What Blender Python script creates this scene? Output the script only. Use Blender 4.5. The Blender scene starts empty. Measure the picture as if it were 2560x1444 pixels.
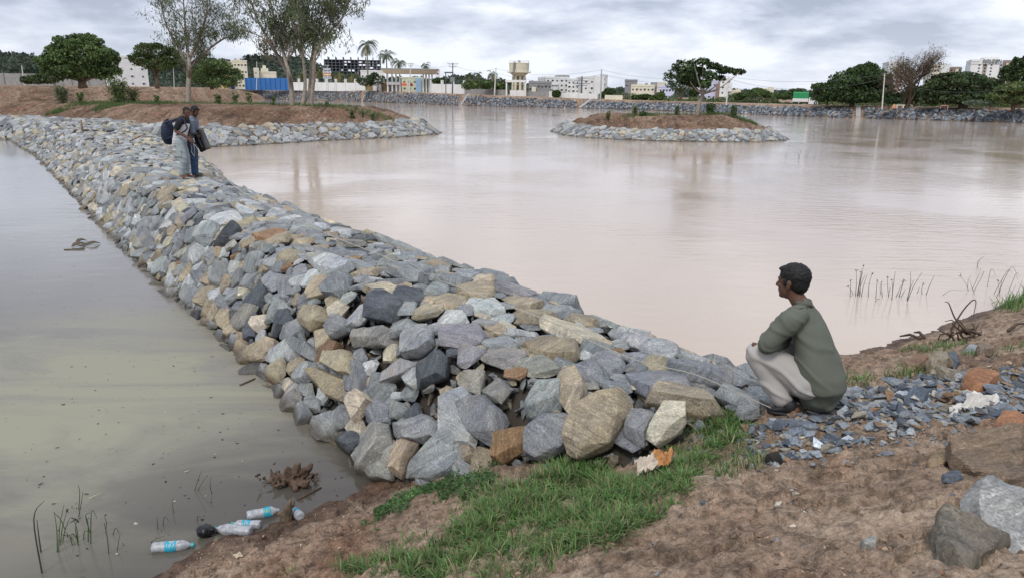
import bpy, bmesh, math, random
import numpy as np
from mathutils import Vector, Matrix, noise as mnoise

# ------------------------------------------------------------------ camera
S = bpy.context.scene
COL = S.collection
random.seed(7)
RNG = np.random.default_rng(11)
F = 1862.0; CX = 1280.0; CY = 722.0
CAMH = 3.2
ROLL = math.atan(0.0109)
PITCH = math.atan((722 - 230) / F)
fv = np.array([0, math.cos(PITCH), -math.sin(PITCH)])
r0 = np.array([1.0, 0, 0]); u0 = np.cross(r0, fv)
cam = bpy.data.cameras.new('camera'); camo = bpy.data.objects.new('camera', cam); COL.objects.link(camo)
cam.sensor_fit = 'HORIZONTAL'; cam.sensor_width = 36.0; cam.lens = 36.0 * F / 2560.0
cam.clip_start = 0.1; cam.clip_end = 6000
_c, _s = math.cos(ROLL), math.sin(ROLL)
right = r0 * _c + u0 * _s
up = -r0 * _s + u0 * _c
camo.matrix_world = Matrix(((right[0], up[0], -fv[0], 0), (right[1], up[1], -fv[1], 0), (right[2], up[2], -fv[2], CAMH), (0, 0, 0, 1)))
S.camera = camo

def ray(px, py):
    x = (px - CX) / F; y = -(py - CY) / F
    return fv + r0 * (x * _c - y * _s) + u0 * (x * _s + y * _c)
def un(px, py, z=0.0):
    d = ray(px, py); return np.array([0, 0, CAMH]) + d * ((z - CAMH) / d[2])
def atY(px, py, Y):
    d = ray(px, py); return np.array([0, 0, CAMH]) + d * (Y / d[1])
def proj(p):
    v = np.asarray(p, float) - np.array([0, 0, CAMH]); zc = v @ fv; X = v @ r0 / zc; Yy = v @ u0 / zc
    return CX + (X * _c + Yy * _s) * F, CY - (-X * _s + Yy * _c) * F

# ------------------------------------------------------------------ sky and sun
SUN_EL, SUN_AZ = math.radians(52), math.radians(200)
w = bpy.data.worlds.new("World"); S.world = w; w.use_nodes = True
nt = w.node_tree; N = nt.nodes; L = nt.links; N.clear()
out = N.new('ShaderNodeOutputWorld'); bg = N.new('ShaderNodeBackground')
sky = N.new('ShaderNodeTexSky'); sky.sky_type = 'NISHITA'; sky.sun_disc = False
sky.sun_elevation = SUN_EL; sky.sun_rotation = SUN_AZ
tc = N.new('ShaderNodeTexCoord'); sep = N.new('ShaderNodeSeparateXYZ')
L.new(tc.outputs['Generated'], sep.inputs[0])
mz = N.new('ShaderNodeMath'); mz.operation = 'MAXIMUM'; mz.inputs[1].default_value = 0.0
L.new(sep.outputs['Z'], mz.inputs[0])
az_ = N.new('ShaderNodeMath'); az_.operation = 'ADD'; az_.inputs[1].default_value = 0.24; L.new(mz.outputs[0], az_.inputs[0])
dx = N.new('ShaderNodeMath'); dx.operation = 'DIVIDE'; L.new(sep.outputs['X'], dx.inputs[0]); L.new(az_.outputs[0], dx.inputs[1])
dy = N.new('ShaderNodeMath'); dy.operation = 'DIVIDE'; L.new(sep.outputs['Y'], dy.inputs[0]); L.new(az_.outputs[0], dy.inputs[1])
cmb = N.new('ShaderNodeCombineXYZ'); L.new(dx.outputs[0], cmb.inputs[0]); L.new(dy.outputs[0], cmb.inputs[1])
def wnoise(scale, detail, rough, dist, off):
    mp = N.new('ShaderNodeMapping'); mp.inputs['Location'].default_value = off; L.new(cmb.outputs[0], mp.inputs[0])
    n = N.new('ShaderNodeTexNoise'); n.inputs['Scale'].default_value = scale; n.inputs['Detail'].default_value = detail
    n.inputs['Roughness'].default_value = rough; n.inputs['Distortion'].default_value = dist
    L.new(mp.outputs[0], n.inputs['Vector']); return n
n1 = wnoise(0.55, 7, 0.55, 0.4, (3.1, 1.7, 0)); n2 = wnoise(1.5, 7, 0.56, 0.35, (7.3, 2.2, 4))
mixn = N.new('ShaderNodeMath'); mixn.operation = 'MULTIPLY_ADD'; L.new(n2.outputs[0], mixn.inputs[0]); mixn.inputs[1].default_value = 0.5
hn = N.new('ShaderNodeMath'); hn.operation = 'MULTIPLY'; L.new(n1.outputs[0], hn.inputs[0]); hn.inputs[1].default_value = 0.5
n3_ = wnoise(3.4, 6, 0.58, 0.1, (1.3, 5.2, 2)); m3_ = N.new('ShaderNodeMath'); m3_.operation = 'MULTIPLY_ADD'; L.new(n3_.outputs[0], m3_.inputs[0]); m3_.inputs[1].default_value = 0.30; L.new(hn.outputs[0], m3_.inputs[2])
m4_ = N.new('ShaderNodeMath'); m4_.operation = 'SUBTRACT'; L.new(m3_.outputs[0], m4_.inputs[0]); m4_.inputs[1].default_value = 0.15
L.new(m4_.outputs[0], mixn.inputs[2])
cr = N.new('ShaderNodeValToRGB'); L.new(mixn.outputs[0], cr.inputs[0])
e = cr.color_ramp.elements
e[0].position = 0.40; e[0].color = (0.34, 0.39, 0.50, 1)
e[1].position = 0.58; e[1].color = (0.90, 0.93, 1.0, 1)
m_ = e.new(0.465); m_.color = (0.53, 0.58, 0.70, 1)
m_ = e.new(0.525); m_.color = (0.70, 0.745, 0.85, 1)
# overcast: the cloud layer is brighter overhead than near the horizon
rampz = N.new('ShaderNodeMapRange'); L.new(mz.outputs[0], rampz.inputs[0]); rampz.inputs[1].default_value = 0.0; rampz.inputs[2].default_value = 0.8
rampz.inputs[3].default_value = 1.0; rampz.inputs[4].default_value = 1.35
vm = N.new('ShaderNodeVectorMath'); vm.operation = 'SCALE'; L.new(cr.outputs[0], vm.inputs[0]); L.new(rampz.outputs[0], vm.inputs['Scale'])
# horizon haze band, pale
hz = N.new('ShaderNodeMapRange'); L.new(mz.outputs[0], hz.inputs[0]); hz.inputs[1].default_value = 0.0; hz.inputs[2].default_value = 0.13
hz.inputs[3].default_value = 0.55; hz.inputs[4].default_value = 0.0
mh = N.new('ShaderNodeMixRGB'); L.new(hz.outputs[0], mh.inputs[0]); L.new(vm.outputs[0], mh.inputs[1]); mh.inputs[2].default_value = (0.78, 0.83, 0.92, 1)
sk = N.new('ShaderNodeVectorMath'); sk.operation = 'SCALE'; L.new(sky.outputs[0], sk.inputs[0]); sk.inputs['Scale'].default_value = 0.08
mx = N.new('ShaderNodeMixRGB'); mx.inputs[0].default_value = 0.94; L.new(sk.outputs[0], mx.inputs[1]); L.new(mh.outputs[0], mx.inputs[2])
L.new(mx.outputs[0], bg.inputs[0]); bg.inputs[1].default_value = 1.0; L.new(bg.outputs[0], out.inputs[0])
sl = bpy.data.lights.new('sun', 'SUN'); sl.energy = 1.5; sl.angle = math.radians(14); sl.color = (1.0, 0.96, 0.9)
so = bpy.data.objects.new('sun', sl); COL.objects.link(so)
_d = Vector((math.sin(SUN_AZ) * math.cos(SUN_EL), math.cos(SUN_AZ) * math.cos(SUN_EL), math.sin(SUN_EL)))
so.rotation_euler = _d.to_track_quat('Z', 'Y').to_euler(); so.location = (0, 0, 30)
S.view_settings.view_transform = 'Standard'; S.view_settings.look = 'None'; S.view_settings.gamma = 1.0
S.view_settings.exposure = 0.2
S.cycles.max_bounces = 6; S.cycles.diffuse_bounces = 2; S.cycles.glossy_bounces = 3; S.cycles.transparent_max_bounces = 6

# ------------------------------------------------------------------ helpers
def tag(o, label=None, cat=None, group=None, kind=None):
    if label: o['label'] = label
    if cat: o['category'] = cat
    if group: o['group'] = group
    if kind: o['kind'] = kind
    return o
def empty(name, loc, label=None, cat=None, group=None, rz=0.0):
    o = bpy.data.objects.new(name, None); COL.objects.link(o); o.location = tuple(float(v) for v in loc)
    o.rotation_euler = (0, 0, rz); o.empty_display_size = 0.2
    return tag(o, label, cat, group)
def mesh_np(name, V, Fc, mat, parent=None, attrs=None, smooth=False, mats=None, midx=None):
    """V (n,3); Fc list of tuples or (m,k) array."""
    me = bpy.data.meshes.new(name)
    V = np.asarray(V, dtype=np.float32)
    if isinstance(Fc, np.ndarray) and Fc.ndim == 2:
        m, k = Fc.shape
        me.vertices.add(len(V)); me.vertices.foreach_set('co', V.ravel())
        me.loops.add(m * k); me.loops.foreach_set('vertex_index', Fc.astype(np.int32).ravel())
        me.polygons.add(m); me.polygons.foreach_set('loop_start', np.arange(0, m * k, k, dtype=np.int32))
        me.update(calc_edges=True)
    else:
        me.from_pydata([tuple(map(float, v)) for v in V], [], [tuple(int(i) for i in f) for f in Fc]); me.update()
    if attrs:
        for an, arr in attrs.items():
            arr = np.asarray(arr, dtype=np.float32)
            if an == 'tint':
                a = me.attributes.new('tint', 'FLOAT_COLOR', 'POINT')
                if arr.shape[1] == 3: arr = np.hstack([arr, np.ones((len(arr), 1), np.float32)])
                a.data.foreach_set('color', arr.ravel())
            else:
                a = me.attributes.new(an, 'FLOAT_VECTOR', 'POINT'); a.data.foreach_set('vector', arr.ravel())
    if mats:
        for mm in mats: me.materials.append(mm)
        if midx is not None: me.polygons.foreach_set('material_index', np.asarray(midx, dtype=np.int32))
    elif mat is not None: me.materials.append(mat)
    me.polygons.foreach_set('use_smooth', np.full(len(me.polygons), bool(smooth)))
    o = bpy.data.objects.new(name, me); COL.objects.link(o)
    if parent is not None: o.parent = parent
    return o
class MB:
    """collects simple solids, builds ONE mesh object"""
    def __init__(s): s.v = []; s.f = []
    def add(s, V, Fs):
        n = len(s.v); s.v.extend([tuple(map(float, p)) for p in V]); s.f.extend([tuple(n + i for i in f) for f in Fs]); return s
    def box(s, x0, y0, z0, x1, y1, z1):
        V = [(x0, y0, z0), (x1, y0, z0), (x1, y1, z0), (x0, y1, z0), (x0, y0, z1), (x1, y0, z1), (x1, y1, z1), (x0, y1, z1)]
        return s.add(V, [(0, 3, 2, 1), (4, 5, 6, 7), (0, 1, 5, 4), (1, 2, 6, 5), (2, 3, 7, 6), (3, 0, 4, 7)])
    def tube(s, pts, rad, n=8, cap=True):
        pts = [Vector(p) for p in pts]
        if not hasattr(rad, '__len__'): rad = [rad] * len(pts)
        base = len(s.v); prev = None
        for i, p in enumerate(pts):
            t = (pts[min(i + 1, len(pts) - 1)] - pts[max(i - 1, 0)])
            if t.length < 1e-9: t = Vector((0, 0, 1))
            t.normalize()
            if prev is None:
                a = t.orthogonal().normalized()
            else:
                a = prev - t * prev.dot(t)
                a = a.normalized() if a.length > 1e-6 else t.orthogonal().normalized()
            prev = a; b = t.cross(a)
            for k in range(n):
                an = 2 * math.pi * k / n
                s.v.append(tuple(p + (a * math.cos(an) + b * math.sin(an)) * rad[i]))
        for i in range(len(pts) - 1):
            for k in range(n):
                k2 = (k + 1) % n
                s.f.append((base + i * n + k, base + i * n + k2, base + (i + 1) * n + k2, base + (i + 1) * n + k))
        if cap:
            s.f.append(tuple(base + k for k in range(n))[::-1]); s.f.append(tuple(base + (len(pts) - 1) * n + k for k in range(n)))
        return s
    def lathe(s, prof, n=24, c=(0, 0, 0)):
        base = len(s.v)
        for r, z in prof:
            for k in range(n):
                a = 2 * math.pi * k / n; s.v.append((c[0] + r * math.cos(a), c[1] + r * math.sin(a), c[2] + z))
        for i in range(len(prof) - 1):
            for k in range(n):
                k2 = (k + 1) % n
                s.f.append((base + i * n + k, base + i * n + k2, base + (i + 1) * n + k2, base + (i + 1) * n + k))
        s.f.append(tuple(base + k for k in range(n))[::-1]); s.f.append(tuple(base + (len(prof) - 1) * n + k for k in range(n)))
        return s
    def xf(s, M, start=0):
        for i in range(start, len(s.v)): s.v[i] = tuple(M @ Vector(s.v[i]))
        return s
    def build(s, name, mat, parent=None, smooth=False, bevel=0.0):
        o = mesh_np(name, np.array(s.v), s.f, mat, parent, smooth=smooth)
        if bevel:
            m = o.modifiers.new('b', 'BEVEL'); m.width = bevel; m.segments = 2; m.limit_method = 'ANGLE'
        return o
def copy_tree(o, parent=None):
    c = o.copy(); COL.objects.link(c); c.parent = parent
    for ch in list(o.children): copy_tree(ch, c)
    return c

# ---- vectorised value noise
def _hash(ix, iy, iz, seed):
    h = (ix.astype(np.int64) * 374761393 + iy.astype(np.int64) * 668265263 + iz.astype(np.int64) * 2147483647 + seed * 1442695041) & 0xFFFFFFFF
    h = ((h ^ (h >> 13)) * 1274126177) & 0xFFFFFFFF
    h = (h ^ (h >> 16)) & 0xFFFFFFFF
    return h.astype(np.float64) / 4294967295.0
def vnoise(x, y, z=None, seed=0):
    x = np.asarray(x, float); y = np.asarray(y, float)
    z = np.zeros_like(x) if z is None else np.asarray(z, float)
    ix, iy, iz = np.floor(x), np.floor(y), np.floor(z)
    fx, fy, fz = x - ix, y - iy, z - iz
    fx = fx * fx * fx * (fx * (fx * 6 - 15) + 10); fy = fy * fy * fy * (fy * (fy * 6 - 15) + 10); fz = fz * fz * fz * (fz * (fz * 6 - 15) + 10)
    r = 0
    for a in (0, 1):
        for b in (0, 1):
            for c in (0, 1):
                r = r + _hash(ix + a, iy + b, iz + c, seed) * (fx if a else 1 - fx) * (fy if b else 1 - fy) * (fz if c else 1 - fz)
    return r * 2 - 1
def fbm(x, y, z=None, oct=4, seed=0, gain=0.5):
    r = 0; a = 1.0; t = 0
    for i in range(oct):
        k = 2.03 ** i
        r = r + a * vnoise(np.asarray(x) * k + 17.3 * i, np.asarray(y) * k - 9.1 * i, None if z is None else np.asarray(z) * k + 3.7 * i, seed + i); t += a; a *= gain
    return r / t
def sstep(a, b, x):
    t = np.clip((x - a) / (b - a), 0, 1); return t * t * (3 - 2 * t)
def sdist(P, X, Y):
    """signed distance to closed polygon P, positive inside; also nearest arc data not kept"""
    P = np.asarray(P, float); n = len(P)
    d = np.full(X.shape, 1e18); ins = np.zeros(X.shape, bool)
    for i in range(n):
        a = P[i]; b = P[(i + 1) % n]; e = b - a
        t = np.clip(((X - a[0]) * e[0] + (Y - a[1]) * e[1]) / (e @ e + 1e-12), 0, 1)
        d = np.minimum(d, (X - a[0] - t * e[0]) ** 2 + (Y - a[1] - t * e[1]) ** 2)
        c = ((a[1] > Y) != (b[1] > Y))
        with np.errstate(divide='ignore', invalid='ignore'):
            xx = (b[0] - a[0]) * (Y - a[1]) / (b[1] - a[1] if b[1] != a[1] else 1e-12) + a[0]
        ins ^= c & (X < xx)
    d = np.sqrt(d); return np.where(ins, d, -d)
def catmull(P, n):
    P = [np.asarray(p, float) for p in P]; o = []
    for i in range(len(P) - 1):
        a, b, c, d = P[max(i - 1, 0)], P[i], P[i + 1], P[min(i + 2, len(P) - 1)]
        for k in range(n):
            t = k / n
            o.append(0.5 * (2 * b + (c - a) * t + (2 * a - 5 * b + 4 * c - d) * t * t + (3 * b - a - 3 * c + d) * t ** 3))
    o.append(P[-1]); return np.array(o)
def smooth_closed(P, n=6):
    P = [np.asarray(p, float) for p in P]; m = len(P); o = []
    for i in range(m):
        a, b, c, d = P[i - 1], P[i], P[(i + 1) % m], P[(i + 2) % m]
        for k in range(n):
            t = k / n
            o.append(0.5 * (2 * b + (c - a) * t + (2 * a - 5 * b + 4 * c - d) * t * t + (3 * b - a - 3 * c + d) * t ** 3))
    return np.array(o)

# ------------------------------------------------------------------ materials
def newmat(name):
    m = bpy.data.materials.new(name); m.use_nodes = True
    t = m.node_tree; b = t.nodes['Principled BSDF']; return m, t, b
def nd(t, typ, **kw):
    n = t.nodes.new(typ)
    for k, v in kw.items():
        if k.startswith('_'): setattr(n, k[1:], v)
        else: n.inputs[k.replace('__', ' ')].default_value = v
    return n
def ramp(t, fac, stops):
    r = t.nodes.new('ShaderNodeValToRGB'); t.links.new(fac, r.inputs[0]); e = r.color_ramp.elements
    for i, (p, c) in enumerate(stops):
        c = tuple(c) + (1,) if hasattr(c, '__len__') else (c, c, c, 1)
        if i < 2: e[i].position = p; e[i].color = c
        else: x = e.new(p); x.color = c
    return r
def mul(t, a, b, fac=1.0):
    m = t.nodes.new('ShaderNodeMixRGB'); m.blend_type = 'MULTIPLY'; m.inputs[0].default_value = fac
    t.links.new(a, m.inputs[1])
    if hasattr(b, 'is_linked') or hasattr(b, 'links'): t.links.new(b, m.inputs[2])
    else: m.inputs[2].default_value = b
    return m.outputs[0]
def mixc(t, fac, a, b):
    m = t.nodes.new('ShaderNodeMixRGB')
    for i, x in enumerate((fac, a, b)):
        if isinstance(x, (int, float)): m.inputs[i].default_value = x
        elif isinstance(x, tuple): m.inputs[i].default_value = x if len(x) == 4 else x + (1,)
        else: t.links.new(x, m.inputs[i])
    return m.outputs[0]
def bump(t, b, h, strength, dist, prev=None):
    n = t.nodes.new('ShaderNodeBump'); n.inputs['Strength'].default_value = strength; n.inputs['Distance'].default_value = dist
    t.links.new(h, n.inputs['Height'])
    if prev is not None: t.links.new(prev, n.inputs['Normal'])
    if b is not None: t.links.new(n.outputs[0], b.inputs['Normal'])
    return n.outputs[0]
_pc = {}
def paint(name, col, rough=0.6, var=0.15, scale=3.0, metal=0.0, bumpd=0.0):
    if name in _pc: return _pc[name]
    m, t, b = newmat(name)
    tcn = t.nodes.new('ShaderNodeTexCoord')
    n = nd(t, 'ShaderNodeTexNoise', Scale=scale, Detail=6.0, Roughness=0.6); t.links.new(tcn.outputs['Object'], n.inputs['Vector'])
    r = ramp(t, n.outputs[0], [(0.3, 1 - var), (0.7, 1 + var)])
    c = mul(t, r.outputs[0], tuple(col) + (1,)); t.links.new(c, b.inputs['Base Color'])
    b.inputs['Roughness'].default_value = rough; b.inputs['Metallic'].default_value = metal
    b.inputs['Specular IOR Level'].default_value = 0.3
    if bumpd: bump(t, b, n.outputs[0], 0.6, bumpd)
    _pc[name] = m; return m
def leafmat(name, rough=0.55):
    m, t, b = newmat(name)
    a = t.nodes.new('ShaderNodeAttribute'); a.attribute_name = 'tint'
    t.links.new(a.outputs['Color'], b.inputs['Base Color']); b.inputs['Roughness'].default_value = rough
    b.inputs['Specular IOR Level'].default_value = 0.25
    tr = t.nodes.new('ShaderNodeBsdfTranslucent'); t.links.new(a.outputs['Color'], tr.inputs[0])
    mx = t.nodes.new('ShaderNodeMixShader'); mx.inputs[0].default_value = 0.25
    t.links.new(b.outputs[0], mx.inputs[1]); t.links.new(tr.outputs[0], mx.inputs[2])
    t.links.new(mx.outputs[0], t.nodes['Material Output'].inputs[0])
    return m
LEAF = leafmat('leaf')
def stonemat():
    m, t, b = newmat('quarry_stone'); l = t.links
    a = t.nodes.new('ShaderNodeAttribute'); a.attribute_name = 'tint'
    v = t.nodes.new('ShaderNodeAttribute'); v.attribute_name = 'sc'
    mp = t.nodes.new('ShaderNodeMapping'); mp.inputs['Scale'].default_value = (2.2, 2.2, 15.0); l.new(v.outputs['Vector'], mp.inputs[0])
    band = nd(t, 'ShaderNodeTexNoise', Scale=1.9, Detail=7.0, Roughness=0.65, Distortion=0.9); l.new(mp.outputs[0], band.inputs['Vector'])
    br = ramp(t, band.outputs[0], [(0.30, 0.50), (0.50, 0.92), (0.62, 1.12), (0.74, 1.55)])
    big = nd(t, 'ShaderNodeTexNoise', Scale=4.0, Detail=5.0, Roughness=0.6); l.new(v.outputs['Vector'], big.inputs['Vector'])
    bgr = ramp(t, big.outputs[0], [(0.3, (0.72, 0.74, 0.78)), (0.7, (1.22, 1.18, 1.08))])
    spk = nd(t, 'ShaderNodeTexNoise', Scale=70.0, Detail=3.0, Roughness=0.7); l.new(v.outputs['Vector'], spk.inputs['Vector'])
    sr = ramp(t, spk.outputs[0], [(0.35, 0.62), (0.65, 1.35)])
    c = mul(t, a.outputs['Color'], br.outputs[0], 0.85); c = mul(t, c, bgr.outputs[0], 1.0); c = mul(t, c, sr.outputs[0], 0.8)
    # pale calcite veins
    vw = nd(t, 'ShaderNodeTexVoronoi', Scale=3.1); vw.feature = 'DISTANCE_TO_EDGE'
    wv = nd(t, 'ShaderNodeTexNoise', Scale=5.0, Detail=4.0); l.new(v.outputs['Vector'], wv.inputs['Vector'])
    wa = t.nodes.new('ShaderNodeVectorMath'); wa.operation = 'MULTIPLY_ADD'; l.new(wv.outputs['Color'], wa.inputs[0]); wa.inputs[1].default_value = (0.5, 0.5, 0.5); l.new(v.outputs['Vector'], wa.inputs[2])
    l.new(wa.outputs[0], vw.inputs['Vector'])
    vr = ramp(t, vw.outputs[0], [(0.0, 0.30), (0.018, 0.0)])
    c = mixc(t, vr.outputs[0], c, mul(t, c, (2.6, 2.6, 2.6, 1)))
    # iron stain
    st = nd(t, 'ShaderNodeTexNoise', Scale=2.3, Detail=4.0, Roughness=0.6)
    off = t.nodes.new('ShaderNodeVectorMath'); off.operation = 'ADD'; off.inputs[1].default_value = (31, 7, 5); l.new(v.outputs['Vector'], off.inputs[0]); l.new(off.outputs[0], st.inputs['Vector'])
    sm = ramp(t, st.outputs[0], [(0.62, 0.0), (0.78, 0.45)])
    c = mixc(t, sm.outputs[0], c, (0.30, 0.19, 0.10))
    # wet, dirty foot at the water line
    g = t.nodes.new('ShaderNodeNewGeometry'); sx = t.nodes.new('ShaderNodeSeparateXYZ'); l.new(g.outputs['Position'], sx.inputs[0])
    wz = nd(t, 'ShaderNodeTexNoise', Scale=3.0, Detail=3.0); l.new(g.outputs['Position'], wz.inputs['Vector'])
    ad = t.nodes.new('ShaderNodeMath'); ad.operation = 'MULTIPLY_ADD'; l.new(wz.outputs[0], ad.inputs[0]); ad.inputs[1].default_value = -0.16; l.new(sx.outputs[2], ad.inputs[2])
    wet = t.nodes.new('ShaderNodeMapRange'); l.new(ad.outputs[0], wet.inputs[0]); wet.inputs[1].default_value = -0.04; wet.inputs[2].default_value = 0.05; wet.inputs[3].default_value = 1; wet.inputs[4].default_value = 0
    c2 = mul(t, c, (0.34, 0.30, 0.25, 1)); c = mixc(t, wet.outputs[0], c, c2)
    l.new(c, b.inputs['Base Color'])
    rr = t.nodes.new('ShaderNodeMapRange'); l.new(wet.outputs[0], rr.inputs[0]); rr.inputs[3].default_value = 0.82; rr.inputs[4].default_value = 0.35; l.new(rr.outputs[0], b.inputs['Roughness'])
    b.inputs['Specular IOR Level'].default_value = 0.35
    h1 = bump(t, None, band.outputs[0], 0.9, 0.022)
    h2 = nd(t, 'ShaderNodeTexNoise', Scale=22.0, Detail=8.0, Roughness=0.7); l.new(v.outputs['Vector'], h2.inputs['Vector'])
    bump(t, b, h2.outputs[0], 0.8, 0.012, h1)
    return m
STONE = stonemat()
def soilmat(name, c1, c2, c3, wetline=True, groove=False, tex=1.0):
    m, t, b = newmat(name); l = t.links
    g = t.nodes.new('ShaderNodeNewGeometry')
    pos = g.outputs['Position']
    if tex != 1.0:
        mpp = t.nodes.new('ShaderNodeMapping'); mpp.inputs['Scale'].default_value = (tex, tex, tex); l.new(pos, mpp.inputs[0]); pos = mpp.outputs[0]
    n1 = nd(t, 'ShaderNodeTexNoise', Scale=1.1, Detail=7.0, Roughness=0.62); l.new(pos, n1.inputs['Vector'])
    n2 = nd(t, 'ShaderNodeTexNoise', Scale=14.0, Detail=8.0, Roughness=0.7); l.new(pos, n2.inputs['Vector'])
    n3 = nd(t, 'ShaderNodeTexNoise', Scale=90.0, Detail=4.0, Roughness=0.7); l.new(pos, n3.inputs['Vector'])
    r1 = ramp(t, n1.outputs[0], [(0.32, c1), (0.66, c3), (0.5, c2)])
    r2 = ramp(t, n2.outputs[0], [(0.36, 0.45), (0.58, 1.22)])
    r3 = ramp(t, n3.outputs[0], [(0.3, 0.6), (0.68, 1.4)])
    c = mul(t, r1.outputs[0], r2.outputs[0]); c = mul(t, c, r3.outputs[0], 0.8)
    rd = nd(t, 'ShaderNodeTexNoise', Scale=0.7, Detail=5.0, Roughness=0.65, Distortion=0.6); l.new(pos, rd.inputs['Vector']); rdr = ramp(t, rd.outputs[0], [(0.52, 0.0), (0.68, 0.4)])
    c = mixc(t, rdr.outputs[0], c, mul(t, c, (1.05, 0.72, 0.58, 1)))
    dk = nd(t, 'ShaderNodeTexNoise', Scale=2.6, Detail=7.0, Roughness=0.7, Distortion=0.8); l.new(pos, dk.inputs['Vector']); dkr = ramp(t, dk.outputs[0], [(0.50, 1.0), (0.66, 0.66)])
    c = mul(t, c, dkr.outputs[0])
    ck = nd(t, 'ShaderNodeTexVoronoi', Scale=4.2); ck.feature = 'DISTANCE_TO_EDGE'; ckv = t.nodes.new('ShaderNodeVectorMath'); ckv.operation = 'MULTIPLY_ADD'; l.new(dk.outputs['Color'], ckv.inputs[0]); ckv.inputs[1].default_value = (.35, .35, .35); l.new(pos, ckv.inputs[2]); l.new(ckv.outputs[0], ck.inputs['Vector'])
    ckr = ramp(t, ck.outputs['Distance'], [(0.0, 0.35), (0.022, 1.0)]); ckm = ramp(t, rd.outputs[0], [(0.42, 0.0), (0.5, 0.9)]); c = mixc(t, ckm.outputs[0], c, mul(t, c, ckr.outputs[0]))
    # scattered pale grit
    vo = nd(t, 'ShaderNodeTexVoronoi', Scale=38.0); l.new(pos, vo.inputs['Vector'])
    vr = ramp(t, vo.outputs['Distance'], [(0.06, 0.75), (0.12, 0.0)])
    gm = nd(t, 'ShaderNodeTexNoise', Scale=5.0, Detail=3.0); l.new(pos, gm.inputs['Vector']); gr = ramp(t, gm.outputs[0], [(0.52, 0.0), (0.66, 1.0)])
    c = mixc(t, mul(t, vr.outputs[0], gr.outputs[0]), c, (0.42, 0.36, 0.29))
    sx = t.nodes.new('ShaderNodeSeparateXYZ'); l.new(g.outputs['Position'], sx.inputs[0])
    wetn = None
    if wetline:
        ad = t.nodes.new('ShaderNodeMath'); ad.operation = 'MULTIPLY_ADD'; l.new(n2.outputs[0], ad.inputs[0]); ad.inputs[1].default_value = -0.16; l.new(sx.outputs[2], ad.inputs[2])
        wet = t.nodes.new('ShaderNodeMapRange'); l.new(ad.outputs[0], wet.inputs[0]); wet.inputs[1].default_value = -0.03; wet.inputs[2].default_value = 0.10; wet.inputs[3].default_value = 1; wet.inputs[4].default_value = 0
        c = mixc(t, wet.outputs[0], c, mul(t, c, (0.40, 0.36, 0.34, 1)))
        rr = t.nodes.new('ShaderNodeMapRange'); l.new(wet.outputs[0], rr.inputs[0]); rr.inputs[3].default_value = 0.95; rr.inputs[4].default_value = 0.5; l.new(rr.outputs[0], b.inputs['Roughness'])
    else: b.inputs['Roughness'].default_value = 0.95
    l.new(c, b.inputs['Base Color']); b.inputs['Specular IOR Level'].default_value = 0.15
    h = bump(t, None, n2.outputs[0], 0.8, 0.022 / tex)
    if groove:
        mpg = t.nodes.new('ShaderNodeMapping'); mpg.inputs['Rotation'].default_value = (0, 0, math.radians(groove)); mpg.inputs['Scale'].default_value = (1.0, 0.10, 0.10); l.new(g.outputs['Position'], mpg.inputs[0])
        gn = nd(t, 'ShaderNodeTexNoise', Scale=1.6, Detail=5.0, Roughness=0.65); l.new(mpg.outputs[0], gn.inputs['Vector'])
        h = bump(t, None, gn.outputs[0], 1.0, 0.7, h)
        gr2 = ramp(t, gn.outputs[0], [(0.36, 0.60), (0.5, 1.06)])
        l.new(mul(t, c, gr2.outputs[0], 0.85), b.inputs['Base Color'])
    bump(t, b, n3.outputs[0], 0.9, 0.012 / tex, h)
    return m
SOIL = soilmat('shore_soil', (0.190, 0.130, 0.092), (0.32, 0.232, 0.165), (0.43, 0.33, 0.24))
SOIL_ISL = soilmat('island_soil', (0.17, 0.105, 0.070), (0.26, 0.170, 0.115), (0.34, 0.235, 0.165), False, 50, 0.35)
SOIL_BANK = soilmat('bank_soil', (0.27, 0.175, 0.115), (0.36, 0.25, 0.17), (0.43, 0.31, 0.22), False, 35, 0.3)
SOIL_ROAD = soilmat('road_soil', (0.38, 0.28, 0.20), (0.46, 0.35, 0.26), (0.50, 0.40, 0.31), False, False, 0.3)
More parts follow.
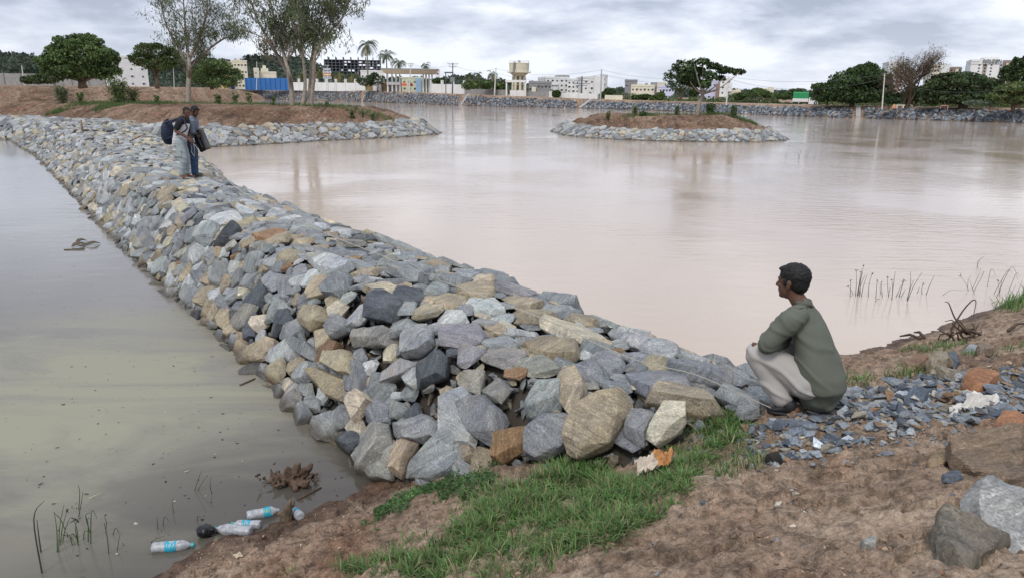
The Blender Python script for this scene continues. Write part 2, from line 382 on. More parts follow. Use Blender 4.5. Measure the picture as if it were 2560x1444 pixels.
def watermat(name, stops, rough, rip, far, film=False):
    m, t, b = newmat(name); l = t.links
    g = t.nodes.new('ShaderNodeNewGeometry')
    n1 = nd(t, 'ShaderNodeTexNoise', Scale=0.09, Detail=4.0, Roughness=0.5, Distortion=0.3); l.new(g.outputs['Position'], n1.inputs['Vector'])
    r = ramp(t, n1.outputs[0], stops); c = r.outputs[0]
    b.inputs['Roughness'].default_value = rough; b.inputs['IOR'].default_value = 1.333
    mp = t.nodes.new('ShaderNodeMapping'); mp.inputs['Scale'].default_value = (0.55, 1.5, 1); mp.inputs['Rotation'].default_value = (0, 0, math.radians(-12)); l.new(g.outputs['Position'], mp.inputs[0])
    w1 = nd(t, 'ShaderNodeTexNoise', Scale=rip, Detail=5.0, Roughness=0.62, Distortion=0.4); l.new(mp.outputs[0], w1.inputs['Vector'])
    # calm and ruffled areas
    pt = nd(t, 'ShaderNodeTexNoise', Scale=0.16, Detail=3.0, Distortion=0.6); l.new(g.outputs['Position'], pt.inputs['Vector'])
    pr = ramp(t, pt.outputs[0], [(0.40, 0.25), (0.62, 1.0)])
    hh = t.nodes.new('ShaderNodeMath'); hh.operation = 'MULTIPLY'; l.new(w1.outputs[0], hh.inputs[0]); l.new(pr.outputs[0], hh.inputs[1])
    h = bump(t, None, hh.outputs[0], 1.0, far)
    if film:
        # floating scum: specks and pale-green film in streaks
        mf = t.nodes.new('ShaderNodeMapping'); mf.inputs['Rotation'].default_value = (0, 0, math.radians(-35)); mf.inputs['Scale'].default_value = (0.5, 1.4, 1); l.new(g.outputs['Position'], mf.inputs[0])
        f1 = nd(t, 'ShaderNodeTexNoise', Scale=0.55, Detail=6.0, Roughness=0.6, Distortion=1.2); l.new(mf.outputs[0], f1.inputs['Vector'])
        fr = ramp(t, f1.outputs[0], [(0.42, 0.0), (0.62, 1.0)])
        dp = t.nodes.new('ShaderNodeVectorMath'); dp.operation = 'DISTANCE'; l.new(g.outputs['Position'], dp.inputs[0]); dp.inputs[1].default_value = (-4.6, 7.6, 0)
        dr = t.nodes.new('ShaderNodeMapRange'); l.new(dp.outputs['Value'], dr.inputs[0]); dr.inputs[1].default_value = 0.8; dr.inputs[2].default_value = 4.2; dr.inputs[3].default_value = 0.95; dr.inputs[4].default_value = 0.0
        fm = t.nodes.new('ShaderNodeMath'); fm.operation = 'MULTIPLY'; l.new(fr.outputs[0], fm.inputs[0]); l.new(dr.outputs[0], fm.inputs[1])
        fadd = t.nodes.new('ShaderNodeMath'); fadd.operation = 'MULTIPLY_ADD'; l.new(dr.outputs[0], fadd.inputs[0]); fadd.inputs[1].default_value = 0.45; l.new(fm.outputs[0], fadd.inputs[2]); fadd.use_clamp = True
        sp = nd(t, 'ShaderNodeTexVoronoi', Scale=13.0, Randomness=1.0); l.new(mf.outputs[0], sp.inputs['Vector'])
        sr_ = ramp(t, sp.outputs['Distance'], [(0.10, 1.0), (0.16, 0.0)])
        sn = nd(t, 'ShaderNodeTexNoise', Scale=2.2, Detail=4.0); l.new(mf.outputs[0], sn.inputs['Vector']); sn_ = ramp(t, sn.outputs[0], [(0.50, 0.0), (0.62, 0.8)])
        spk = mul(t, sr_.outputs[0], sn_.outputs[0])
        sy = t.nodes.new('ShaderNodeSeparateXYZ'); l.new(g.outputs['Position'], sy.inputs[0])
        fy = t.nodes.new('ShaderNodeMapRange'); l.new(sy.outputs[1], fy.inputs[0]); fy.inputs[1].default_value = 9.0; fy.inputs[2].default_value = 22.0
        c = mixc(t, fy.outputs[0], c, (0.31, 0.295, 0.27))  # paler base colour farther out, painted in for the bright sky reflection
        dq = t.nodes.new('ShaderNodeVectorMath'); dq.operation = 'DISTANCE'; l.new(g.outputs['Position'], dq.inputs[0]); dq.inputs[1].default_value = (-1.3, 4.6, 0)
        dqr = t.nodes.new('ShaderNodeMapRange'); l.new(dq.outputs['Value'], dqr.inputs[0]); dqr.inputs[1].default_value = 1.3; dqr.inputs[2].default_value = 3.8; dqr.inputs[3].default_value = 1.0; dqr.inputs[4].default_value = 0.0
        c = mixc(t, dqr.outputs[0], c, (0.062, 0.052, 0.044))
        c = mixc(t, fadd.outputs[0], c, (0.285, 0.270, 0.195))
        c = mixc(t, spk, c, (0.055, 0.052, 0.035))
        rg = t.nodes.new('ShaderNodeMapRange'); l.new(fadd.outputs[0], rg.inputs[0]); rg.inputs[3].default_value = rough; rg.inputs[4].default_value = 0.42; l.new(rg.outputs[0], b.inputs['Roughness'])
        sp2 = t.nodes.new('ShaderNodeMapRange'); l.new(fadd.outputs[0], sp2.inputs[0]); sp2.inputs[3].default_value = 0.5; sp2.inputs[4].default_value = 0.22; l.new(sp2.outputs[0], b.inputs['Specular IOR Level'])
    l.new(c, b.inputs['Base Color'])
    l.new(h, b.inputs['Normal'])
    return m
LAKE = watermat('lake_water', [(0.3, (0.49, 0.39, 0.305)), (0.7, (0.54, 0.435, 0.345))], 0.04, 2.4, 0.020)
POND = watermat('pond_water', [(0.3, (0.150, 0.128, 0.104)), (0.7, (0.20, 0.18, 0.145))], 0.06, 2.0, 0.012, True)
# ------------------------------------------------------------------ the place in plan
L0 = np.array([-1.2, 5.8]); UD = np.array([-.588, .809]); VD = np.array([.809, .588])
def wuv(X, Y): return (X - L0[0]) * UD[0] + (Y - L0[1]) * UD[1], (X - L0[0]) * VD[0] + (Y - L0[1]) * VD[1]
def wxy(u, v): return L0[0] + u * UD[0] + v * VD[0], L0[1] + u * UD[1] + v * VD[1]
FARB = [(600, 247, 229, 223), (700, 249.5, 229, 223.5), (906, 255, 231, 227), (1197, 265.5, 244, 238.5), (1500, 272.5, 256, 249.5), (1740, 281, 262, 256.5),
        (2000, 291, 271, 264), (2197, 297, 274.5, 268), (2560, 308, 280, 274), (3000, 321, 288, 281)]
far_w = [un(a, b)[:2] for a, b, c, d in FARB]
far_lip = [atY(a, d, un(a, b)[1] + 4.2) for a, b, c, d in FARB]
far_st = [atY(a, c, un(a, b)[1] + 2.8) for a, b, c, d in FARB]
LEFTB = [(-700, 295, 205), (-250, 279, 211), (0, 271, 215), (100, 269, 216), (300, 263, 218), (450, 259, 219.5), (560, 254.5, 223), (640, 251, 236), (662, 250, 247)]
left_w = [un(a, b)[:2] for a, b, c in LEFTB]
left_lip = [atY(a, c, un(a, b)[1] + 7.0) for a, b, c in LEFTB]
lake_poly = [tuple(p) for p in left_w] + [(far_w[0][0] - 40, far_w[0][1] + 4)] + [tuple(p) for p in far_w] + \
    [(95, 60), (60, 38), (30, 24), (14, 16), (8.5, 12), (4.26, 9.02), (1.0, 5.0), (-1.2, 5.7), (-2.4, 4.36), (-2.83, 3.45), (-4, 1.5), (-8, -3), (-30, -15), (-90, -5), (-130, 70)]
# plateau height by azimuth tan(az)=x/y
_paz = [p[0] / p[1] for p in left_lip[:6]] + [p[0] / p[1] for p in far_lip]
_pz = [p[2] for p in left_lip[:6]] + [p[2] for p in far_lip]
_o = np.argsort(_paz); _paz = np.array(_paz)[_o]; _pz = np.array(_pz)[_o]
def plateau(X, Y):
    Yc = np.maximum(Y, 1.0)
    return np.where(Y > 60, np.interp(X / Yc, _paz, _pz), 1.7)
def P3(px, py, z): p = un(px, py, z); return (p[0], p[1], z)
CT = [P3(*a) for a in [(390, 1444, 0), (560, 1345, 0), (760, 1292, 0), (850, 1243, 0), (920, 1205, 0), (2110, 885, 0), (2250, 850, 0), (2400, 800, 0), (2560, 740, 0),
    (2000, 1040, 1.1), (2200, 1000, 1.15), (2560, 950, 1.2), (2560, 1030, 1.3), (2200, 930, .72), (2400, 890, .75), (2560, 860, .75),
    (1280, 1444, 1.0), (2000, 1444, 1.45), (2560, 1444, 1.65), (2560, 1250, 1.5), (2000, 1250, 1.25), (1600, 1300, 1.1), (1000, 1444, .7), (700, 1444, .36), (600, 1400, .22),
    (1200, 1250, .66), (950, 1300, .36), (1500, 1200, .88), (1800, 1130, 1.03), (1000, 1225, .14), (1100, 1206, .30), (1200, 1185, .48), (1320, 1165, .62), (1450, 1150, .76), (1600, 1125, .86), (1700, 1105, .93), (1840, 1050, 1.05)]]
CT += [(3.2, 8.7, 0), (2.0, 7.7, 0), (-2.83, 3.45, 0), (0, 0, 1.6), (2, 0, 1.9), (-2, 0, .8), (-3.4, 0.5, 0.2), (5, 2, 1.9), (6.5, 5, 1.6), (9, 8, 1.3), (-1, -2, 1.6), (3, -3, 2), (-5, -3, .1), (12, 4, 1.8), (14, 12, 1.0),
       (-4, 6, -.4), (-3, 9, -.6), (6, 14, -.7), (3, 12, -.7), (-6, 3, -.4), (12, 18, -.4), (0.5, 9.5, -.5), (-1.6, 6.6, -.25), (0.6, 7.4, -.1), (-.2, 6.4, .05)]
CT = np.array(CT)
def _tps(r2): return np.where(r2 > 1e-12, r2 * np.log(r2 + 1e-12) * .5, 0)
_A = _tps(((CT[:, None, :2] - CT[None, :, :2]) ** 2).sum(-1)) + np.eye(len(CT)) * 0.02
_Pm = np.hstack([np.ones((len(CT), 1)), CT[:, :2]])
_M = np.block([[_A, _Pm], [_Pm.T, np.zeros((3, 3))]])
_w = np.linalg.solve(_M, np.concatenate([CT[:, 2], np.zeros(3)]))
def tps(X, Y):
    X = np.asarray(X, float); Y = np.asarray(Y, float); r = _w[-3] + _w[-2] * X + _w[-1] * Y
    for i in range(len(CT)): r = r + _w[i] * _tps((X - CT[i, 0]) ** 2 + (Y - CT[i, 1]) ** 2)
    return r
def ground_z(X, Y, detail=True):
    X = np.atleast_1d(np.asarray(X, float)); Y = np.atleast_1d(np.asarray(Y, float))
    R = np.hypot(X, Y); w = sstep(13, 20, R)
    near = R < 21
    zn = np.zeros_like(X); zn[near] = tps(X[near], Y[near]); zn = np.clip(zn, -0.8, 2.6)
    sd = sdist(lake_poly, X, Y)
    pz = plateau(X, Y)
    zf = np.where(sd > 0, np.maximum(-0.8, -0.25 * sd), np.minimum(pz, 0) + sstep(0.5, 7.0, -sd) * (pz - 0.12))
    z = zn * (1 - w) + zf * w
    if detail:
        m = near
        xm, ym = X[m], Y[m]
        n = 0.06 * fbm(xm * 1.9 + .4 * fbm(xm * 3, ym * 3, seed=41), ym * 1.9, oct=3, seed=3) + 0.032 * fbm(xm * 7, ym * 7, oct=4, seed=5, gain=.6)
        cl = fbm(xm * 21, ym * 21, oct=3, seed=9); n = n + 0.020 * np.maximum(cl, -0.1) + .012 * np.maximum(fbm(xm * 48, ym * 48, oct=2, seed=10), 0)
        # small eroded ledges
        t = fbm(xm * 0.9 + 3, ym * 1.3, oct=3, seed=21); fr = np.abs(t * 3.2 - np.round(t * 3.2)); led = (sstep(0.5, 0.42, np.abs((t * 3.2) % 1 - 0.5)) )
        n = n + 0.035 * sstep(0.44, 0.56, (t * 2.6) % 1.0) - 0.018
        lx, ly = un(1650, 1300, 1.05)[:2]; dl = (ym - ly) + 0.14 * fbm(xm * 5, ym * 5, oct=3, seed=31) + 0.12 * (xm - lx) ** 2 - .03
        mk = sstep(.75, .35, np.abs(xm - lx)); n = n - mk * 0.075 * np.exp(-(dl / 0.045) ** 2) + mk * .03 * sstep(0, -.1, dl) * sstep(-.5, -.2, dl)
        lx, ly = un(2200, 1175, 1.3)[:2]; dl = (ym - ly) + 0.12 * fbm(xm * 4, ym * 4, oct=3, seed=33) + .25 * (xm - lx)
        mk = sstep(.6, .25, np.abs(xm - lx)); n = n - mk * 0.09 * np.exp(-(dl / 0.06) ** 2)
        n = n * sstep(-0.08, 0.12, z[m]) + 0.0
        z[m] += n * (1 - w[m])
        z[~m] += 0.06 * fbm(X[~m] * .5, Y[~m] * .5, oct=3, seed=4)
    return z
def gz(x, y): return float(ground_z([x], [y])[0])

# ground sheet: rings that widen outward, finest by the shore
rr = [0.15]
while rr[-1] < 13: rr.append(rr[-1] * 1.0045 + 0.0)if rr[-1] > 1.6 else rr.append(rr[-1] * 1.08)
while rr[-1] < 3500: rr.append(rr[-1] * 1.028)
rr = np.array(rr)
aa = np.concatenate([np.linspace(-46, 46, 760), np.linspace(48, 312, 90)]); aa = np.radians(aa)
RR, AA = np.meshgrid(rr, aa, indexing='ij'); GX = (RR * np.sin(AA)).ravel(); GY = (RR * np.cos(AA)).ravel()
GZ = ground_z(GX, GY)
na = len(aa); idx = np.arange(len(rr) * na).reshape(len(rr), na)
a = idx[:-1, :]; b = idx[1:, :]; a2 = np.roll(a, -1, 1); b2 = np.roll(b, -1, 1)
quads = np.stack([a, b, b2, a2], -1).reshape(-1, 4)
ground = mesh_np('ground', np.stack([GX, GY, GZ], 1), quads[:, ::-1], SOIL, smooth=True)
tag(ground, 'bare brown earth shore and land around the lake', kind='structure')

# water sheets
def sheet(name, poly, mat, z, label):
    me = bpy.data.meshes.new(name); bm = bmesh.new()
    f = bm.faces.new([bm.verts.new((p[0], p[1], z)) for p in poly]); bmesh.ops.triangulate(bm, faces=[f]); bm.normal_update()
    for f in bm.faces:
        if f.normal.z < 0: f.normal_flip()
    bm.to_mesh(me); bm.free(); me.materials.append(mat)
    o = bpy.data.objects.new(name, me); COL.objects.link(o); return tag(o, label, kind='structure')
wl = [wxy(u, 1.6) for u in (-3.5, 0, 10, 20, 30, 40)]
junc = (-31, 53)
lakeW = [wl[0]] + wl[1:] + [junc, (-60, 51), (-140, 62), (-150, 120)] + [(left_w[2][0] - 8, left_w[2][1] + 14)] + [(left_w[5][0] - 6, left_w[5][1] + 14)] + [(left_w[-1][0] - 25, left_w[-1][1] + 30)] + [(p[0] * 1.03, p[1] * 1.03) for p in far_w] + [(120, 62), (60, 33), (30, 20), (14, 12), (6, 8), (3, 6)]
sheet('lake_water', lakeW, LAKE, 0.0, 'muddy pinkish brown lake water reflecting the clouds')
pondW = [wl[0]] + [(-1.0, 3.5), (-2.5, 0), (-8, -12), (-40, -25), (-120, -20), (-140, 62), (-60, 51), junc] + wl[::-1][:-1]
sheet('pond_water', pondW, POND, 0.0, 'still greenish pond water with floating scum beside the stone embankment')

# ------------------------------------------------------------------ packed stones
def pack(W, H, rfun, tries, rng, valid=None, stretch=1.0):
    """dart throwing of discs of varying radius on a W x H strip; returns pts, radii"""
    cell = 0.45; grid = {}; P = []; R = []
    def near(x, y):
        cx, cy = int(x // cell), int(y // cell)
        for i in (-1, 0, 1):
            for j in (-1, 0, 1):
                yield from grid.get((cx + i, cy + j), ())
    for phase, (k, fac) in enumerate(tries):
        for _ in range(k):
            x = rng.random() * W; y = rng.random() * H
            if valid is not None and not valid(x, y): continue
            r = rfun(x, y, phase) * fac
            ok = True
            for q in near(x, y):
                if (P[q][0] - x) ** 2 + (P[q][1] - y) ** 2 < (R[q] + r) ** 2 * 0.86: ok = False; break
            if ok:
                grid.setdefault((int(x // cell), int(y // cell)), []).append(len(P)); P.append((x, y)); R.append(r)
    return P, R
def clip(poly, nx, ny, c):
    o = []; n = len(poly)
    for i in range(n):
        a = poly[i]; b = poly[(i + 1) % n]; da = a[0] * nx + a[1] * ny - c; db = b[0] * nx + b[1] * ny - c
        if da <= 0: o.append(a)
        if (da < 0 < db) or (db < 0 < da):
            t = da / (da - db); o.append((a[0] + (b[0] - a[0]) * t, a[1] + (b[1] - a[1]) * t))
    return o
def cells(P, R):
    cell = 0.5; grid = {}
    for i, (x, y) in enumerate(P): grid.setdefault((int(x // cell), int(y // cell)), []).append(i)
    out = []
    for i, (x, y) in enumerate(P):
        m = R[i] * 2.0; poly = [(-m, -m), (m, -m), (m, m), (-m, m)]
        ao = (i * 2.39996) % 6.28; poly = [(math.cos(a) * m * .86, math.sin(a) * m * .86) for a in [k * math.pi / 3 + ao + .35 * math.sin(i * 3.1 + k * 2) for k in range(6)]]
        cx, cy = int(x // cell), int(y // cell)
        for a in (-1, 0, 1):
            for b in (-1, 0, 1):
                for j in grid.get((cx + a, cy + b), ()):
                    if j == i: continue
                    dx, dy = P[j][0] - x, P[j][1] - y; d2 = dx * dx + dy * dy
                    if d2 > 1.6: continue
                    d = math.sqrt(d2) + 1e-9
                    c = (d2 + R[i] ** 2 - R[j] ** 2) / (2 * d)
                    poly = clip(poly, dx / d, dy / d, c)
                    if len(poly) < 3: break
                if len(poly) < 3: break
            if len(poly) < 3: break
        out.append(poly)
    return out
TONES = {'blue grey': (0.250, 0.262, 0.275), 'pale grey': (0.46, 0.475, 0.48), 'mid grey': (0.30, 0.315, 0.32), 'tan': (0.385, 0.325, 0.235),
         'dark grey': (0.105, 0.117, 0.135), 'rusty brown': (0.28, 0.175, 0.10), 'cream': (0.52, 0.465, 0.36), 'greenish grey': (0.31, 0.30, 0.27)}
def pick_tone(rng, wts):
    k = list(wts); p = np.array([wts[i] for i in k], float); p /= p.sum(); return k[int(rng.choice(len(k), p=p))]
def rmat(rng, amt=None):
    q = rng.normal(size=4); q /= np.linalg.norm(q)
    m = np.array(Matrix.Rotation(0, 3, 'X'))
    from mathutils import Quaternion
    return np.array(Quaternion(q).to_matrix())
def stone_from_cell(poly, h, rng, refine, tiltamt=0.22, blow=1.04):
    """angular quarry stone filling a cell; local frame: xy in the face, z outward. returns V,F"""
    poly = np.array(poly); c = poly.mean(0); q = poly - c
    sz = math.sqrt(abs(np.sum(q[:, 0] * np.roll(q[:, 1], -1) - np.roll(q[:, 0], -1) * q[:, 1])) / 2) + 1e-6
    keep = [q[0]]
    for k in range(1, len(q)):
        if np.linalg.norm(q[k] - keep[-1]) > sz * 0.16: keep.append(q[k])
    q = np.array(keep)
    if len(q) < 3: return None
    gx, gy = rng.normal(0, tiltamt, 2)
    pts = []
    sc = rng.uniform(.84, .99)
    for p in q:
        p = p * blow * rng.uniform(.96, 1.05)
        pts.append((p[0], p[1], rng.uniform(-.2, .1) * h + (p @ (gx, gy)) * .6))
        t = p * sc * rng.uniform(.92, 1.03)
        pts.append((t[0], t[1], h + t @ (gx, gy)))
        pts.append((p[0] * .75, p[1] * .75, -h * rng.uniform(.7, 1.1)))
    bm = bmesh.new(); vs = [bm.verts.new(p) for p in pts]
    bmesh.ops.convex_hull(bm, input=vs)
    bmesh.ops.delete(bm, geom=[v for v in bm.verts if not v.link_faces], context='VERTS')
    for _k in range(int(rng.integers(2, 5))):
        th = rng.uniform(0, 2 * math.pi); ph = rng.uniform(.45, 1.25)
        nv = Vector((math.cos(th) * math.sin(ph), math.sin(th) * math.sin(ph), math.cos(ph)))
        sup = max(v.co.dot(nv) for v in bm.verts); co = nv * sup * rng.uniform(.58, .86)
        bmesh.ops.bisect_plane(bm, geom=list(bm.verts) + list(bm.edges) + list(bm.faces), plane_co=co, plane_no=nv, clear_outer=True)
        P_ = [tuple(v.co) for v in bm.verts]
        if len(P_) < 5: break
        bm.free(); bm = bmesh.new(); vs = [bm.verts.new(p) for p in P_]
        bmesh.ops.convex_hull(bm, input=vs)
        bmesh.ops.delete(bm, geom=[v for v in bm.verts if not v.link_faces], context='VERTS')
    if refine:
        bmesh.ops.dissolve_limit(bm, angle_limit=math.radians(9), verts=bm.verts, edges=bm.edges)
        try: bmesh.ops.bevel(bm, geom=list(bm.edges), offset=min(.010, sz * .03) * rng.uniform(.6, 1.3), segments=1, affect='EDGES', clamp_overlap=True)
        except Exception: pass
        bmesh.ops.triangulate(bm, faces=bm.faces)
        lim = {1: sz * .42, 2: sz * .2}[refine]
        for _ in range(refine + 1):
            es = [e for e in bm.edges if e.calc_length() > lim]
            if not es or len(bm.faces) > 1600: break
            bmesh.ops.subdivide_edges(bm, edges=es, cuts=1); bmesh.ops.triangulate(bm, faces=[f for f in bm.faces if len(f.verts) > 3])
        bm.normal_update()
        o = rng.uniform(0, 50, 3); V = np.array([v.co for v in bm.verts]); Nn = np.array([v.normal for v in bm.verts])
        k = 1.0 / sz
        n = fbm(V[:, 0] * 2.2 * k + o[0], V[:, 1] * 2.2 * k + o[1], V[:, 2] * 2.2 * k + o[2], oct=2, seed=2)
        n2 = fbm(V[:, 0] * 9 * k + o[0], V[:, 1] * 9 * k + o[1], V[:, 2] * 9 * k + o[2], oct=3, seed=7, gain=.6)
        V = V + Nn * (n * .028 * sz + n2 * .020 * sz * (1 if refine == 2 else .5))[:, None]
    else:
        bmesh.ops.triangulate(bm, faces=bm.faces)
        V = np.array([v.co for v in bm.verts])
    Fc = np.array([[v.index for v in f.verts] for f in bm.faces]) if not bm.verts.index_update() else None
    bm.free()
    V[:, :2] += c
    return V, Fc, sz, c
PROF = np.array([(-0.55, -0.62), (0, 0.0), (0.70, 0.93), (0.80, 1.02), (1.0, 1.08), (2.15, 1.10), (2.35, 1.05), (2.55, .92), (3.55, 0), (4.0, -.4)])
PS = np.concatenate([[0], np.cumsum(np.hypot(*np.diff(PROF, axis=0).T))])
def wall_pt(u, s):
    """u along, s across -> world point and outward normal"""
    v = np.interp(s, PS, PROF[:, 0]); z = np.interp(s, PS, PROF[:, 1])
    ex = np.interp(u, [8, 13, 20, 29, 45, 60], [0, 0, .55, 1.5, 2.6, 3.2]); k = 1 + ex / 2.3
    bow = np.interp(u, [0, 9, 16, 27, 37, 47], [0, -.05, 0, .2, .3, 0])
    vv = np.where(v > 0, v * k, v) + bow
    zz = np.where(z > 0.05, z * (1 + .03 * np.sin(u * .7) - .02 * np.cos(u * 1.9)), z)
    x, y = wxy(u, vv); return np.array([x, y, zz])
def wall_frame(u, s):
    p = wall_pt(u, s); a = wall_pt(u + .15, s) - wall_pt(u - .15, s); b = wall_pt(u, s + .12) - wall_pt(u, s - .12)
    a /= np.linalg.norm(a); b -= a * (a @ b); b /= np.linalg.norm(b); n = np.cross(b, a)
    if n[2] < 0: n = -n
    return p, a, b, n
rng = np.random.default_rng(5)
UMIN, UMAX = -2.75, 50.0; SMAX = PS[-1]
def rf(x, y, ph):
    u = x + UMIN; near = 1 - min(max((u - 3) / 7, 0), 1); top = PS[3] < y < PS[7]
    if ph == 0: return rng.uniform(.17, .235) if (near > .3 or top) else rng.uniform(.14, .19)
    if ph == 1: return rng.uniform(.115, .165) if near > .2 else rng.uniform(.11, .15)
    if ph == 2: return rng.uniform(.075, .115)
    if ph == 3: return rng.uniform(.050, .072)
    return rng.uniform(.03, .045)
def vf(x, y):
    u = x + UMIN
    return y < PS[8] + .25 and (u < 8 or y > .25)
A_ = UMAX - UMIN
STR = 1.38
P, R = pack(A_ / STR, SMAX, lambda x, y, ph: rf(x * STR, y, ph) / math.sqrt(STR) * 1.04, [(int(A_ * 7), 1), (int(A_ * 60), 1), (int(A_ * 190), 1), (int(A_ * 220), 1), (int(26 * 120), 1)], rng, lambda x, y: vf(x * STR, y))
# shear/warp so that courses lean like the stacked stone in the picture
CE = cells(P, R)
STONES = []  # dicts for every stone of the embankment
for i, poly in enumerate(CE):
    if len(poly) < 3: continue
    x, y = P[i]; x *= STR; poly = [(a * STR, b) for a, b in poly]; u = x + UMIN; s = y
    p, a, b, n = wall_frame(u, s)
    g = tps(p[0], p[1]) if u < 1.5 else -1
    if p[2] < g - .10: continue
    ppx = proj(p)
    if u < .4 and ppx[1] > np.interp(ppx[0], [880, 1080, 1200, 1450, 1590, 1715, 1840, 1930], [1230, 1212, 1188, 1140, 1105, 1090, 1045, 1020]) - R[i] * 120: continue
    dist = np.linalg.norm(p - np.array([0, 0, CAMH]))
    top = PS[3] < s < PS[7]
    STONES.append(dict(i=i, u=u, s=s, p=p, a=a, b=b, n=n, r=R[i], poly=poly, pix=R[i] / dist * F, ppx=ppx, top=top, dist=dist))

# the most prominent stones of the near end, each with its own outline, laid on the face of the embankment
def c1(L_): return [(640 + L_[i] / 3.008, 740 + L_[i + 1] / 3.008) for i in range(0, len(L_), 2)]
def c2_(L_): return [(1240 + L_[i] / 2.888, 740 + L_[i + 1] / 2.888) for i in range(0, len(L_), 2)]
HERO = [(c1(a), t) for a, t in [
 ((385, 640, 420, 545, 500, 530, 600, 590, 715, 680, 700, 760, 650, 810, 560, 770, 440, 700), 'tan'), ((680, 720, 760, 690, 860, 750, 890, 800, 740, 970, 690, 860), 'cream'), ((835, 930, 850, 860, 950, 795, 1015, 820, 1015, 960, 950, 1035, 870, 990), 'blue grey'),
 ((1020, 770, 1130, 810, 1165, 880, 1060, 935, 1020, 900), 'mid grey'), ((1040, 1070, 1050, 960, 1130, 930, 1300, 895, 1380, 960, 1370, 1060, 1260, 1110, 1120, 1090), 'mid grey'), ((1105, 1350, 1330, 1110, 1440, 1000, 1560, 1060, 1665, 1085, 1600, 1180, 1480, 1330, 1330, 1385, 1220, 1340), 'mid grey'),
 ((1040, 1110, 1150, 1060, 1225, 1110, 1130, 1290, 1070, 1400, 1035, 1330), 'tan'), ((790, 1290, 850, 1220, 1010, 1075, 1080, 1110, 1035, 1260, 1020, 1380, 880, 1390), 'greenish grey'), ((740, 1190, 790, 1125, 835, 1190, 820, 1240, 770, 1270), 'mid grey'),
 ((595, 1090, 700, 990, 815, 1060, 810, 1130, 720, 1185, 640, 1150), 'dark grey'), ((590, 880, 680, 820, 740, 960, 600, 1025), 'mid grey'), ((1190, 650, 1310, 460, 1400, 410, 1460, 480, 1440, 620, 1370, 640, 1240, 700), 'dark grey'),
 ((1420, 660, 1490, 310, 1620, 250, 1700, 290, 1570, 480, 1510, 620, 1440, 680), 'tan'), ((1120, 330, 1210, 250, 1340, 260, 1350, 370, 1270, 450, 1130, 480), 'mid grey'), ((1580, 840, 1730, 740, 1915, 940, 1790, 1160, 1640, 1050), 'blue grey'),
 ((1500, 650, 1600, 570, 1740, 570, 1700, 760, 1560, 710), 'greenish grey'), ((1400, 720, 1470, 680, 1590, 760, 1560, 840, 1480, 860, 1420, 800), 'tan'), ((930, 640, 1130, 480, 1220, 500, 1150, 590, 960, 675), 'mid grey'),
 ((1695, 530, 1740, 350, 1920, 360, 1860, 500, 1770, 580), 'cream'), ((480, 460, 680, 400, 760, 440, 740, 590, 680, 600, 540, 530), 'tan'), ((535, 160, 570, 115, 720, 190, 720, 260, 580, 330, 535, 230), 'mid grey'),
 ((350, 200, 400, 80, 555, 90, 550, 180, 450, 280, 360, 230), 'tan'), ((675, 310, 760, 260, 860, 270, 1020, 250, 1110, 300, 1060, 380, 900, 370, 740, 380), 'greenish grey'), ((275, 370, 300, 320, 400, 350, 500, 450, 450, 490, 330, 440), 'blue grey')]]
HERO += [(c2_(a), t) for a, t in [
 ((520, 1080, 560, 950, 640, 830, 800, 750, 950, 740, 1010, 790, 930, 920, 830, 1090, 700, 1150, 600, 1190, 525, 1160), 'tan'), ((910, 990, 960, 830, 1020, 800, 1200, 810, 1150, 930, 1060, 1070, 1000, 1060), 'mid grey'), ((1085, 1040, 1200, 840, 1365, 850, 1370, 950, 1280, 1020, 1160, 1090), 'cream'),
 ((230, 1040, 270, 900, 330, 870, 470, 820, 600, 880, 570, 960, 490, 1110, 330, 1190, 240, 1150), 'blue grey'), ((0, 1210, 30, 1010, 160, 940, 260, 900, 250, 1000, 200, 1100, 60, 1220), 'rusty brown'), ((0, 620, 60, 490, 130, 480, 260, 520, 330, 600, 240, 740, 200, 850, 110, 900, 20, 780), 'pale grey'),
 ((200, 830, 330, 580, 490, 550, 490, 640, 430, 740, 480, 810, 270, 885), 'mid grey'), ((415, 690, 530, 540, 590, 530, 660, 690, 600, 790, 580, 860, 520, 870), 'tan'), ((1050, 740, 1150, 660, 1300, 670, 1480, 720, 1700, 830, 1690, 860, 1500, 860, 1300, 800), 'tan'),
 ((1290, 600, 1340, 560, 1500, 580, 1700, 660, 1680, 710, 1560, 720, 1350, 680), 'greenish grey'), ((1720, 860, 1780, 740, 1906, 760, 1906, 870, 1780, 895), 'blue grey'), ((540, 510, 640, 420, 760, 440, 880, 530, 760, 580, 640, 560), 'pale grey'),
 ((335, 370, 430, 335, 600, 450, 540, 530, 400, 555, 340, 430), 'blue grey'), ((130, 270, 260, 265, 450, 290, 450, 340, 340, 370, 180, 350), 'mid grey'), ((680, 330, 840, 260, 1030, 280, 1160, 320, 1040, 400, 800, 400), 'tan'),
 ((565, 170, 600, 110, 790, 130, 870, 130, 860, 190, 700, 220, 600, 220), 'blue grey'), ((740, 240, 870, 190, 1040, 230, 1030, 270, 780, 270), 'tan'), ((720, 400, 900, 400, 1190, 440, 1230, 480, 1000, 510, 880, 480), 'blue grey'), ((310, 130, 370, 55, 500, 70, 520, 160, 420, 180), 'mid grey')]]
def pip0(poly, x, y):
    c = False; n = len(poly)
    for i in range(n):
        a, b = poly[i], poly[(i + 1) % n]
        if (a[1] > y) != (b[1] > y) and x < (b[0] - a[0]) * (y - a[1]) / (b[1] - a[1]) + a[0]: c = not c
    return c
_gu = np.arange(-3.6, 4, .05); _gs = np.arange(PS[1] - .1, PS[7], .05); _G = [(u, s, wall_pt(u, s)) for u in _gu for s in _gs]; _GP = np.array([proj(g[2]) for g in _G])
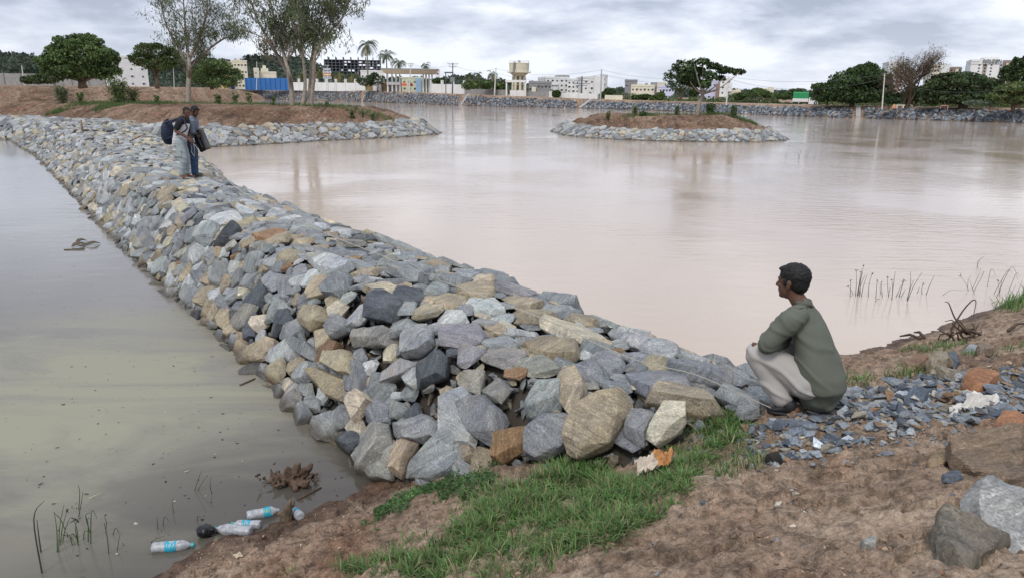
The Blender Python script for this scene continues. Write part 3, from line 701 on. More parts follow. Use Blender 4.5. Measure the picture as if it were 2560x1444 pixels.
HERO = [(h, t) for h, t in HERO if _G[int(np.argmin(((_GP - np.mean(h, axis=0)) ** 2).sum(1)))][1] <= PS[3] - .05 or np.mean(h, axis=0)[1] > 985]
print('hero', len(HERO))
STONES = [st for st in STONES if not (st['u'] < 4 and st['r'] > .062 and st['s'] < PS[7] + .2 and any(pip0(h, *st['ppx']) for h, _ in HERO))]
_gu = np.arange(-3.6, 4, .05); _gs = np.arange(PS[1] - .1, PS[7], .05); _G = [(u, s, wall_pt(u, s)) for u in _gu for s in _gs]; _GP = np.array([proj(g[2]) for g in _G])
for k, (h, t) in enumerate(HERO):
    c = np.mean(h, axis=0); j = int(np.argmin(((_GP - c) ** 2).sum(1))); u, s, p = _G[j]; p, a, b, n = wall_frame(u, s); p = p + n * .03
    if np.dot(n, p - np.array([0, 0, CAMH])) > 0: n = -n
    poly = []
    for q in h: d = ray(*q); cc0 = np.array([0, 0, CAMH]); t_ = ((p - cc0) @ n) / (d @ n); w_ = cc0 + d * t_ - p; poly.append((w_ @ a, w_ @ b))
    ar = abs(sum(poly[i][0] * poly[i - 1][1] - poly[i - 1][0] * poly[i][1] for i in range(len(poly)))) / 2; r_ = math.sqrt(ar / math.pi)
    STONES.append(dict(i=100000 + k, u=u, s=s, p=p, a=a, b=b, n=n, r=r_, poly=poly, pix=9999 - k, ppx=proj(p), top=PS[3] < s < PS[7], dist=np.linalg.norm(p), tone=t, hero=True))
vis = [st for st in STONES if -40 < st['ppx'][0] < 2600 and st['ppx'][1] < 1500 and not (st['s'] > PS[7] + .1)]
vis.sort(key=lambda st: -st['pix'])
NAMED = set(st['i'] for st in vis[:262])
print('stones', len(STONES), 'visible', len(vis), 'smallest named px', vis[261]['pix'])
def tone_w(u, s):  # shares of stone colours
    f = min(max((u - 6) / 12, 0), 1)
    lowf = 1.5 if s < PS[1] + .35 else 1
    return {'blue grey': 26 * (1 - .6 * f), 'pale grey': 15 + 28 * f, 'mid grey': 30 + 8 * f, 'tan': (16 - 4 * f) * lowf, 'dark grey': 6 * (1 - .7 * f), 'rusty brown': 1.3, 'cream': 5 + 12 * f, 'greenish grey': 7 + 10 * f}
accV, accF, accT, accS = [], [], [], []; base = 0
stone_objs = []
for st in STONES:
    named = st['i'] in NAMED
    r = st['r']; h = r * rng.uniform(.40, .78) * (.62 if st['top'] else 1)
    ref = 2 if named else (1 if (st['u'] < 9 and r > .05) else 0)
    if st.get('hero'): h = min(r * .5, .095)
    res = stone_from_cell(st['poly'], h, rng, ref, (.12 if st['top'] else .20) * (.5 if st.get('hero') else 1), 1.03 if st.get('hero') else 1.19)
    if res is None: continue
    V, Fc, sz, c = res
    # local turn and push so faces break the surface unevenly
    cc = np.array([c[0], c[1], 0]); hk = .15 if st.get('hero') else 1; ang = rng.normal(0, .15) * hk
    Rm = np.array(Matrix.Rotation(ang, 3, 'Z') @ Matrix.Rotation(hk * rng.normal(0, .11 if not st['top'] else .07), 3, 'X') @ Matrix.Rotation(hk * rng.normal(0, .11 if not st['top'] else .07), 3, 'Y'))
    V = (V - cc) @ Rm.T + cc; V[:, 2] += rng.normal(0, .10) * r + .01
    wdir = st['p'] + V[:, :1] * st['a'] + V[:, 1:2] * st['b'] + V[:, 2:3] * st['n']
    tone = st.get('tone') or pick_tone(rng, tone_w(st['u'], st['s'])); t = np.array(TONES[tone]) * rng.uniform(.80, 1.05) * (1 + rng.normal(0, .015, 3))
    sc = (V - cc) @ rmat(rng).T + rng.uniform(-60, 60, 3)
    if np.linalg.det(np.stack([st['a'], st['b'], st['n']])) < 0: Fc = Fc[:, ::-1]
    T = np.tile(t, (len(V), 1))
    if named:
        org = wdir.mean(0)
        o = mesh_np('rubble_stone', wdir - org, Fc, STONE, attrs={'tint': T, 'sc': sc}, smooth=True); o.location = org
        o.data.set_sharp_from_angle(angle=math.radians(33))
        st['tone'] = tone; st['o'] = o; st['sz'] = sz; st['wd'] = wdir; stone_objs.append(st)
    else:
        accV.append(wdir); accF.append(Fc + base); accT.append(T); accS.append(sc); base += len(V)
emb = mesh_np('embankment_rubble', np.vstack(accV), np.vstack(accF), STONE, attrs={'tint': np.vstack(accT), 'sc': np.vstack(accS)}, smooth=False)
tag(emb, 'smaller and farther rubble stones packed along the long stone embankment', 'rubble', kind='stuff')
# earth core under the stones
us = np.linspace(UMIN, UMAX, 110); ss = np.linspace(0, SMAX, 30); CV = []
for u in us:
    for s in ss:
        p, a, b, n = wall_frame(float(u), float(s)); CV.append(p - n * .09)
ci = np.arange(len(CV)).reshape(len(us), len(ss))
cq = np.stack([ci[:-1, :-1], ci[:-1, 1:], ci[1:, 1:], ci[1:, :-1]], -1).reshape(-1, 4)
core = mesh_np('embankment_core', np.array(CV), cq, paint('core_earth', (.055, .045, .036), .95, .3, 8), smooth=True); tag(core, 'dark earth core of the stone embankment', kind='structure')
# labels that single each stone out
def zone_of(st):
    x, y = st['ppx']; u = st['u']; s = st['s']
    if st['top']: c = 'on the embankment top'
    elif s >= PS[7]: c = 'on the lake side edge'
    elif s < PS[1] + .28: c = 'at the pond waterline' if u > -.2 else 'in the lowest row'
    elif s < PS[1] + .72: c = 'low on the pond face'
    else: c = 'high on the pond face'
    if u < -1.75: a = 'by the squatting man'
    elif u < -.9: a = 'above the grass'
    elif u < .2: a = 'by the muddy corner'
    elif u < 1.6: a = 'facing the floating root'
    elif u < 3.6: a = 'well before the standing men'
    elif u < 7: a = 'midway to the standing men'
    else: a = 'nearer the standing men'
    return c, a
def shape_of(st):
    w = st['wd']; A = (w - w.mean(0)); d = np.array([np.ptp(A @ st['a']), np.ptp(A @ st['b']), np.ptp(A @ st['n'])])
    m = max(d[0], d[1]); k = min(d[0], d[1])
    sh = 'slab' if m / k > 1.55 else ('wedge' if m / k > 1.3 else ('flat' if d[2] < .62 * k else 'block'))
    return ('big' if st['sz'] > .33 else 'medium' if st['sz'] > .22 else 'small'), {'slab': 'long', 'wedge': 'wedge shaped', 'flat': 'flat', 'block': 'chunky'}[sh]
byl = {}
for st in stone_objs:
    c, a = zone_of(st); s_, h_ = shape_of(st); st['lab'] = (s_, st['tone'], h_, c, a); byl.setdefault(st['lab'], []).append(st)
ORD = ['leftmost', 'second from left', 'third from left', 'fourth from left', 'fifth from left', 'sixth from left', 'seventh from left', 'eighth from left']
NUM = {2: 'two', 3: 'three', 4: 'four', 5: 'five', 6: 'six', 7: 'seven', 8: 'eight'}
for lab, sts in byl.items():
    sts.sort(key=lambda q: q['ppx'][0])
    for k, st in enumerate(sts):
        s_, t_, h_, c, a = lab
        txt = f"{s_} {t_} {h_} stone {c} {a}"
        if len(sts) > 1: c2 = {'on the embankment top': 'on top', 'on the lake side edge': 'on lake edge', 'at the pond waterline': 'at waterline', 'in the lowest row': 'in lowest row', 'low on the pond face': 'low on face', 'high on the pond face': 'high on face'}[c]; a2 = a.replace('the ', '').replace('squatting man', 'squatter').replace('well before', 'before'); txt = f"{ORD[k]} {s_} {t_} {h_} stone {c2} {a2}"
        tag(st['o'], txt, 'stone', 'rubble stones of the embankment')
# ------------------------------------------------------------------ banks and islands
def hullproto(rng, n=10, flat=.6):
    while True:
        pts = rng.normal(size=(n, 3)); pts /= np.linalg.norm(pts, axis=1)[:, None]; pts *= rng.uniform(.8, 1.1, (n, 1)); pts[:, 2] *= flat
        bm = bmesh.new(); [bm.verts.new(p) for p in pts]; bmesh.ops.convex_hull(bm, input=bm.verts)
        bmesh.ops.delete(bm, geom=[v for v in bm.verts if not v.link_faces], context='VERTS'); bmesh.ops.triangulate(bm, faces=bm.faces)
        bm.verts.index_update(); V = np.array([v.co for v in bm.verts]); Fc = np.array([[v.index for v in f.verts] for f in bm.faces]); bm.free()
        if len(V) >= 7: return V, Fc
prng = np.random.default_rng(77)
SHARDS = [hullproto(prng, int(prng.integers(8, 12)), prng.uniform(.35, .8)) for _ in range(14)]
def scatter(name, pts, sizes, tints, mat, rng, normals=None, rot='free', protos=SHARDS, elong=.35, smooth=False):
    n = len(pts); VV, FF, TT, SS = [], [], [], []; base = 0
    for i in range(n):
        V, Fc = protos[int(rng.integers(len(protos)))]
        s = sizes[i] * np.array([1 + rng.uniform(0, elong), 1, rng.uniform(.6, 1)])
        if rot == 'free': Rm = rmat(rng)
        else: Rm = np.array(Matrix.Rotation(rng.uniform(0, 6.28), 3, 'Z') @ Matrix.Rotation(rng.normal(0, .22), 3, 'X') @ Matrix.Rotation(rng.normal(0, .22), 3, 'Y'))
        L_ = V * s; W_ = L_ @ Rm.T + pts[i]
        VV.append(W_); FF.append(Fc + base); TT.append(np.tile(tints[i], (len(V), 1))); SS.append(L_ + rng.uniform(-60, 60, 3)); base += len(V)
    return mesh_np(name, np.vstack(VV), np.vstack(FF), mat, attrs={'tint': np.vstack(TT), 'sc': np.vstack(SS)}, smooth=smooth)
def strip(name, rows, mat, smooth=True):
    """rows: list of (n,3) arrays along the path"""
    R_ = np.stack(rows, 0); k, n, _ = R_.shape; id_ = np.arange(k * n).reshape(k, n)
    q = np.stack([id_[:-1, :-1], id_[:-1, 1:], id_[1:, 1:], id_[1:, :-1]], -1).reshape(-1, 4)
    o = mesh_np(name, R_.reshape(-1, 3), q, mat, smooth=smooth)
    return o
def fixup(o):
    me = o.data; bm = bmesh.new(); bm.from_mesh(me); bmesh.ops.recalc_face_normals(bm, faces=bm.faces)
    if sum(f.normal.z for f in bm.faces) < 0: bmesh.ops.reverse_faces(bm, faces=bm.faces)
    bm.to_mesh(me); bm.free(); return o
frng = np.random.default_rng(31); fp, fz, ft = [], [], []
for _ in range(3600):
    u = frng.uniform(-2.7, 10); s_ = frng.uniform(PS[1] - .1, PS[7] + .3); p, a, b, n = wall_frame(u, s_); r = frng.uniform(.03, .075)
    fp.append(p - n * (.035 + r * .3)); fz.append(r); ft.append(np.array(TONES[pick_tone(frng, tone_w(u, s_))]) * frng.uniform(.45, .8))
tag(scatter('rubble_fill', fp, fz, ft, STONE, frng), 'small broken rubble filling the gaps between the embankment stones', 'rubble', kind='stuff')
fw = catmull([np.array([p[0], p[1], -.15]) for p in far_w], 22); fs = catmull(far_st, 22); fl = catmull(far_lip, 22)
ax = np.arange(len(fw)); jit = lambda s, a, sc: np.stack([fbm(ax * sc, ax * 0 + s, seed=60) * a, fbm(ax * sc, ax * 0 + s + 5, seed=61) * a, fbm(ax * sc, ax * 0 + s + 9, seed=62) * a * .35], 1)
dirb = fl[:, :2] - fw[:, :2]; dirb /= np.linalg.norm(dirb, axis=1)[:, None]
def back(a, d, dz): b = a.copy(); b[:, :2] += dirb * d; b[:, 2] += dz; return b
fixup(tag(strip('lake_bank', [fw, fs + jit(0, .15, .5), fs * .5 + fl * .5 + jit(2, .2, .6), fl + jit(4, .12, .7), back(fl, 1.2, .05)], SOIL_BANK), 'orange earth lip of the far lake bank', kind='structure'))
fixup(tag(strip('dirt_road', [back(fl, 1.1, .052), back(fl, 4, .10), back(fl, 9, .05), back(fl, 16, -.25)], SOIL_ROAD), 'pale dirt track along the top of the far bank', kind='structure'))
rng = np.random.default_rng(8)
def ontop(k, t, A, B): i = int(min(k, len(A) - 2)); f = k - i; a = A[i] * (1 - f) + A[i + 1] * f; b = B[i] * (1 - f) + B[i + 1] * f; return a * (1 - t) + b * t
pts, szs, tts = [], [], []
seg = np.linalg.norm(np.diff(fw, axis=0), axis=1); cs = np.concatenate([[0], np.cumsum(seg)])
chutes_px = [902, 1157, 1454, 2149]
chk = [int(np.argmin([abs(proj(p)[0] - c) for p in fw])) for c in chutes_px]
for _ in range(9500):
    d = rng.random() * cs[-1]; k = np.searchsorted(cs, d) - 1; k = max(k, 0) + (d - cs[max(k, 0)]) / seg[min(max(k, 0), len(seg) - 1)]
    if any(abs(np.interp(k, ax, cs) - cs[c]) < .8 for c in chk): continue
    t = rng.random() ** .9 * 1.03; p = ontop(k, t, fw, fs)
    pts.append(p + np.array([0, 0, .05])); szs.append(rng.uniform(.16, .40)); tn = pick_tone(rng, {'blue grey': 38, 'dark grey': 30, 'mid grey': 18, 'pale grey': 12, 'cream': 3}); tts.append(np.array(TONES[tn]) * rng.uniform(.7, 1.15) * np.array((.92, .97, 1.06)))
tag(scatter('bank_riprap', pts, szs, tts, STONE, rng), 'loose blue grey riprap covering the slope of the far bank', 'riprap', kind='stuff')
lipst = []
CONC = paint('concrete', (.36, .355, .34), .8, .12, 4)
for c, lab in zip(chk, ['leftmost narrow concrete strip running down the far bank, beneath the white compound wall', 'concrete strip running down the far bank below the gateway wall end', 'concrete strip running down the far bank left of the small island', 'upright pale concrete strip down the far bank right of the truck']):
    a0, b0 = fw[c] + [0, 0, .2], fs[c] + [0, 0, .12]; e_ = fs[c] * .3 + fl[c] * .7 + [0, 0, .12]
    wd = (fw[c + 1] - fw[c - 1]); wd[2] = 0; wd /= np.linalg.norm(wd); sh_ = wd * (0 if c == chk[-1] else 3.2); b0 = b0 + sh_ * .7; e_ = e_ + sh_; wd *= .34
    m = MB(); 
    for q0, q1 in ((a0, b0), (b0, e_)):
        up_ = np.array([0, 0, .22]); dn = np.array([0, 0, -.3])
        m.add([q0 - wd + dn, q0 + wd + dn, q1 + wd + dn, q1 - wd + dn, q0 - wd + up_, q0 + wd + up_, q1 + wd + up_, q1 - wd + up_], [(0, 3, 2, 1), (4, 5, 6, 7), (0, 1, 5, 4), (1, 2, 6, 5), (2, 3, 7, 6), (3, 0, 4, 7)])
    o = m.build('drain_chute', CONC); fixup(o); tag(o, lab, 'drain chute', 'concrete strips on the far bank')
# left bank, graded bare earth
lw = catmull([np.array([p[0], p[1], -.15]) for p in left_w], 24); ll = catmull(left_lip, 24)
dl_ = ll[:, :2] - lw[:, :2]; dl_ /= np.linalg.norm(dl_, axis=1)[:, None]; bx = np.arange(len(lw))
rows = []
for t in np.linspace(0, 1, 9):
    r_ = lw * (1 - t) + ll * t; g_ = fbm(bx * .45 + t * 1.6, bx * 0 + t * 1.2, oct=3, seed=66) * .28 * math.sin(math.pi * min(max(t, .06), .96)); r_ = r_.copy(); r_[:, 2] += g_; rows.append(r_)
for d, dz in ((1.0, .04), (6, .12), (14, 0), (26, -.3)): r_ = ll.copy(); r_[:, :2] += dl_ * d; r_[:, 2] += dz; rows.append(r_)
fixup(tag(strip('earth_bank', rows, SOIL_BANK), 'graded bare earth bank sloping into the water at the far left', kind='structure'))

def island(name, poly, prof, mat, cell, label, bumps=.10):
    poly = smooth_closed(poly, 6); x0, y0 = poly.min(0) - 1.5; x1, y1 = poly.max(0) + 1.5
    xs = np.arange(x0, x1, cell); ys = np.arange(y0, y1, cell); X, Y = np.meshgrid(xs, ys, indexing='ij')
    sd = sdist(poly, X, Y); z = np.interp(sd, prof[0], prof[1])
    msk = sstep(prof[2] - .2, prof[2] + .8, sd)
    z = z + msk * (bumps * fbm(X * .5, Y * .5, oct=4, seed=13) + .10 * fbm(X * 2.2, Y * 2.2, oct=3, seed=14))
    # rain gullies down the bare slope
    ridge = np.abs(fbm(X * 1.05 + Y * .4, Y * .10, oct=3, seed=15)); slope = sstep(prof[2], prof[2] + .6, sd) * (1 - sstep(prof[3] - 1.2, prof[3] + .3, sd))
    z = z - slope * .22 * (1 - sstep(0, .12, ridge))
    id_ = np.arange(X.size).reshape(X.shape); q = np.stack([id_[:-1, :-1], id_[1:, :-1], id_[1:, 1:], id_[:-1, 1:]], -1).reshape(-1, 4)
    keep = sd.ravel()[q].max(1) > -1.2
    q = q[keep]; used = np.unique(q); mp_ = -np.ones(X.size, int); mp_[used] = np.arange(len(used))
    V = np.stack([X.ravel(), Y.ravel(), z.ravel()], 1)[used]
    o = mesh_np(name, V, mp_[q], mat, smooth=True); tag(o, label, kind='structure')
    def zf(x, y):
        i = int((x - x0) / cell); j = int((y - y0) / cell); return float(z[min(max(i, 0), z.shape[0] - 1), min(max(j, 0), z.shape[1] - 1)])
    return poly, zf
def revet(name, poly, prof, rng, rlo, rhi, label, wts, backcull=-.25, keepf=None):
    P_ = np.vstack([poly, poly[:1]]); sg = np.linalg.norm(np.diff(P_, axis=0), axis=1); c_ = np.concatenate([[0], np.cumsum(sg)]); Ltot = c_[-1]
    area = 0.5 * np.sum(P_[:-1, 0] * P_[1:, 1] - P_[1:, 0] * P_[:-1, 1]); sgn = 1 if area > 0 else -1
    tin, tz = prof[0], prof[1]; k0 = [i for i, v in enumerate(tin) if v >= -.31]
    top = prof[2]; sl = [(-.3, np.interp(-.3, tin, tz))] + [(a, b) for a, b in zip(tin, tz) if 0 <= a <= top + .05]
    sl = np.array(sl); ps = np.concatenate([[0], np.cumsum(np.hypot(*np.diff(sl, axis=0).T))]); H_ = ps[-1]
    def pt(s, t):
        i = min(int(np.searchsorted(c_, s % Ltot, 'right')) - 1, len(sg) - 1); f = ((s % Ltot) - c_[i]) / sg[i]
        e_ = (P_[i + 1] - P_[i]) / sg[i]; e2 = (P_[(i + 2) % len(poly)] - P_[(i + 1) % len(poly)]); e2 = e2 / (np.linalg.norm(e2) + 1e-9)
        nn = np.array([-e_[1], e_[0]]) * sgn; n2 = np.array([-e2[1], e2[0]]) * sgn; n_ = nn * (1 - f) + n2 * f; n_ /= np.linalg.norm(n_)
        q = P_[i] * (1 - f) + P_[i + 1] * f; ins = np.interp(t, ps, sl[:, 0]); return np.array([q[0] + n_[0] * ins, q[1] + n_[1] * ins, np.interp(t, ps, sl[:, 1])]), n_
    def ok(x, y):
        p, n_ = pt(x, y); v = np.array([-p[0], -p[1]]); v /= np.linalg.norm(v)
        return (-n_ @ v) > backcull and (keepf is None or keepf(p))
    Pp, Rr = pack(Ltot, H_, lambda x, y, ph: rng.uniform(rlo, rhi), [(int(Ltot * 14), 1.25), (int(Ltot * 40), .8), (int(Ltot * 60), .5)], rng, ok)
    VV, FF, TT, SS = [], [], [], []; base = 0
    for i, pl in enumerate(cells(Pp, Rr)):
        if len(pl) < 3: continue
        x, y = Pp[i]; p, n_ = pt(x, y); a = pt(x + .1, y)[0] - pt(x - .1, y)[0]; b = pt(x, min(y + .1, H_))[0] - pt(x, max(y - .1, 0))[0]
        a /= np.linalg.norm(a) + 1e-9; b -= a * (a @ b); b /= np.linalg.norm(b) + 1e-9; n = np.cross(a, b)
        if n[2] < 0: n = -n
        res = stone_from_cell(pl, Rr[i] * rng.uniform(.3, .55), rng, 0, .12, 1.06)
        if res is None: continue
        V, Fc, sz, c = res; W_ = p + V[:, :1] * a + V[:, 1:2] * b + V[:, 2:3] * n
        if np.linalg.det(np.stack([a, b, n])) < 0: Fc = Fc[:, ::-1]
        t = np.array(TONES[pick_tone(rng, wts)]) * rng.uniform(.72, .95)
        VV.append(W_); FF.append(Fc + base); TT.append(np.tile(t, (len(V), 1))); SS.append(V @ rmat(rng).T + rng.uniform(-60, 60, 3)); base += len(V)
    o = mesh_np(name, np.vstack(VV), np.vstack(FF), STONE, attrs={'tint': np.vstack(TT), 'sc': np.vstack(SS)})
    return tag(o, label, 'rubble', kind='stuff')
WP = {'pale grey': 46, 'cream': 13, 'mid grey': 22, 'tan': 3, 'blue grey': 12, 'greenish grey': 4}
u2 = lambda a, b: tuple(un(a, b)[:2])
PR1 = ([-1.5, 0, 1.3, 1.65, 1.9, 4.4, 5.2, 30], [-.7, 0, .88, 1.0, 1.05, 1.86, 2.0, 2.04], 1.65, 4.9)
islL, zL = island('island', [(-27, 46.5), (-21.5, 41.5), u2(560, 367), u2(700, 359), u2(850, 351), u2(980, 345), u2(1065, 339), u2(1098, 334), (-7.0, 63), (-12, 67), (-22, 70), (-34, 69), (-43, 64), (-43, 57.5), (-35, 52.5)], PR1, SOIL_ISL, .26, 'long bare earth island behind the two standing men')
revet('island_rubble', islL, PR1, rng, .13, .24, 'pale stones facing the shore of the long island', WP)
PR2 = ([-1.5, 0, .95, 1.25, 1.5, 3.6, 4.4, 30], [-.7, 0, .62, .72, .80, 1.46, 1.6, 1.64], 1.25, 4.1)
islR, zR = island('island', [u2(1387, 331), u2(1420, 340), u2(1480, 346), u2(1590, 352), u2(1700, 355), u2(1850, 356), u2(1930, 354), u2(1963, 350), (20.5, 58.5), (18, 63), (12, 67), (6, 67.5), (3.4, 66)], PR2, SOIL_ISL, .24, 'small bare earth island in the middle of the lake')
revet('island_rubble', islR, PR2, rng, .12, .22, 'pale stones facing the shore of the small island', WP)
# stone causeway running off to the left from the end of the embankment
cw = catmull([(-20, 41.0), (-24, 43.0), (-28, 45.0), (-31.9, 47), (-42, 52), (-62, 61)], 8)
cwd = np.gradient(cw, axis=0); cwd /= np.linalg.norm(cwd, axis=1)[:, None]; nrm = np.stack([cwd[:, 1], -cwd[:, 0]], 1)
if nrm[0] @ np.array([0, 1]) < 0: nrm = -nrm
CPR = ([-1.5, 0, 1.25, 1.7, 6.0], [-.7, 0, .95, 1.08, 1.12], 1.7, 4)
cpoly = np.vstack([cw, (cw + nrm * 6.4)[::-1]])
CP2 = ([-1.5, 0, 1.2, 1.6, 3.2], [-.7, 0, .95, 1.1, 1.13], 3.2, 4)
revet('causeway_rubble', cpoly, CP2, rng, .15, .27, 'pale stones of the causeway joining the island on the left', WP, backcull=-2)
def zprof(name, poly, prof, cell, mat, label):
    x0, y0 = poly.min(0) - 1; x1, y1 = poly.max(0) + 1; xs = np.arange(x0, x1, cell); ys = np.arange(y0, y1, cell); X, Y = np.meshgrid(xs, ys, indexing='ij')
    sd = sdist(poly, X, Y); z = np.interp(sd, prof[0], prof[1]) - .10; id_ = np.arange(X.size).reshape(X.shape); q = np.stack([id_[:-1, :-1], id_[1:, :-1], id_[1:, 1:], id_[:-1, 1:]], -1).reshape(-1, 4)
    q = q[sd.ravel()[q].max(1) > -1]; return tag(mesh_np(name, np.stack([X.ravel(), Y.ravel(), z.ravel()], 1), q, mat, smooth=True), label, kind='structure')
zprof('causeway_core', cpoly, CP2, .5, paint('core_earth', None), 'dark earth core of the stone causeway')
# ------------------------------------------------------------------ vegetation builders
def pz_at(x, y): return float(plateau(np.array([x]), np.array([y]))[0])
GREEN = {'dark': (.052, .088, .032), 'mid': (.085, .135, .045), 'light': (.14, .195, .065), 'olive': (.105, .105, .045), 'euc': (.105, .140, .070), 'brown': (.115, .078, .052), 'yel': (.20, .19, .06), 'deep': (.038, .064, .030)}
def leaves(name, C, size, cols, parent, rng, asp=.55, droop=0.0, up=0.0, mat=None):
    """C (n,3) centres; builds quads"""
    n = len(C); d = rng.normal(size=(n, 3)); d[:, 2] = d[:, 2] * (1 - .3 * up) - droop * 2.2; d /= np.linalg.norm(d, axis=1)[:, None]
    e_ = rng.normal(size=(n, 3)); e_ -= d * (e_ * d).sum(1)[:, None]; e_ /= np.linalg.norm(e_, axis=1)[:, None]
    s = size * rng.uniform(.6, 1.35, (n, 1)); w_ = s * asp
    V = np.stack([C - d * s * .5, C + e_ * w_ * .5, C + d * s * .5, C - e_ * w_ * .5], 1).reshape(-1, 3)
    q = np.arange(4 * n).reshape(n, 4)
    cols = np.asarray(cols); sp_ = max(float(np.ptp(C[:, 0])), .5); cl_ = fbm(C[:, 0] * 9 / sp_, C[:, 1] * 9 / sp_, C[:, 2] * 11 / sp_, oct=2, seed=91); t = cols[rng.integers(len(cols), size=n)] * rng.uniform(.65, 1.4, (n, 1)) * (1 + .75 * cl_[:, None])
    return mesh_np(name, V, q, mat or LEAF, parent, attrs={'tint': np.repeat(t, 4, 0)})
def blobpts(blobs, n, rng, gap=.0, inner=.45, freq=1.0, seed=1):
    B = np.array(blobs, float); ar = (B[:, 3] * B[:, 5]) ; ar = ar / ar.sum(); out = []
    tot = 0
    while tot < n:
        k = rng.choice(len(B), size=n, p=ar); d = rng.normal(size=(n, 3)); d /= np.linalg.norm(d, axis=1)[:, None]
        r = inner + (1 - inner) * rng.random(n) ** .55
        p = B[k, :3] + d * B[k, 3:] * r[:, None]
        sc_ = freq / np.mean(B[:, 3]) * 2.2
        nz = fbm(p[:, 0] * sc_, p[:, 1] * sc_, p[:, 2] * sc_ * 1.3, oct=3, seed=seed)
        edge = fbm(p[:, 0] * sc_ * 1.5, p[:, 1] * sc_ * 1.5, p[:, 2] * sc_ * 1.5, oct=2, seed=seed + 9)
        m = (nz > gap - .25) & (r < 1 + edge * .5)
        out.append(p[m]); tot += m.sum()
    return np.vstack(out)[:n]
BARK = {'grey': paint('grey_bark', (.30, .26, .215), .9, .35, 6), 'brown': paint('brown_bark', (.125, .088, .062), .9, .35, 6), 'palm': paint('palm_bark', (.19, .165, .14), .9, .3, 8)}
def px_blobs(bl, Y, dsc=.8):
    o = []
    for b in bl:
        cx, cy, rx, ry = b[:4]; dy = b[4] if len(b) > 4 else 0
        c = atY(cx, cy, Y + dy); s = c[1] / F * 1.0; o.append((c[0], c[1], c[2], rx * s, max(rx, ry) * s * dsc, ry * s))
    return o
def tree(name, label, base_px, Y, bl, n, size, cols, rng, bark='brown', tr=.25, gap=0., inner=.45, group=None, cat='tree', zf=None, limbs=True, asp=.6, freq=1.0, stems=1, up=0.0):
    bx_ = atY(base_px, 240, Y)[0]; z0 = zf(bx_, Y) if zf else pz_at(bx_, Y) - .1
    root = empty(name, (bx_, Y, z0), label, cat, group); o_ = np.array([bx_, Y, z0])
    B = px_blobs(bl, Y); Bl = [(b[0] - o_[0], b[1] - o_[1], b[2] - o_[2], b[3], b[4], b[5]) for b in B]
    Bl = [(b[0], b[1], max(b[2], b[5] * .55), b[3], b[4], b[5]) for b in Bl]
    sub = []
    for q in Bl:
        for _ in range(5):
            d = rng.normal(size=3); d[2] = abs(d[2]) * 1.1; d /= np.linalg.norm(d); rs = rng.uniform(.25, .45); sub.append((q[0] + d[0] * q[3] * .85, q[1] + d[1] * q[4] * .85, q[2] + d[2] * q[5] * .85, q[3] * rs, q[4] * rs, q[5] * rs * 1.1))
    if limbs: n = int(n * 1.6); size = size * .72
    pts = blobpts(Bl + sub, n, rng, gap, inner, freq, int(rng.integers(1000)))
    leaves('crown', pts, size, cols, root, rng, asp, up=up)
    if limbs:
        m = MB(); top = min(b[2] for b in Bl) * .55
        for s_ in range(stems):
            ox = rng.normal(0, tr * .9) if stems > 1 else 0
            fork = Vector((ox * 1.6 + rng.normal(0, .1), rng.normal(0, .1), top * rng.uniform(.8, 1.1)))
            m.tube([(ox, 0, -.15), (ox + rng.normal(0, .06), rng.normal(0, .06), top * .5), fork], [tr * 1.25, tr, tr * .85], 8)
            for b in Bl:
                if stems > 1 and rng.random() < .35: continue
                c = Vector(b[:3]); mid = fork.lerp(c, .5) + Vector((rng.normal(0, .1) * b[3], rng.normal(0, .1) * b[3], -.06 * b[5]))
                m.tube([fork, mid, c], [tr * .6, tr * .38, tr * .15], 6)
                for _ in range(5):
                    d = Vector(rng.normal(size=3)); d.normalize(); e_ = c + Vector((d.x * b[3], d.y * b[4], abs(d.z) * b[5])) * .8
                    st = mid.lerp(c, rng.random()); m.tube([st, st.lerp(e_, .5) + Vector((0, 0, .05 * b[5])), e_], [tr * .22, tr * .13, tr * .04], 4)
        m.build('trunk', BARK[bark], root, smooth=True)
    return root
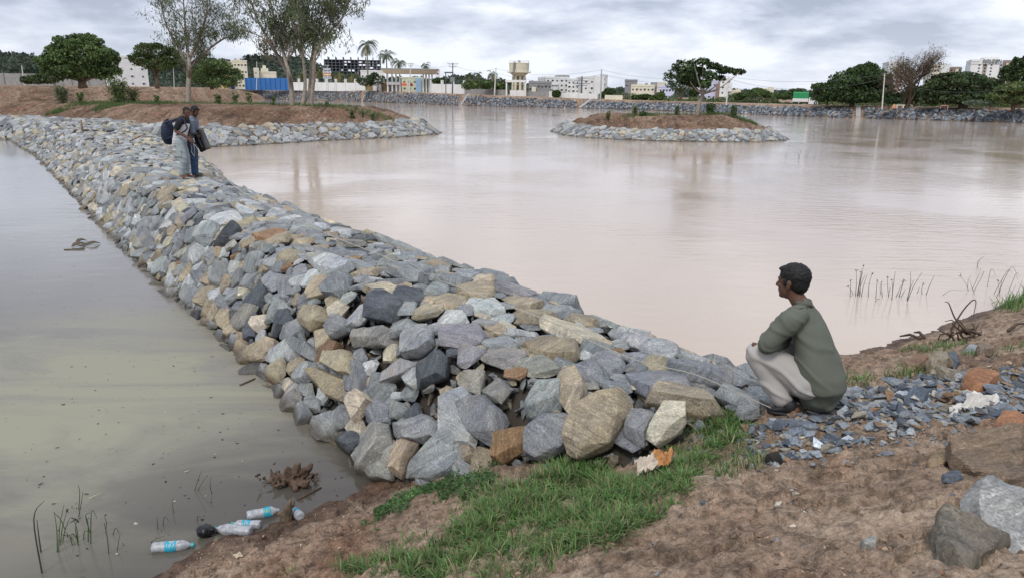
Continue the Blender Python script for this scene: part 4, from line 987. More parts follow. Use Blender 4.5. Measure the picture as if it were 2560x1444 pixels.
# ------------------------------------------------------------------ eucalyptus trees on the long island
def gum(label, stems, Y, rng, leafn, zf, maxd=4, tr=.19, spread=1.0, extra_droop=None):
    bx_ = atY(stems[0][0][0], stems[0][0][1], Y)[0]; z0 = zf(bx_, Y)
    root = empty('eucalyptus_tree', (bx_, Y, z0), label, 'tree', 'eucalyptus trees on the long island'); O = Vector((bx_, Y, z0))
    m = MB(); tips = []
    def grow(p, d, ln, r, dep):
        pts = [p]; rs = [r]; q = p.copy(); dd = d.copy(); k = 4
        for i in range(k):
            dd = (dd + Vector(rng.normal(0, .13, 3)) + Vector((0, 0, .07 if dep < 3 else -.02))).normalized(); q = q + dd * (ln / k); pts.append(q.copy()); rs.append(max(r * (1 - .6 * (i + 1) / k), .006))
        m.tube(pts, rs, 5 if dep < 3 else 3, cap=False)
        if dep >= maxd:
            for t in (1, 2, 3, 4): tips.append(pts[t])
            return
        for j in range(int(rng.integers(2, 4))):
            t = int(rng.integers(1, 5)); a = pts[t]; out = Vector(rng.normal(0, 1, 3)); out.z = abs(out.z) * .35; out.normalize()
            grow(a, (dd * .62 + out * .75 * spread).normalized(), ln * rng.uniform(.55, .78), rs[t] * .62, dep + 1)
        grow(pts[-1], dd, ln * .65, rs[-1], dep + 1)
    for si, st in enumerate(stems):
        P_ = [Vector(atY(a, b, Y + rng.normal(0, .5) * (i > 0) + (st[-1][2] if len(st[-1]) > 2 else 0) * i / len(st))) - O for i, (a, b, *_) in enumerate(st)]
        P_[0].z = -.15; C_ = [Vector(p) for p in catmull(P_, 5)]; nn = len(C_); rs = [tr * (1 - .82 * (i / (nn - 1)) ** .8) * (1.25 if i == 0 else 1) for i in range(nn)]
        m.tube(C_, rs, 8, cap=False)
        H_ = C_[-1].z
        for i in range(nn):
            if C_[i].z > H_ * .33 and i % 2 == 0:
                for _ in range(2 if rng.random() < .6 else 1):
                    t_ = (C_[min(i + 1, nn - 1)] - C_[max(i - 1, 0)]).normalized(); out = Vector(rng.normal(0, 1, 3)); out.z = 0; out.normalize()
                    grow(C_[i], (t_ * .75 + out * .62 * spread).normalized(), H_ * rng.uniform(.12, .22), rs[i] * .5, 1)
    if extra_droop:
        for a, b in extra_droop:
            q = Vector(atY(a, b, Y)) - O; s_ = min((Vector(c) for c in [Vector(p) for p in m.v[::7]]), key=lambda c: (c - q).length + (3 if c.z > q.z + .5 else 0))
            mid = (s_ + q) * .5 + Vector((0, 0, .35)); m.tube([s_, mid, q], [.05, .035, .012], 4, cap=False); tips.extend([q, q, mid.lerp(q, .6), q + Vector(rng.normal(0, .3, 3)), q + Vector(rng.normal(0, .35, 3))])
    m.build('trunk', BARK['grey'], root, smooth=True)
    T = np.array([tuple(t) for t in tips]); T = T[T[:, 2] > 2.0]
    k = rng.integers(len(T), size=leafn); C = T[k] + rng.normal(0, 1, (leafn, 3)) * np.array([.17, .17, .22]) - np.array([0, 0, .14])
    leaves('crown', C, .27, [GREEN['euc'], GREEN['mid'], (.13, .15, .08), (.075, .10, .045)], root, rng, .22, droop=.75)
    return root
rng = np.random.default_rng(21)
gum('slender eucalyptus with one pale trunk behind the standing men', [[(471, 257), (470, 210), (474, 165), (466, 110), (462, 50), (455, -40)], [(471, 257), (471, 200), (473, 150), (500, 95), (515, 40), (522, -40)], [(471, 257), (471, 205), (474, 172), (445, 120), (415, 60), (400, 0)], [(471, 257), (472, 200), (476, 165), (520, 125), (555, 100), (580, 90)]], 64, rng, 8500, zL, tr=.22, spread=1.05)
gum('tall eucalyptus leaning left, leftmost trunk of the leafy clump', [[(731, 268), (728, 215), (722, 180), (703, 120), (688, 60), (668, -40)], [(731, 268), (727, 205), (715, 160), (700, 90), (722, 30), (728, -50)], [(731, 268), (724, 200), (700, 150), (668, 95), (640, 40), (622, -20)]], 57, rng, 9500, zL, tr=.21)
gum('triple stemmed eucalyptus, right half of the leafy clump', [[(755, 270), (763, 215), (758, 150), (748, 90), (745, 30), (740, -60)], [(766, 271), (774, 222), (779, 150), (792, 85), (812, 30), (825, -40)], [(777, 269), (784, 200), (790, 130), (825, 80), (855, 45), (878, -20)]], 56.5, rng, 12000, zL, tr=.17,
    extra_droop=[(850, 75), (868, 95), (880, 105), (840, 92), (862, 115), (870, 130), (830, 120), (855, 70), (875, 85), (845, 110)])
# ------------------------------------------------------------------ broad trees
G = lambda *k: [GREEN[i] for i in k]
tree('rain_tree', 'big round dark green tree alone on the left bank', 210, 128, [(200, 142, 82, 42), (148, 158, 52, 30), (252, 160, 42, 34), (190, 115, 58, 26), (140, 185, 40, 18), (262, 182, 35, 18), (200, 178, 70, 20)], 15000, .62, G('dark', 'mid', 'mid', 'light'), rng, tr=.55, stems=2, gap=.16, inner=.5, freq=1.6)
tree('spreading_tree', 'olive brown spreading tree right of the big round tree', 395, 150, [(385, 128, 48, 18), (348, 148, 26, 18), (428, 150, 28, 20), (395, 160, 48, 18), (368, 118, 26, 9)], 6000, .55, G('olive', 'dark', 'mid'), rng, tr=.26, stems=3, gap=.2, freq=1.5)
tree('leafy_tree', 'bushy green tree left of the blue fence', 535, 165, [(540, 170, 44, 22), (503, 192, 38, 22), (572, 196, 32, 22), (520, 158, 28, 12), (540, 205, 50, 16)], 7500, .5, G('mid', 'dark', 'light'), rng, tr=.2, stems=2, gap=.16, freq=1.5)
tree('dark_shrub', 'long dark shrub mound on the left bank edge', 95, 122, [(95, 199, 36, 11), (70, 202, 18, 8), (125, 201, 20, 9)], 3000, .4, G('deep', 'olive', 'dark'), rng, limbs=False, cat='shrub')
tree('broad_tree', 'wide dark domed tree right of the green truck', 2130, 118, [(2125, 212, 58, 36), (2175, 195, 42, 30), (2085, 228, 48, 24), (2150, 180, 34, 14), (2205, 222, 28, 30), (2055, 243, 26, 12), (2140, 240, 90, 18)], 13000, .55, G('dark', 'deep', 'mid'), rng, tr=.35, stems=2, gap=.16, freq=1.6)
tree('broad_tree', 'wide dark domed tree below the hotel sign tower', 2410, 108, [(2400, 215, 66, 34), (2350, 228, 44, 30), (2455, 225, 46, 32), (2385, 193, 36, 10), (2330, 247, 30, 16), (2410, 245, 100, 16)], 13000, .5, G('dark', 'deep', 'olive', 'dark'), rng, tr=.35, stems=3, gap=.16, freq=1.6)
tree('tall_tree', 'dark tall tree cut by the right edge of the view', 2550, 112, [(2548, 168, 26, 22), (2522, 186, 24, 18), (2560, 195, 40, 22), (2580, 160, 30, 26)], 5000, .48, G('dark', 'deep', 'mid'), rng, tr=.3, gap=.1)
tree('feathery_tree', 'light green feathery tree at the far right bank', 2540, 100, [(2530, 228, 46, 20), (2500, 243, 34, 15), (2570, 236, 44, 24), (2545, 250, 50, 12)], 6500, .40, G('mid', 'light', 'olive'), rng, tr=.2, stems=3, gap=.1)
tree('pale_shrub', 'low greyish green shrub under the right hand trees', 2440, 101, [(2440, 258, 30, 6), (2470, 259, 22, 5)], 1500, .28, [(.13, .16, .11)], rng, limbs=False, cat='shrub')
# bare brown tree
def bare(label, base, Y, rng):
    bx_ = atY(base, 240, Y)[0]; z0 = pz_at(bx_, Y) - .1; root = empty('bare_tree', (bx_, Y, z0), label, 'tree'); m = MB(); tips = []
    def g(p, d, ln, r, dep):
        q = p; pts = [p]
        for i in range(3): d = (d + Vector(rng.normal(0, .16, 3))).normalized(); q = q + d * ln / 3; pts.append(q)
        m.tube(pts, [r, r * .8, r * .62, r * .5], 5 if dep < 3 else 3, cap=False)
        if dep > 4: tips.extend(pts[1:]); return
        for _ in range(3 if dep < 4 else 2):
            o_ = Vector(rng.normal(0, 1, 3)); o_.z = abs(o_.z) * .5; g(pts[int(rng.integers(1, 4))], (d * .8 + o_.normalized() * .75).normalized(), ln * rng.uniform(.6, .85), r * .55, dep + 1)
        g(q, d, ln * .75, r * .5, dep + 1)
    for dx_, sp in ((-.35, -.22), (.25, .15), (.0, .38)):
        g(Vector((dx_, 0, 0)), Vector((sp, rng.normal(0, .15), 1)).normalized(), 2.9, .24, 0)
    m.build('trunk', BARK['brown'], root, smooth=True); T = np.array([tuple(t) for t in tips]); k = rng.integers(len(T), size=5200)
    leaves('crown', T[k] + rng.normal(0, .22, (5200, 3)), .20, [GREEN['brown'], (.16, .12, .085), GREEN['olive']], root, rng, .4)
bare('nearly leafless brown tree between the two dark domed trees', 2268, 112, rng)
# small island tree with a leaning trunk and layered crown
def layered(label, rng):
    Y = 58.5; b = atY(1743, 288, Y); z0 = zR(b[0], Y); O = Vector((b[0], Y, z0)); root = empty('island_tree', O, label, 'tree'); m = MB()
    W = lambda px, py, dy=0: Vector(atY(px, py, Y + dy)) - O
    def t(pts, r): m.tube([Vector(p) for p in catmull([tuple(q) for q in pts], 4)], list(np.linspace(r[0], r[1], (len(pts) - 1) * 4 + 1)), 7, cap=False)
    t([Vector((0, 0, -.2)), W(1747, 262), W(1755, 243), W(1757, 236)], (.17, .13)); f = W(1757, 236)
    ends = [(1815, 190, -1), (1850, 180, -.5), (1772, 165, 1), (1735, 160, -.6), (1712, 180, .8), (1795, 172, 1.3), (1725, 205, -1), (1700, 195, .4), (1778, 205, .6), (1740, 185, 0), (1757, 152, .3)]
    for a, c, dy in ends:
        e_ = W(a, c, dy); mid = f.lerp(e_, .5) + Vector((0, 0, -.12 * abs(e_.x - f.x))); t([f, mid, e_], (.075, .018))
    m.build('trunk', BARK['grey'], root, smooth=True)
    bl = [(1733, 158, 16, 9), (1757, 155, 18, 9), (1785, 166, 20, 9, .5), (1812, 176, 22, 9), (1843, 180, 20, 8), (1720, 176, 18, 12, -.8), (1745, 182, 22, 14, .6), (1775, 190, 20, 12, -.6), (1712, 200, 18, 14), (1738, 208, 20, 14, .5), (1800, 196, 14, 7, .4), (1765, 210, 14, 12, -.8), (1735, 232, 12, 9)]
    B = [(q[0] - O.x, q[1] - O.y, q[2] - O.z, q[3], q[4], q[5]) for q in px_blobs(bl, Y)]
    leaves('crown', blobpts(B, 4200, rng, .12, .3, 1.0, 5), .26, G('dark', 'deep', 'mid'), root, rng, .5, up=.5)
layered('leaning tree with layered flat crown on the small island', rng)
tree('airy_tree', 'airy dark tree on the far bank behind the leaning island tree', 1702, 148, [(1706, 168, 22, 16), (1690, 182, 20, 14), (1672, 196, 16, 12), (1712, 196, 22, 16), (1700, 215, 30, 14)], 3000, .42, G('deep', 'dark', 'mid'), rng, tr=.18, gap=.15, stems=2)
for i, (px_, Y, bl, lab, c) in enumerate([
    (1900, 172, [(1895, 232, 30, 9), (1930, 240, 26, 8)], 'rounded light green tree mass left of the green truck', ('mid', 'light')),
    (1985, 165, [(1992, 232, 24, 9), (1960, 242, 24, 8)], 'dark tree directly behind the green truck', ('dark', 'mid')),
    (1850, 168, [(1850, 242, 26, 9)], 'low green tree right of the lilac apartment block', ('mid', 'dark')),
    (1655, 160, [(1650, 240, 14, 9), (1640, 246, 18, 7)], 'small green tree in front of the lilac house', ('mid', 'light')),
    (1615, 162, [(1612, 243, 16, 6), (1590, 245, 12, 5)], 'low shrub before the cream houses', ('mid', 'dark')),
    (1518, 168, [(1522, 230, 14, 9), (1510, 238, 12, 7)], 'small dark tree right of the tall white house', ('dark', 'mid')),
    (1195, 186, [(1195, 212, 34, 9), (1170, 216, 18, 8), (1222, 214, 22, 9)], 'dense green hedge mass behind the grey wall', ('mid', 'light', 'mid')),
    (1250, 188, [(1252, 219, 15, 8)], 'rounded green bush left of the water tower', ('mid', 'light')),
    (1390, 170, [(1390, 236, 10, 9)], 'dark leafy bush at the end of the grey wall', ('dark', 'mid')),
    (1105, 205, [(1103, 203, 20, 8)], 'green bush behind the white wall right of the gateway', ('dark', 'mid')),
    (945, 215, [(940, 200, 26, 14), (915, 205, 22, 12)], 'dark trees left of the gateway roof', ('dark', 'deep')),
    (2290, 118, [(2300, 236, 42, 20), (2265, 246, 30, 14), (2335, 232, 26, 18)], 'dense dark thicket between the two domed trees behind the bare tree', ('dark', 'deep')),
    (2480, 116, [(2485, 232, 34, 22), (2460, 215, 22, 14)], 'dark thicket joining the domed tree to the right edge tree', ('dark', 'olive')),
    (2070, 124, [(2075, 236, 36, 14)], 'low dark shrub mass at the foot of the tree beside the truck', ('dark', 'mid')),
    (2225, 109, [(2232, 252, 20, 7)], 'dark teal shade net covered shrub beside the bare tree', ('deep', 'deep'))]):
    tree('roadside_tree' if 'tree' in lab else 'roadside_shrub', lab, px_, Y, bl, 2200, .5, G(*c), rng, tr=.14, limbs='tree' in lab, group=None, cat='tree' if 'tree' in lab else 'shrub')
# far bank undergrowth
pts = []
_un = fbm(np.arange(9000) * .0 + rng.uniform(0, 1, 9000) * 0, np.zeros(9000), seed=3); _ux = rng.uniform(1380, 2620, 16000); _un = fbm(_ux * .045, _ux * .013, oct=4, seed=3) + .55 * sstep(2030, 2120, _ux)
for _ in range(16000):
    px_ = _ux[_]; i = np.interp(px_, [p[0] for p in FARB], range(len(FARB))); Yb = np.interp(i, range(len(FARB)), [p[1] for p in far_lip]) + rng.uniform(15, 24)
    q = atY(px_, 240, Yb); hh = .9 * max(0, .55 + _un[_]) ; pts.append((q[0], q[1], pz_at(q[0], q[1]) + rng.random() ** 1.3 * 1.5 * hh))
tag(leaves('undergrowth', np.array(pts), .38, G('mid', 'light', 'olive', 'dark'), None, rng), 'low green undergrowth along the far track', 'undergrowth', kind='stuff')
# wooded rise and treeline far behind
TL = [(-300, 120), (-50, 128), (60, 134), (110, 150), (200, 155), (300, 150), (400, 150), (520, 158), (580, 150), (640, 140), (700, 138), (760, 142), (810, 168), (940, 196), (1100, 200), (1140, 188), (1180, 192), (1260, 206), (1350, 215), (1560, 224), (1880, 229), (1980, 231), (2060, 232), (2600, 226), (3000, 220)]
hx = np.arange(-300, 3000, 10); hy = np.interp(hx, [a for a, b in TL], [b for a, b in TL])
rows = [np.array([atY(a, 216 + .0109 * a + 10, 330) for a in hx]), np.array([atY(a, b + 6, 420) for a, b in zip(hx, hy)]), np.array([atY(a, b + 9, 520) for a, b in zip(hx, hy)])]
hill = strip('hills', rows, paint('hill_green', (.04, .055, .035), .95, .4, .05)); fixup(hill); tag(hill, 'low wooded rise beyond the lake', kind='structure')
pts = []
_tx = rng.uniform(-200, 2700, 42000); _tt = rng.random(42000); _tn = fbm(_tx * .06, _tt * 5, seed=8)
for _ in range(42000):
    px_ = _tx[_]; yt = np.interp(px_, [a for a, b in TL], [b for a, b in TL]); t = _tt[_]; Yd = 325 + 95 * t; yb = 216 + .0109 * px_ + 4
    py_ = yb + (yt - yb) * t ** .8 + 3; n_ = _tn[_]; pts.append(atY(px_, py_ - rng.random() * (7 + 9 * n_), Yd))
tag(leaves('distant_treeline', np.array(pts), 1.7, [(.058, .080, .058), (.066, .090, .058), (.082, .10, .062), (.048, .066, .052)], None, rng, .7), 'distant band of dark trees along the skyline', 'treeline', kind='stuff')
# ------------------------------------------------------------------ palms
def palm(label, px_, crown_y, rpx, Y, rng, yellow=False, lean=0.0):
    bx_ = atY(px_, 230, Y)[0]; z0 = pz_at(bx_, Y) - .2; top = atY(px_, crown_y, Y); s = rpx / F * Y
    root = empty('palm_tree', (bx_, Y, z0), label, 'palm tree', 'palm trees beyond the lake'); H_ = top[2] - z0
    m = MB(); m.tube([(0, 0, 0), (lean * .3, 0, H_ * .4), (lean * .7, 0, H_ * .75), (lean, 0, H_)], [.28, .2, .17, .16], 7); m.build('trunk', BARK['palm'], root, smooth=True)
    V, Fs, T = [], [], []; O = Vector((lean, 0, H_))
    for f in range(24):
        az = f * 2.39996 + rng.normal(0, .2); el = rng.uniform(-.5, 1.25); Ls = s * rng.uniform(.85, 1.12); d = Vector((math.cos(az) * math.cos(el), math.sin(az) * math.cos(el), math.sin(el))); p = O.copy(); pts = [p]
        for k in range(9): d = (d + Vector((0, 0, -.17 - .03 * k))).normalized(); p = p + d * Ls / 9; pts.append(p)
        c = np.array((.19, .16, .06) if (yellow and rng.random() < .45) or el < -.2 else (.060, .085, .035)) * rng.uniform(.75, 1.3)
        for k in range(1, 9):
            t_ = (pts[k + 1] - pts[k]).normalized(); sd_ = t_.cross(Vector((0, 0, 1)));
            if sd_.length < .01: continue
            sd_.normalize(); wl_ = Ls * .22 * math.sin(math.pi * (k + .8) / 10.5)
            for sgn in (-1, 1):
                for kk in (0, .5):
                    a = pts[k].lerp(pts[k + 1], kk); b_ = a + sd_ * sgn * wl_ * .85 + Vector((0, 0, -wl_ * .65)) + t_ * wl_ * .35; n0 = len(V)
                    V += [tuple(a), tuple(a + t_ * Ls * .045), tuple(b_)]; Fs.append((n0, n0 + 1, n0 + 2)); T += [c, c, c]
    mesh_np('crown', np.array(V), Fs, LEAF, root, attrs={'tint': np.array(T)})
    return root
for a in [('tallest coconut palm, left of the gateway roof', 921, 112, 36, 225), ('second tallest coconut palm over the gateway roof corner', 968, 140, 30, 228), ('coconut palm leaning over the gateway roof', 1001, 157, 24, 232), ('lone small palm rising above the right half of the gateway roof', 1065, 165, 19, 240),
          ('small palm leftmost of three left of the water tower', 1176, 190, 15, 215), ('middle palm of three left of the water tower', 1200, 187, 18, 212), ('bushy palm beside the pole left of the water tower', 1229, 186, 22, 208), ('low dark palm just left of the water tower', 1254, 200, 15, 214),
          ('tiny palm right of the water tower', 1329, 205, 8, 260), ('yellowed palm behind the eucalyptus clump', 755, 188, 22, 262, 1), ('yellowed palm left of the billboard', 800, 180, 20, 268, 1), ('dark palm crown left of the billboard mast', 788, 165, 14, 275), ('golden brown palm right of the billboard', 850, 190, 23, 262, 1), ('golden brown palm by the yellow parasol', 880, 188, 24, 258, 1)]:
    palm(a[0], a[1], a[2], a[3], a[4], rng, len(a) > 5, rng.normal(0, .3))
# ------------------------------------------------------------------ island plants
def sapling(label, px_, Y, hpx, zf, rng, n=130, spread=.4, size=.16, cols=('mid', 'light'), cat='sapling', name='sapling', bottom=.15, stems=3, grp='saplings on the islands'):
    x = atY(px_, 260, Y)[0]; z0 = zf(x, Y); h = hpx / F * Y; root = empty(name, (x, Y, z0), label, cat, grp)
    m = MB(); pts = []
    for _ in range(stems):
        a = rng.uniform(0, 6.28); q = Vector((math.cos(a) * spread * h * .35, math.sin(a) * spread * h * .35, h * rng.uniform(.75, 1))); m.tube([(0, 0, -.05), q * .5 + Vector((0, 0, .03)), q], [.022, .016, .007], 4)
        for _ in range(n // stems): t = rng.uniform(bottom, 1.03); pts.append(tuple(q * t + Vector(rng.normal(0, spread * h * .20, 3)) * (1.1 - .4 * t)))
    P_ = np.array(pts); P_[:, 2] = np.maximum(P_[:, 2], .03)
    leaves('foliage', P_, size, G(*cols), root, rng, .5); m.build('stem', BARK['brown'], root)
for a in [('greyish twiggy bush at the left end of the long island', 158, 58, 40, zL, 1500, .75, .12, ('euc', 'olive'), 'bush', 'bush', .1, 9), ('bright green sapling right of the greyish twiggy bush', 203, 57, 28, zL, 170, .5, .2), ('big feathery green bush on the long island', 300, 57, 56, zL, 2600, .75, .14, ('mid', 'light', 'olive'), 'bush', 'bush', .05, 12),
          ('thin leafy bush right of the feathery bush', 335, 58, 38, zL, 700, .7, .13, ('olive', 'mid'), 'bush', 'bush', .1, 8), ('small leafy sapling before the slender eucalyptus', 392, 57, 24, zL, 150, .5, .17), ('broad leaved sapling right of the slender eucalyptus', 545, 58, 22, zL, 170, .6, .2),
          ('spindly sapling under the blue fence', 590, 60, 30, zL, 120, .45, .2), ('tall sapling under the blue fence right part', 622, 62, 30, zL, 120, .5, .2), ('sapling just left of the eucalyptus clump', 682, 58, 26, zL, 130, .5, .17), ('short sapling right of the eucalyptus clump', 818, 55, 15, zL, 110, .7, .13),
          ('tallest dark sapling at the right end of the long island', 880, 54, 27, zL, 220, .45, .15, ('dark', 'mid')), ('thin twig sapling between the dark saplings', 906, 54.5, 14, zL, 60, .4, .12, ('dark', 'mid')), ('rightmost dark sapling on the long island', 930, 54, 20, zL, 110, .45, .14, ('dark', 'mid')),
          ('small sapling at the left end of the small island', 1521, 58, 22, zR, 150, .5, .14, ('dark', 'mid')), ('twiggy shrub left of centre on the small island', 1588, 58, 20, zR, 300, .7, .12, ('olive', 'mid')), ('low green mound shrub on the small island', 1610, 57, 10, zR, 700, 1.6, .12, ('dark', 'mid'), 'shrub', 'shrub', .0, 9),
          ('sapling left of the leaning island tree', 1693, 58, 24, zR, 190, .5, .15, ('dark', 'mid')), ('dense dark bush right of the leaning island tree', 1777, 58.5, 27, zR, 900, .75, .13, ('dark', 'mid'), 'bush', 'bush', .05, 9), ('tall dark bush at the right end of the small island', 1836, 57.5, 30, zR, 500, .5, .15, ('dark', 'mid'), 'bush', 'bush', .05, 7)]:
    sapling(a[0], a[1], a[2], a[3], a[4], rng, *a[5:])
def tufts(name, areas, zf, n, rng, h, label, cols):
    V, T = [], []
    for _ in range(n):
        cx, cy, rx, ry = areas[int(rng.integers(len(areas)))]; a = rng.uniform(0, 6.28); r = rng.random() ** .5; x, y = cx + math.cos(a) * r * rx, cy + math.sin(a) * r * ry; z = zf(x, y)
        if z < .3: continue
        d = rng.normal(0, .35, 2); hh = h * rng.uniform(.4, 1.1); w_ = .02; aa_ = rng.uniform(0, 3.14); ex, ey = math.cos(aa_) * w_, math.sin(aa_) * w_
        V += [(x - ex, y - ey, z - .02), (x + ex, y + ey, z - .02), (x + d[0] * hh, y + d[1] * hh, z + hh)]; c = np.array(GREEN[cols[int(rng.integers(len(cols)))]]) * rng.uniform(.7, 1.4); T += [c] * 3
    tag(mesh_np(name, np.array(V), np.arange(len(V)).reshape(-1, 3), LEAF, attrs={'tint': np.array(T)}), label, 'grass', kind='stuff')
gp = lambda px_, Y: (atY(px_, 260, Y)[0], Y)
tufts('island_grass', [gp(290, 57) + (4.2, 2.5), gp(230, 57) + (2.0, 1.2), gp(360, 58) + (2.5, 1.5), gp(480, 60) + (6, 1.5), gp(270, 53.5) + (1.0, 1.2), gp(140, 55) + (.8, .7), gp(860, 56) + (4, 1.0), gp(700, 59) + (5, 1.0)], zL, 9000, rng, .28, 'green grass and weeds on top of the long island', ['mid', 'light', 'mid'])
tufts('island_grass', [gp(1600, 57.5) + (1.6, .6), gp(1870, 57) + (1.0, .5), gp(1800, 58) + (1.5, .5), gp(1700, 59) + (4, .6)], zR, 2600, rng, .22, 'sparse grass on top of the small island', ['mid', 'dark', 'light'])
# ------------------------------------------------------------------ buildings and street furniture beyond the lake
WHITE = paint('white_render', (.74, .74, .72), .8, .08, .5); CREAM = paint('cream_render', (.72, .67, .53), .8, .08, .5); DARKW = paint('window_dark', (.06, .07, .085), .3, .2, 2)
GREYC = paint('raw_concrete', (.27, .27, .27), .9, .15, .6); LILAC = paint('lilac_render', (.58, .60, .74), .8, .07, .5); YELL = paint('yellow_render', (.62, .50, .20), .8, .08, .5); BROWN = paint('brown_render', (.30, .22, .18), .8, .08, .5)
STEEL = paint('galvanised_steel', (.40, .41, .42), .5, .15, 2, .3); POLEW = paint('pale_pole', (.58, .57, .53), .7, .12, 2); WIREM = paint('wire', (.10, .10, .11), .6, .1, 2); DSTEEL = paint('dark_steel', (.09, .10, .11), .6, .2, 2)
BLUEF = paint('blue_sheet', (.045, .16, .42), .45, .12, 1.2); LGREY = paint('light_grey_render', (.52, .53, .55), .8, .08, .5); GWALL = paint('block_wall', (.30, .29, .28), .95, .2, 1.2)
def frame_at(px_, Y, zbase=None):
    x = atY(px_, 240, Y)[0]; z = pz_at(x, Y) - .1 if zbase is None else zbase
    return x, z
def ztop(px_, py_, Y): return atY(px_, py_, Y)[2]
def building(name, label, x0, x1, yt, Y, dep, mat, win=None, boxes=(), rz=0.0, cat='building', group=None, trim=None, roof_rail=True, balc=()):
    """x0,x1,yt in picture units at distance Y; win=(rows,cols[,w,h]); boxes: extra volumes (x0,x1,ytop,dy,mat)"""
    cx = (x0 + x1) / 2; X, z0 = frame_at(cx, Y); root = empty(name, (X, Y, z0), label, cat, group, rz=-math.atan2(X, Y) * .9 + rz)
    k = Y / F; W_ = (x1 - x0) * k; H_ = ztop(cx, yt, Y) - z0
    m = MB(); m.box(-W_ / 2, 0, 0, W_ / 2, dep, H_); m.build('wall', mat, root)
    if roof_rail:
        m = MB(); h = .5; m.box(-W_ / 2 - .08, -.08, H_, W_ / 2 + .08, .12, H_ + h); m.box(-W_ / 2 - .08, .125, H_, -W_ / 2 + .12, dep, H_ + h); m.box(W_ / 2 - .12, .125, H_, W_ / 2 + .08, dep, H_ + h); m.build('parapet', trim or mat, root)
    for bx in boxes:
        a, b, t, dy, mm = bx; ha = ztop(cx, t, Y) - z0; m = MB(); lo = H_ + .01 if (a >= x0 and b <= x1 and dy >= 0) else 0
        m.box((a - cx) * k, .2 + max(dy, 0) if lo else dy, lo, (b - cx) * k, dep * .7 if lo else dy + dep * .6, ha); m.build('stair_tower' if lo else 'wing', mm, root)
    if win:
        rows_, cols_ = win[0], win[1]; ww = (win[2] if len(win) > 2 else 1.3) * .72; hh = (win[3] if len(win) > 3 else 1.2) * .8; ww = min(ww, 3.9 * k); hh = min(hh, 3.6 * k); fh = H_ / rows_
        me = None
        for r in range(rows_):
            for c in range(cols_):
                xx = -W_ / 2 + W_ * (c + .5) / cols_; zz = fh * r + fh * .52
                if me is None:
                    m = MB(); m.box(-ww / 2, -.05, -hh / 2, ww / 2, .02, hh / 2); o = m.build('window', DARKW, root); me = o.data
                    s_ = MB(); s_.box(-ww / 2 - .1, -.25, hh / 2 + .08, ww / 2 + .15, -.003, hh / 2 + .2); so_ = s_.build('sun_shade', trim or mat, o); sme = so_.data
                else:
                    o = bpy.data.objects.new('window', me); COL.objects.link(o); o.parent = root
                    if (r + c) % 2 == 0: q = bpy.data.objects.new('sun_shade', sme); COL.objects.link(q); q.parent = o
                o.location = (xx, 0, zz)
    for a, b, t in balc:
        z_ = ztop(cx, t, Y) - z0; m = MB(); m.box((a - cx) * k, -1.1, z_, (b - cx) * k, -.003, z_ + .15); m.box((a - cx) * k, -1.1, z_ + .15, (b - cx) * k, -1.0, z_ + 1.0); m.build('balcony', trim or mat, root)
    return root
building('house', 'white flat roofed apartment block between the round tree and the olive tree', 300, 372, 146, 185, 12, WHITE, (4, 3, 1.0, 1.0), [(297, 312, 137, 1, LGREY)], rz=.25)
building('house', 'cream stepped apartment block left end, partly behind the bushy tree', 556, 590, 158, 250, 12, CREAM, (4, 4, 1.4, 1.3), [(560, 574, 150, 0, CREAM)], rz=.1)
building('house', 'cream apartment block with stair tower above the blue fence', 591, 622, 155, 248, 12, CREAM, (4, 4, 1.4, 1.3), [(600, 608, 148, 0, CREAM)], rz=.1)
building('house', 'narrow ochre yellow building beside the cream apartment block', 556, 571, 162, 243, 6, YELL, (3, 1), roof_rail=False)
building('house', 'small cream house with pointed tower beside the crane trees', 655, 692, 183, 256, 9, CREAM, (1, 3), [(658, 674, 171, 0, CREAM), (662, 669, 164, .5, CREAM)])
building('house', 'small cream cabin raised on the mast left of the small house', 639, 651, 170, 252, 2.5, CREAM, (2, 1, .7, .7), roof_rail=False)
def skeleton(label, x0, x1, yt, yb, Y, nx, nf, dep=14, boards=False):
    cx = (x0 + x1) / 2; X, z0 = frame_at(cx, Y); k = Y / F; W_ = (x1 - x0) * k; H_ = ztop(cx, yt, Y) - z0; root = empty('unfinished_building', (X, Y, z0), label, 'building', None, rz=-math.atan2(X, Y) * .9)
    CG = paint('frame_concrete', (.12, .125, .14), .9, .15, 1); m = MB(); zb = ztop(cx, yb, Y) - z0; fh = (H_ - zb) / nf
    for f in range(nf + 1): m.box(-W_ / 2, 0, zb + f * fh - .30, W_ / 2, dep, zb + f * fh)
    m.build('floor_slab', CG, root); c_ = MB()
    for i in range(nx + 1):
        xx = -W_ / 2 + W_ * i / nx
        for yy in (.1, dep * .5, dep - .8):
            c_.box(xx - .22, yy, 0, xx + .22, yy + .45, H_ + 1.4 * (i % 2))
    c_.build('column', CG, root); q = MB(); r2 = np.random.default_rng(int(x0))
    for f in range(nf):
        for i in range(nx):
            if r2.random() < .72: q.box(-W_ / 2 + W_ * i / nx + .35, dep * .45, zb + f * fh + .01, -W_ / 2 + W_ * (i + 1) / nx - .35, dep * .45 + .25, zb + (f + 1) * fh - .36)
    q.build('infill_wall', paint('infill_block', (.20, .21, .23), .9, .2, 1), root)
skeleton('long unfinished concrete frame building standing behind the palms', 819, 951, 150, 186, 400, 15, 5)
skeleton('unfinished concrete frame building on the wooded rise by the crane', 638, 705, 140, 156, 480, 9, 3)
skeleton('right hand unfinished frame behind the eucalyptus clump on the rise', 712, 752, 142, 156, 490, 6, 3)
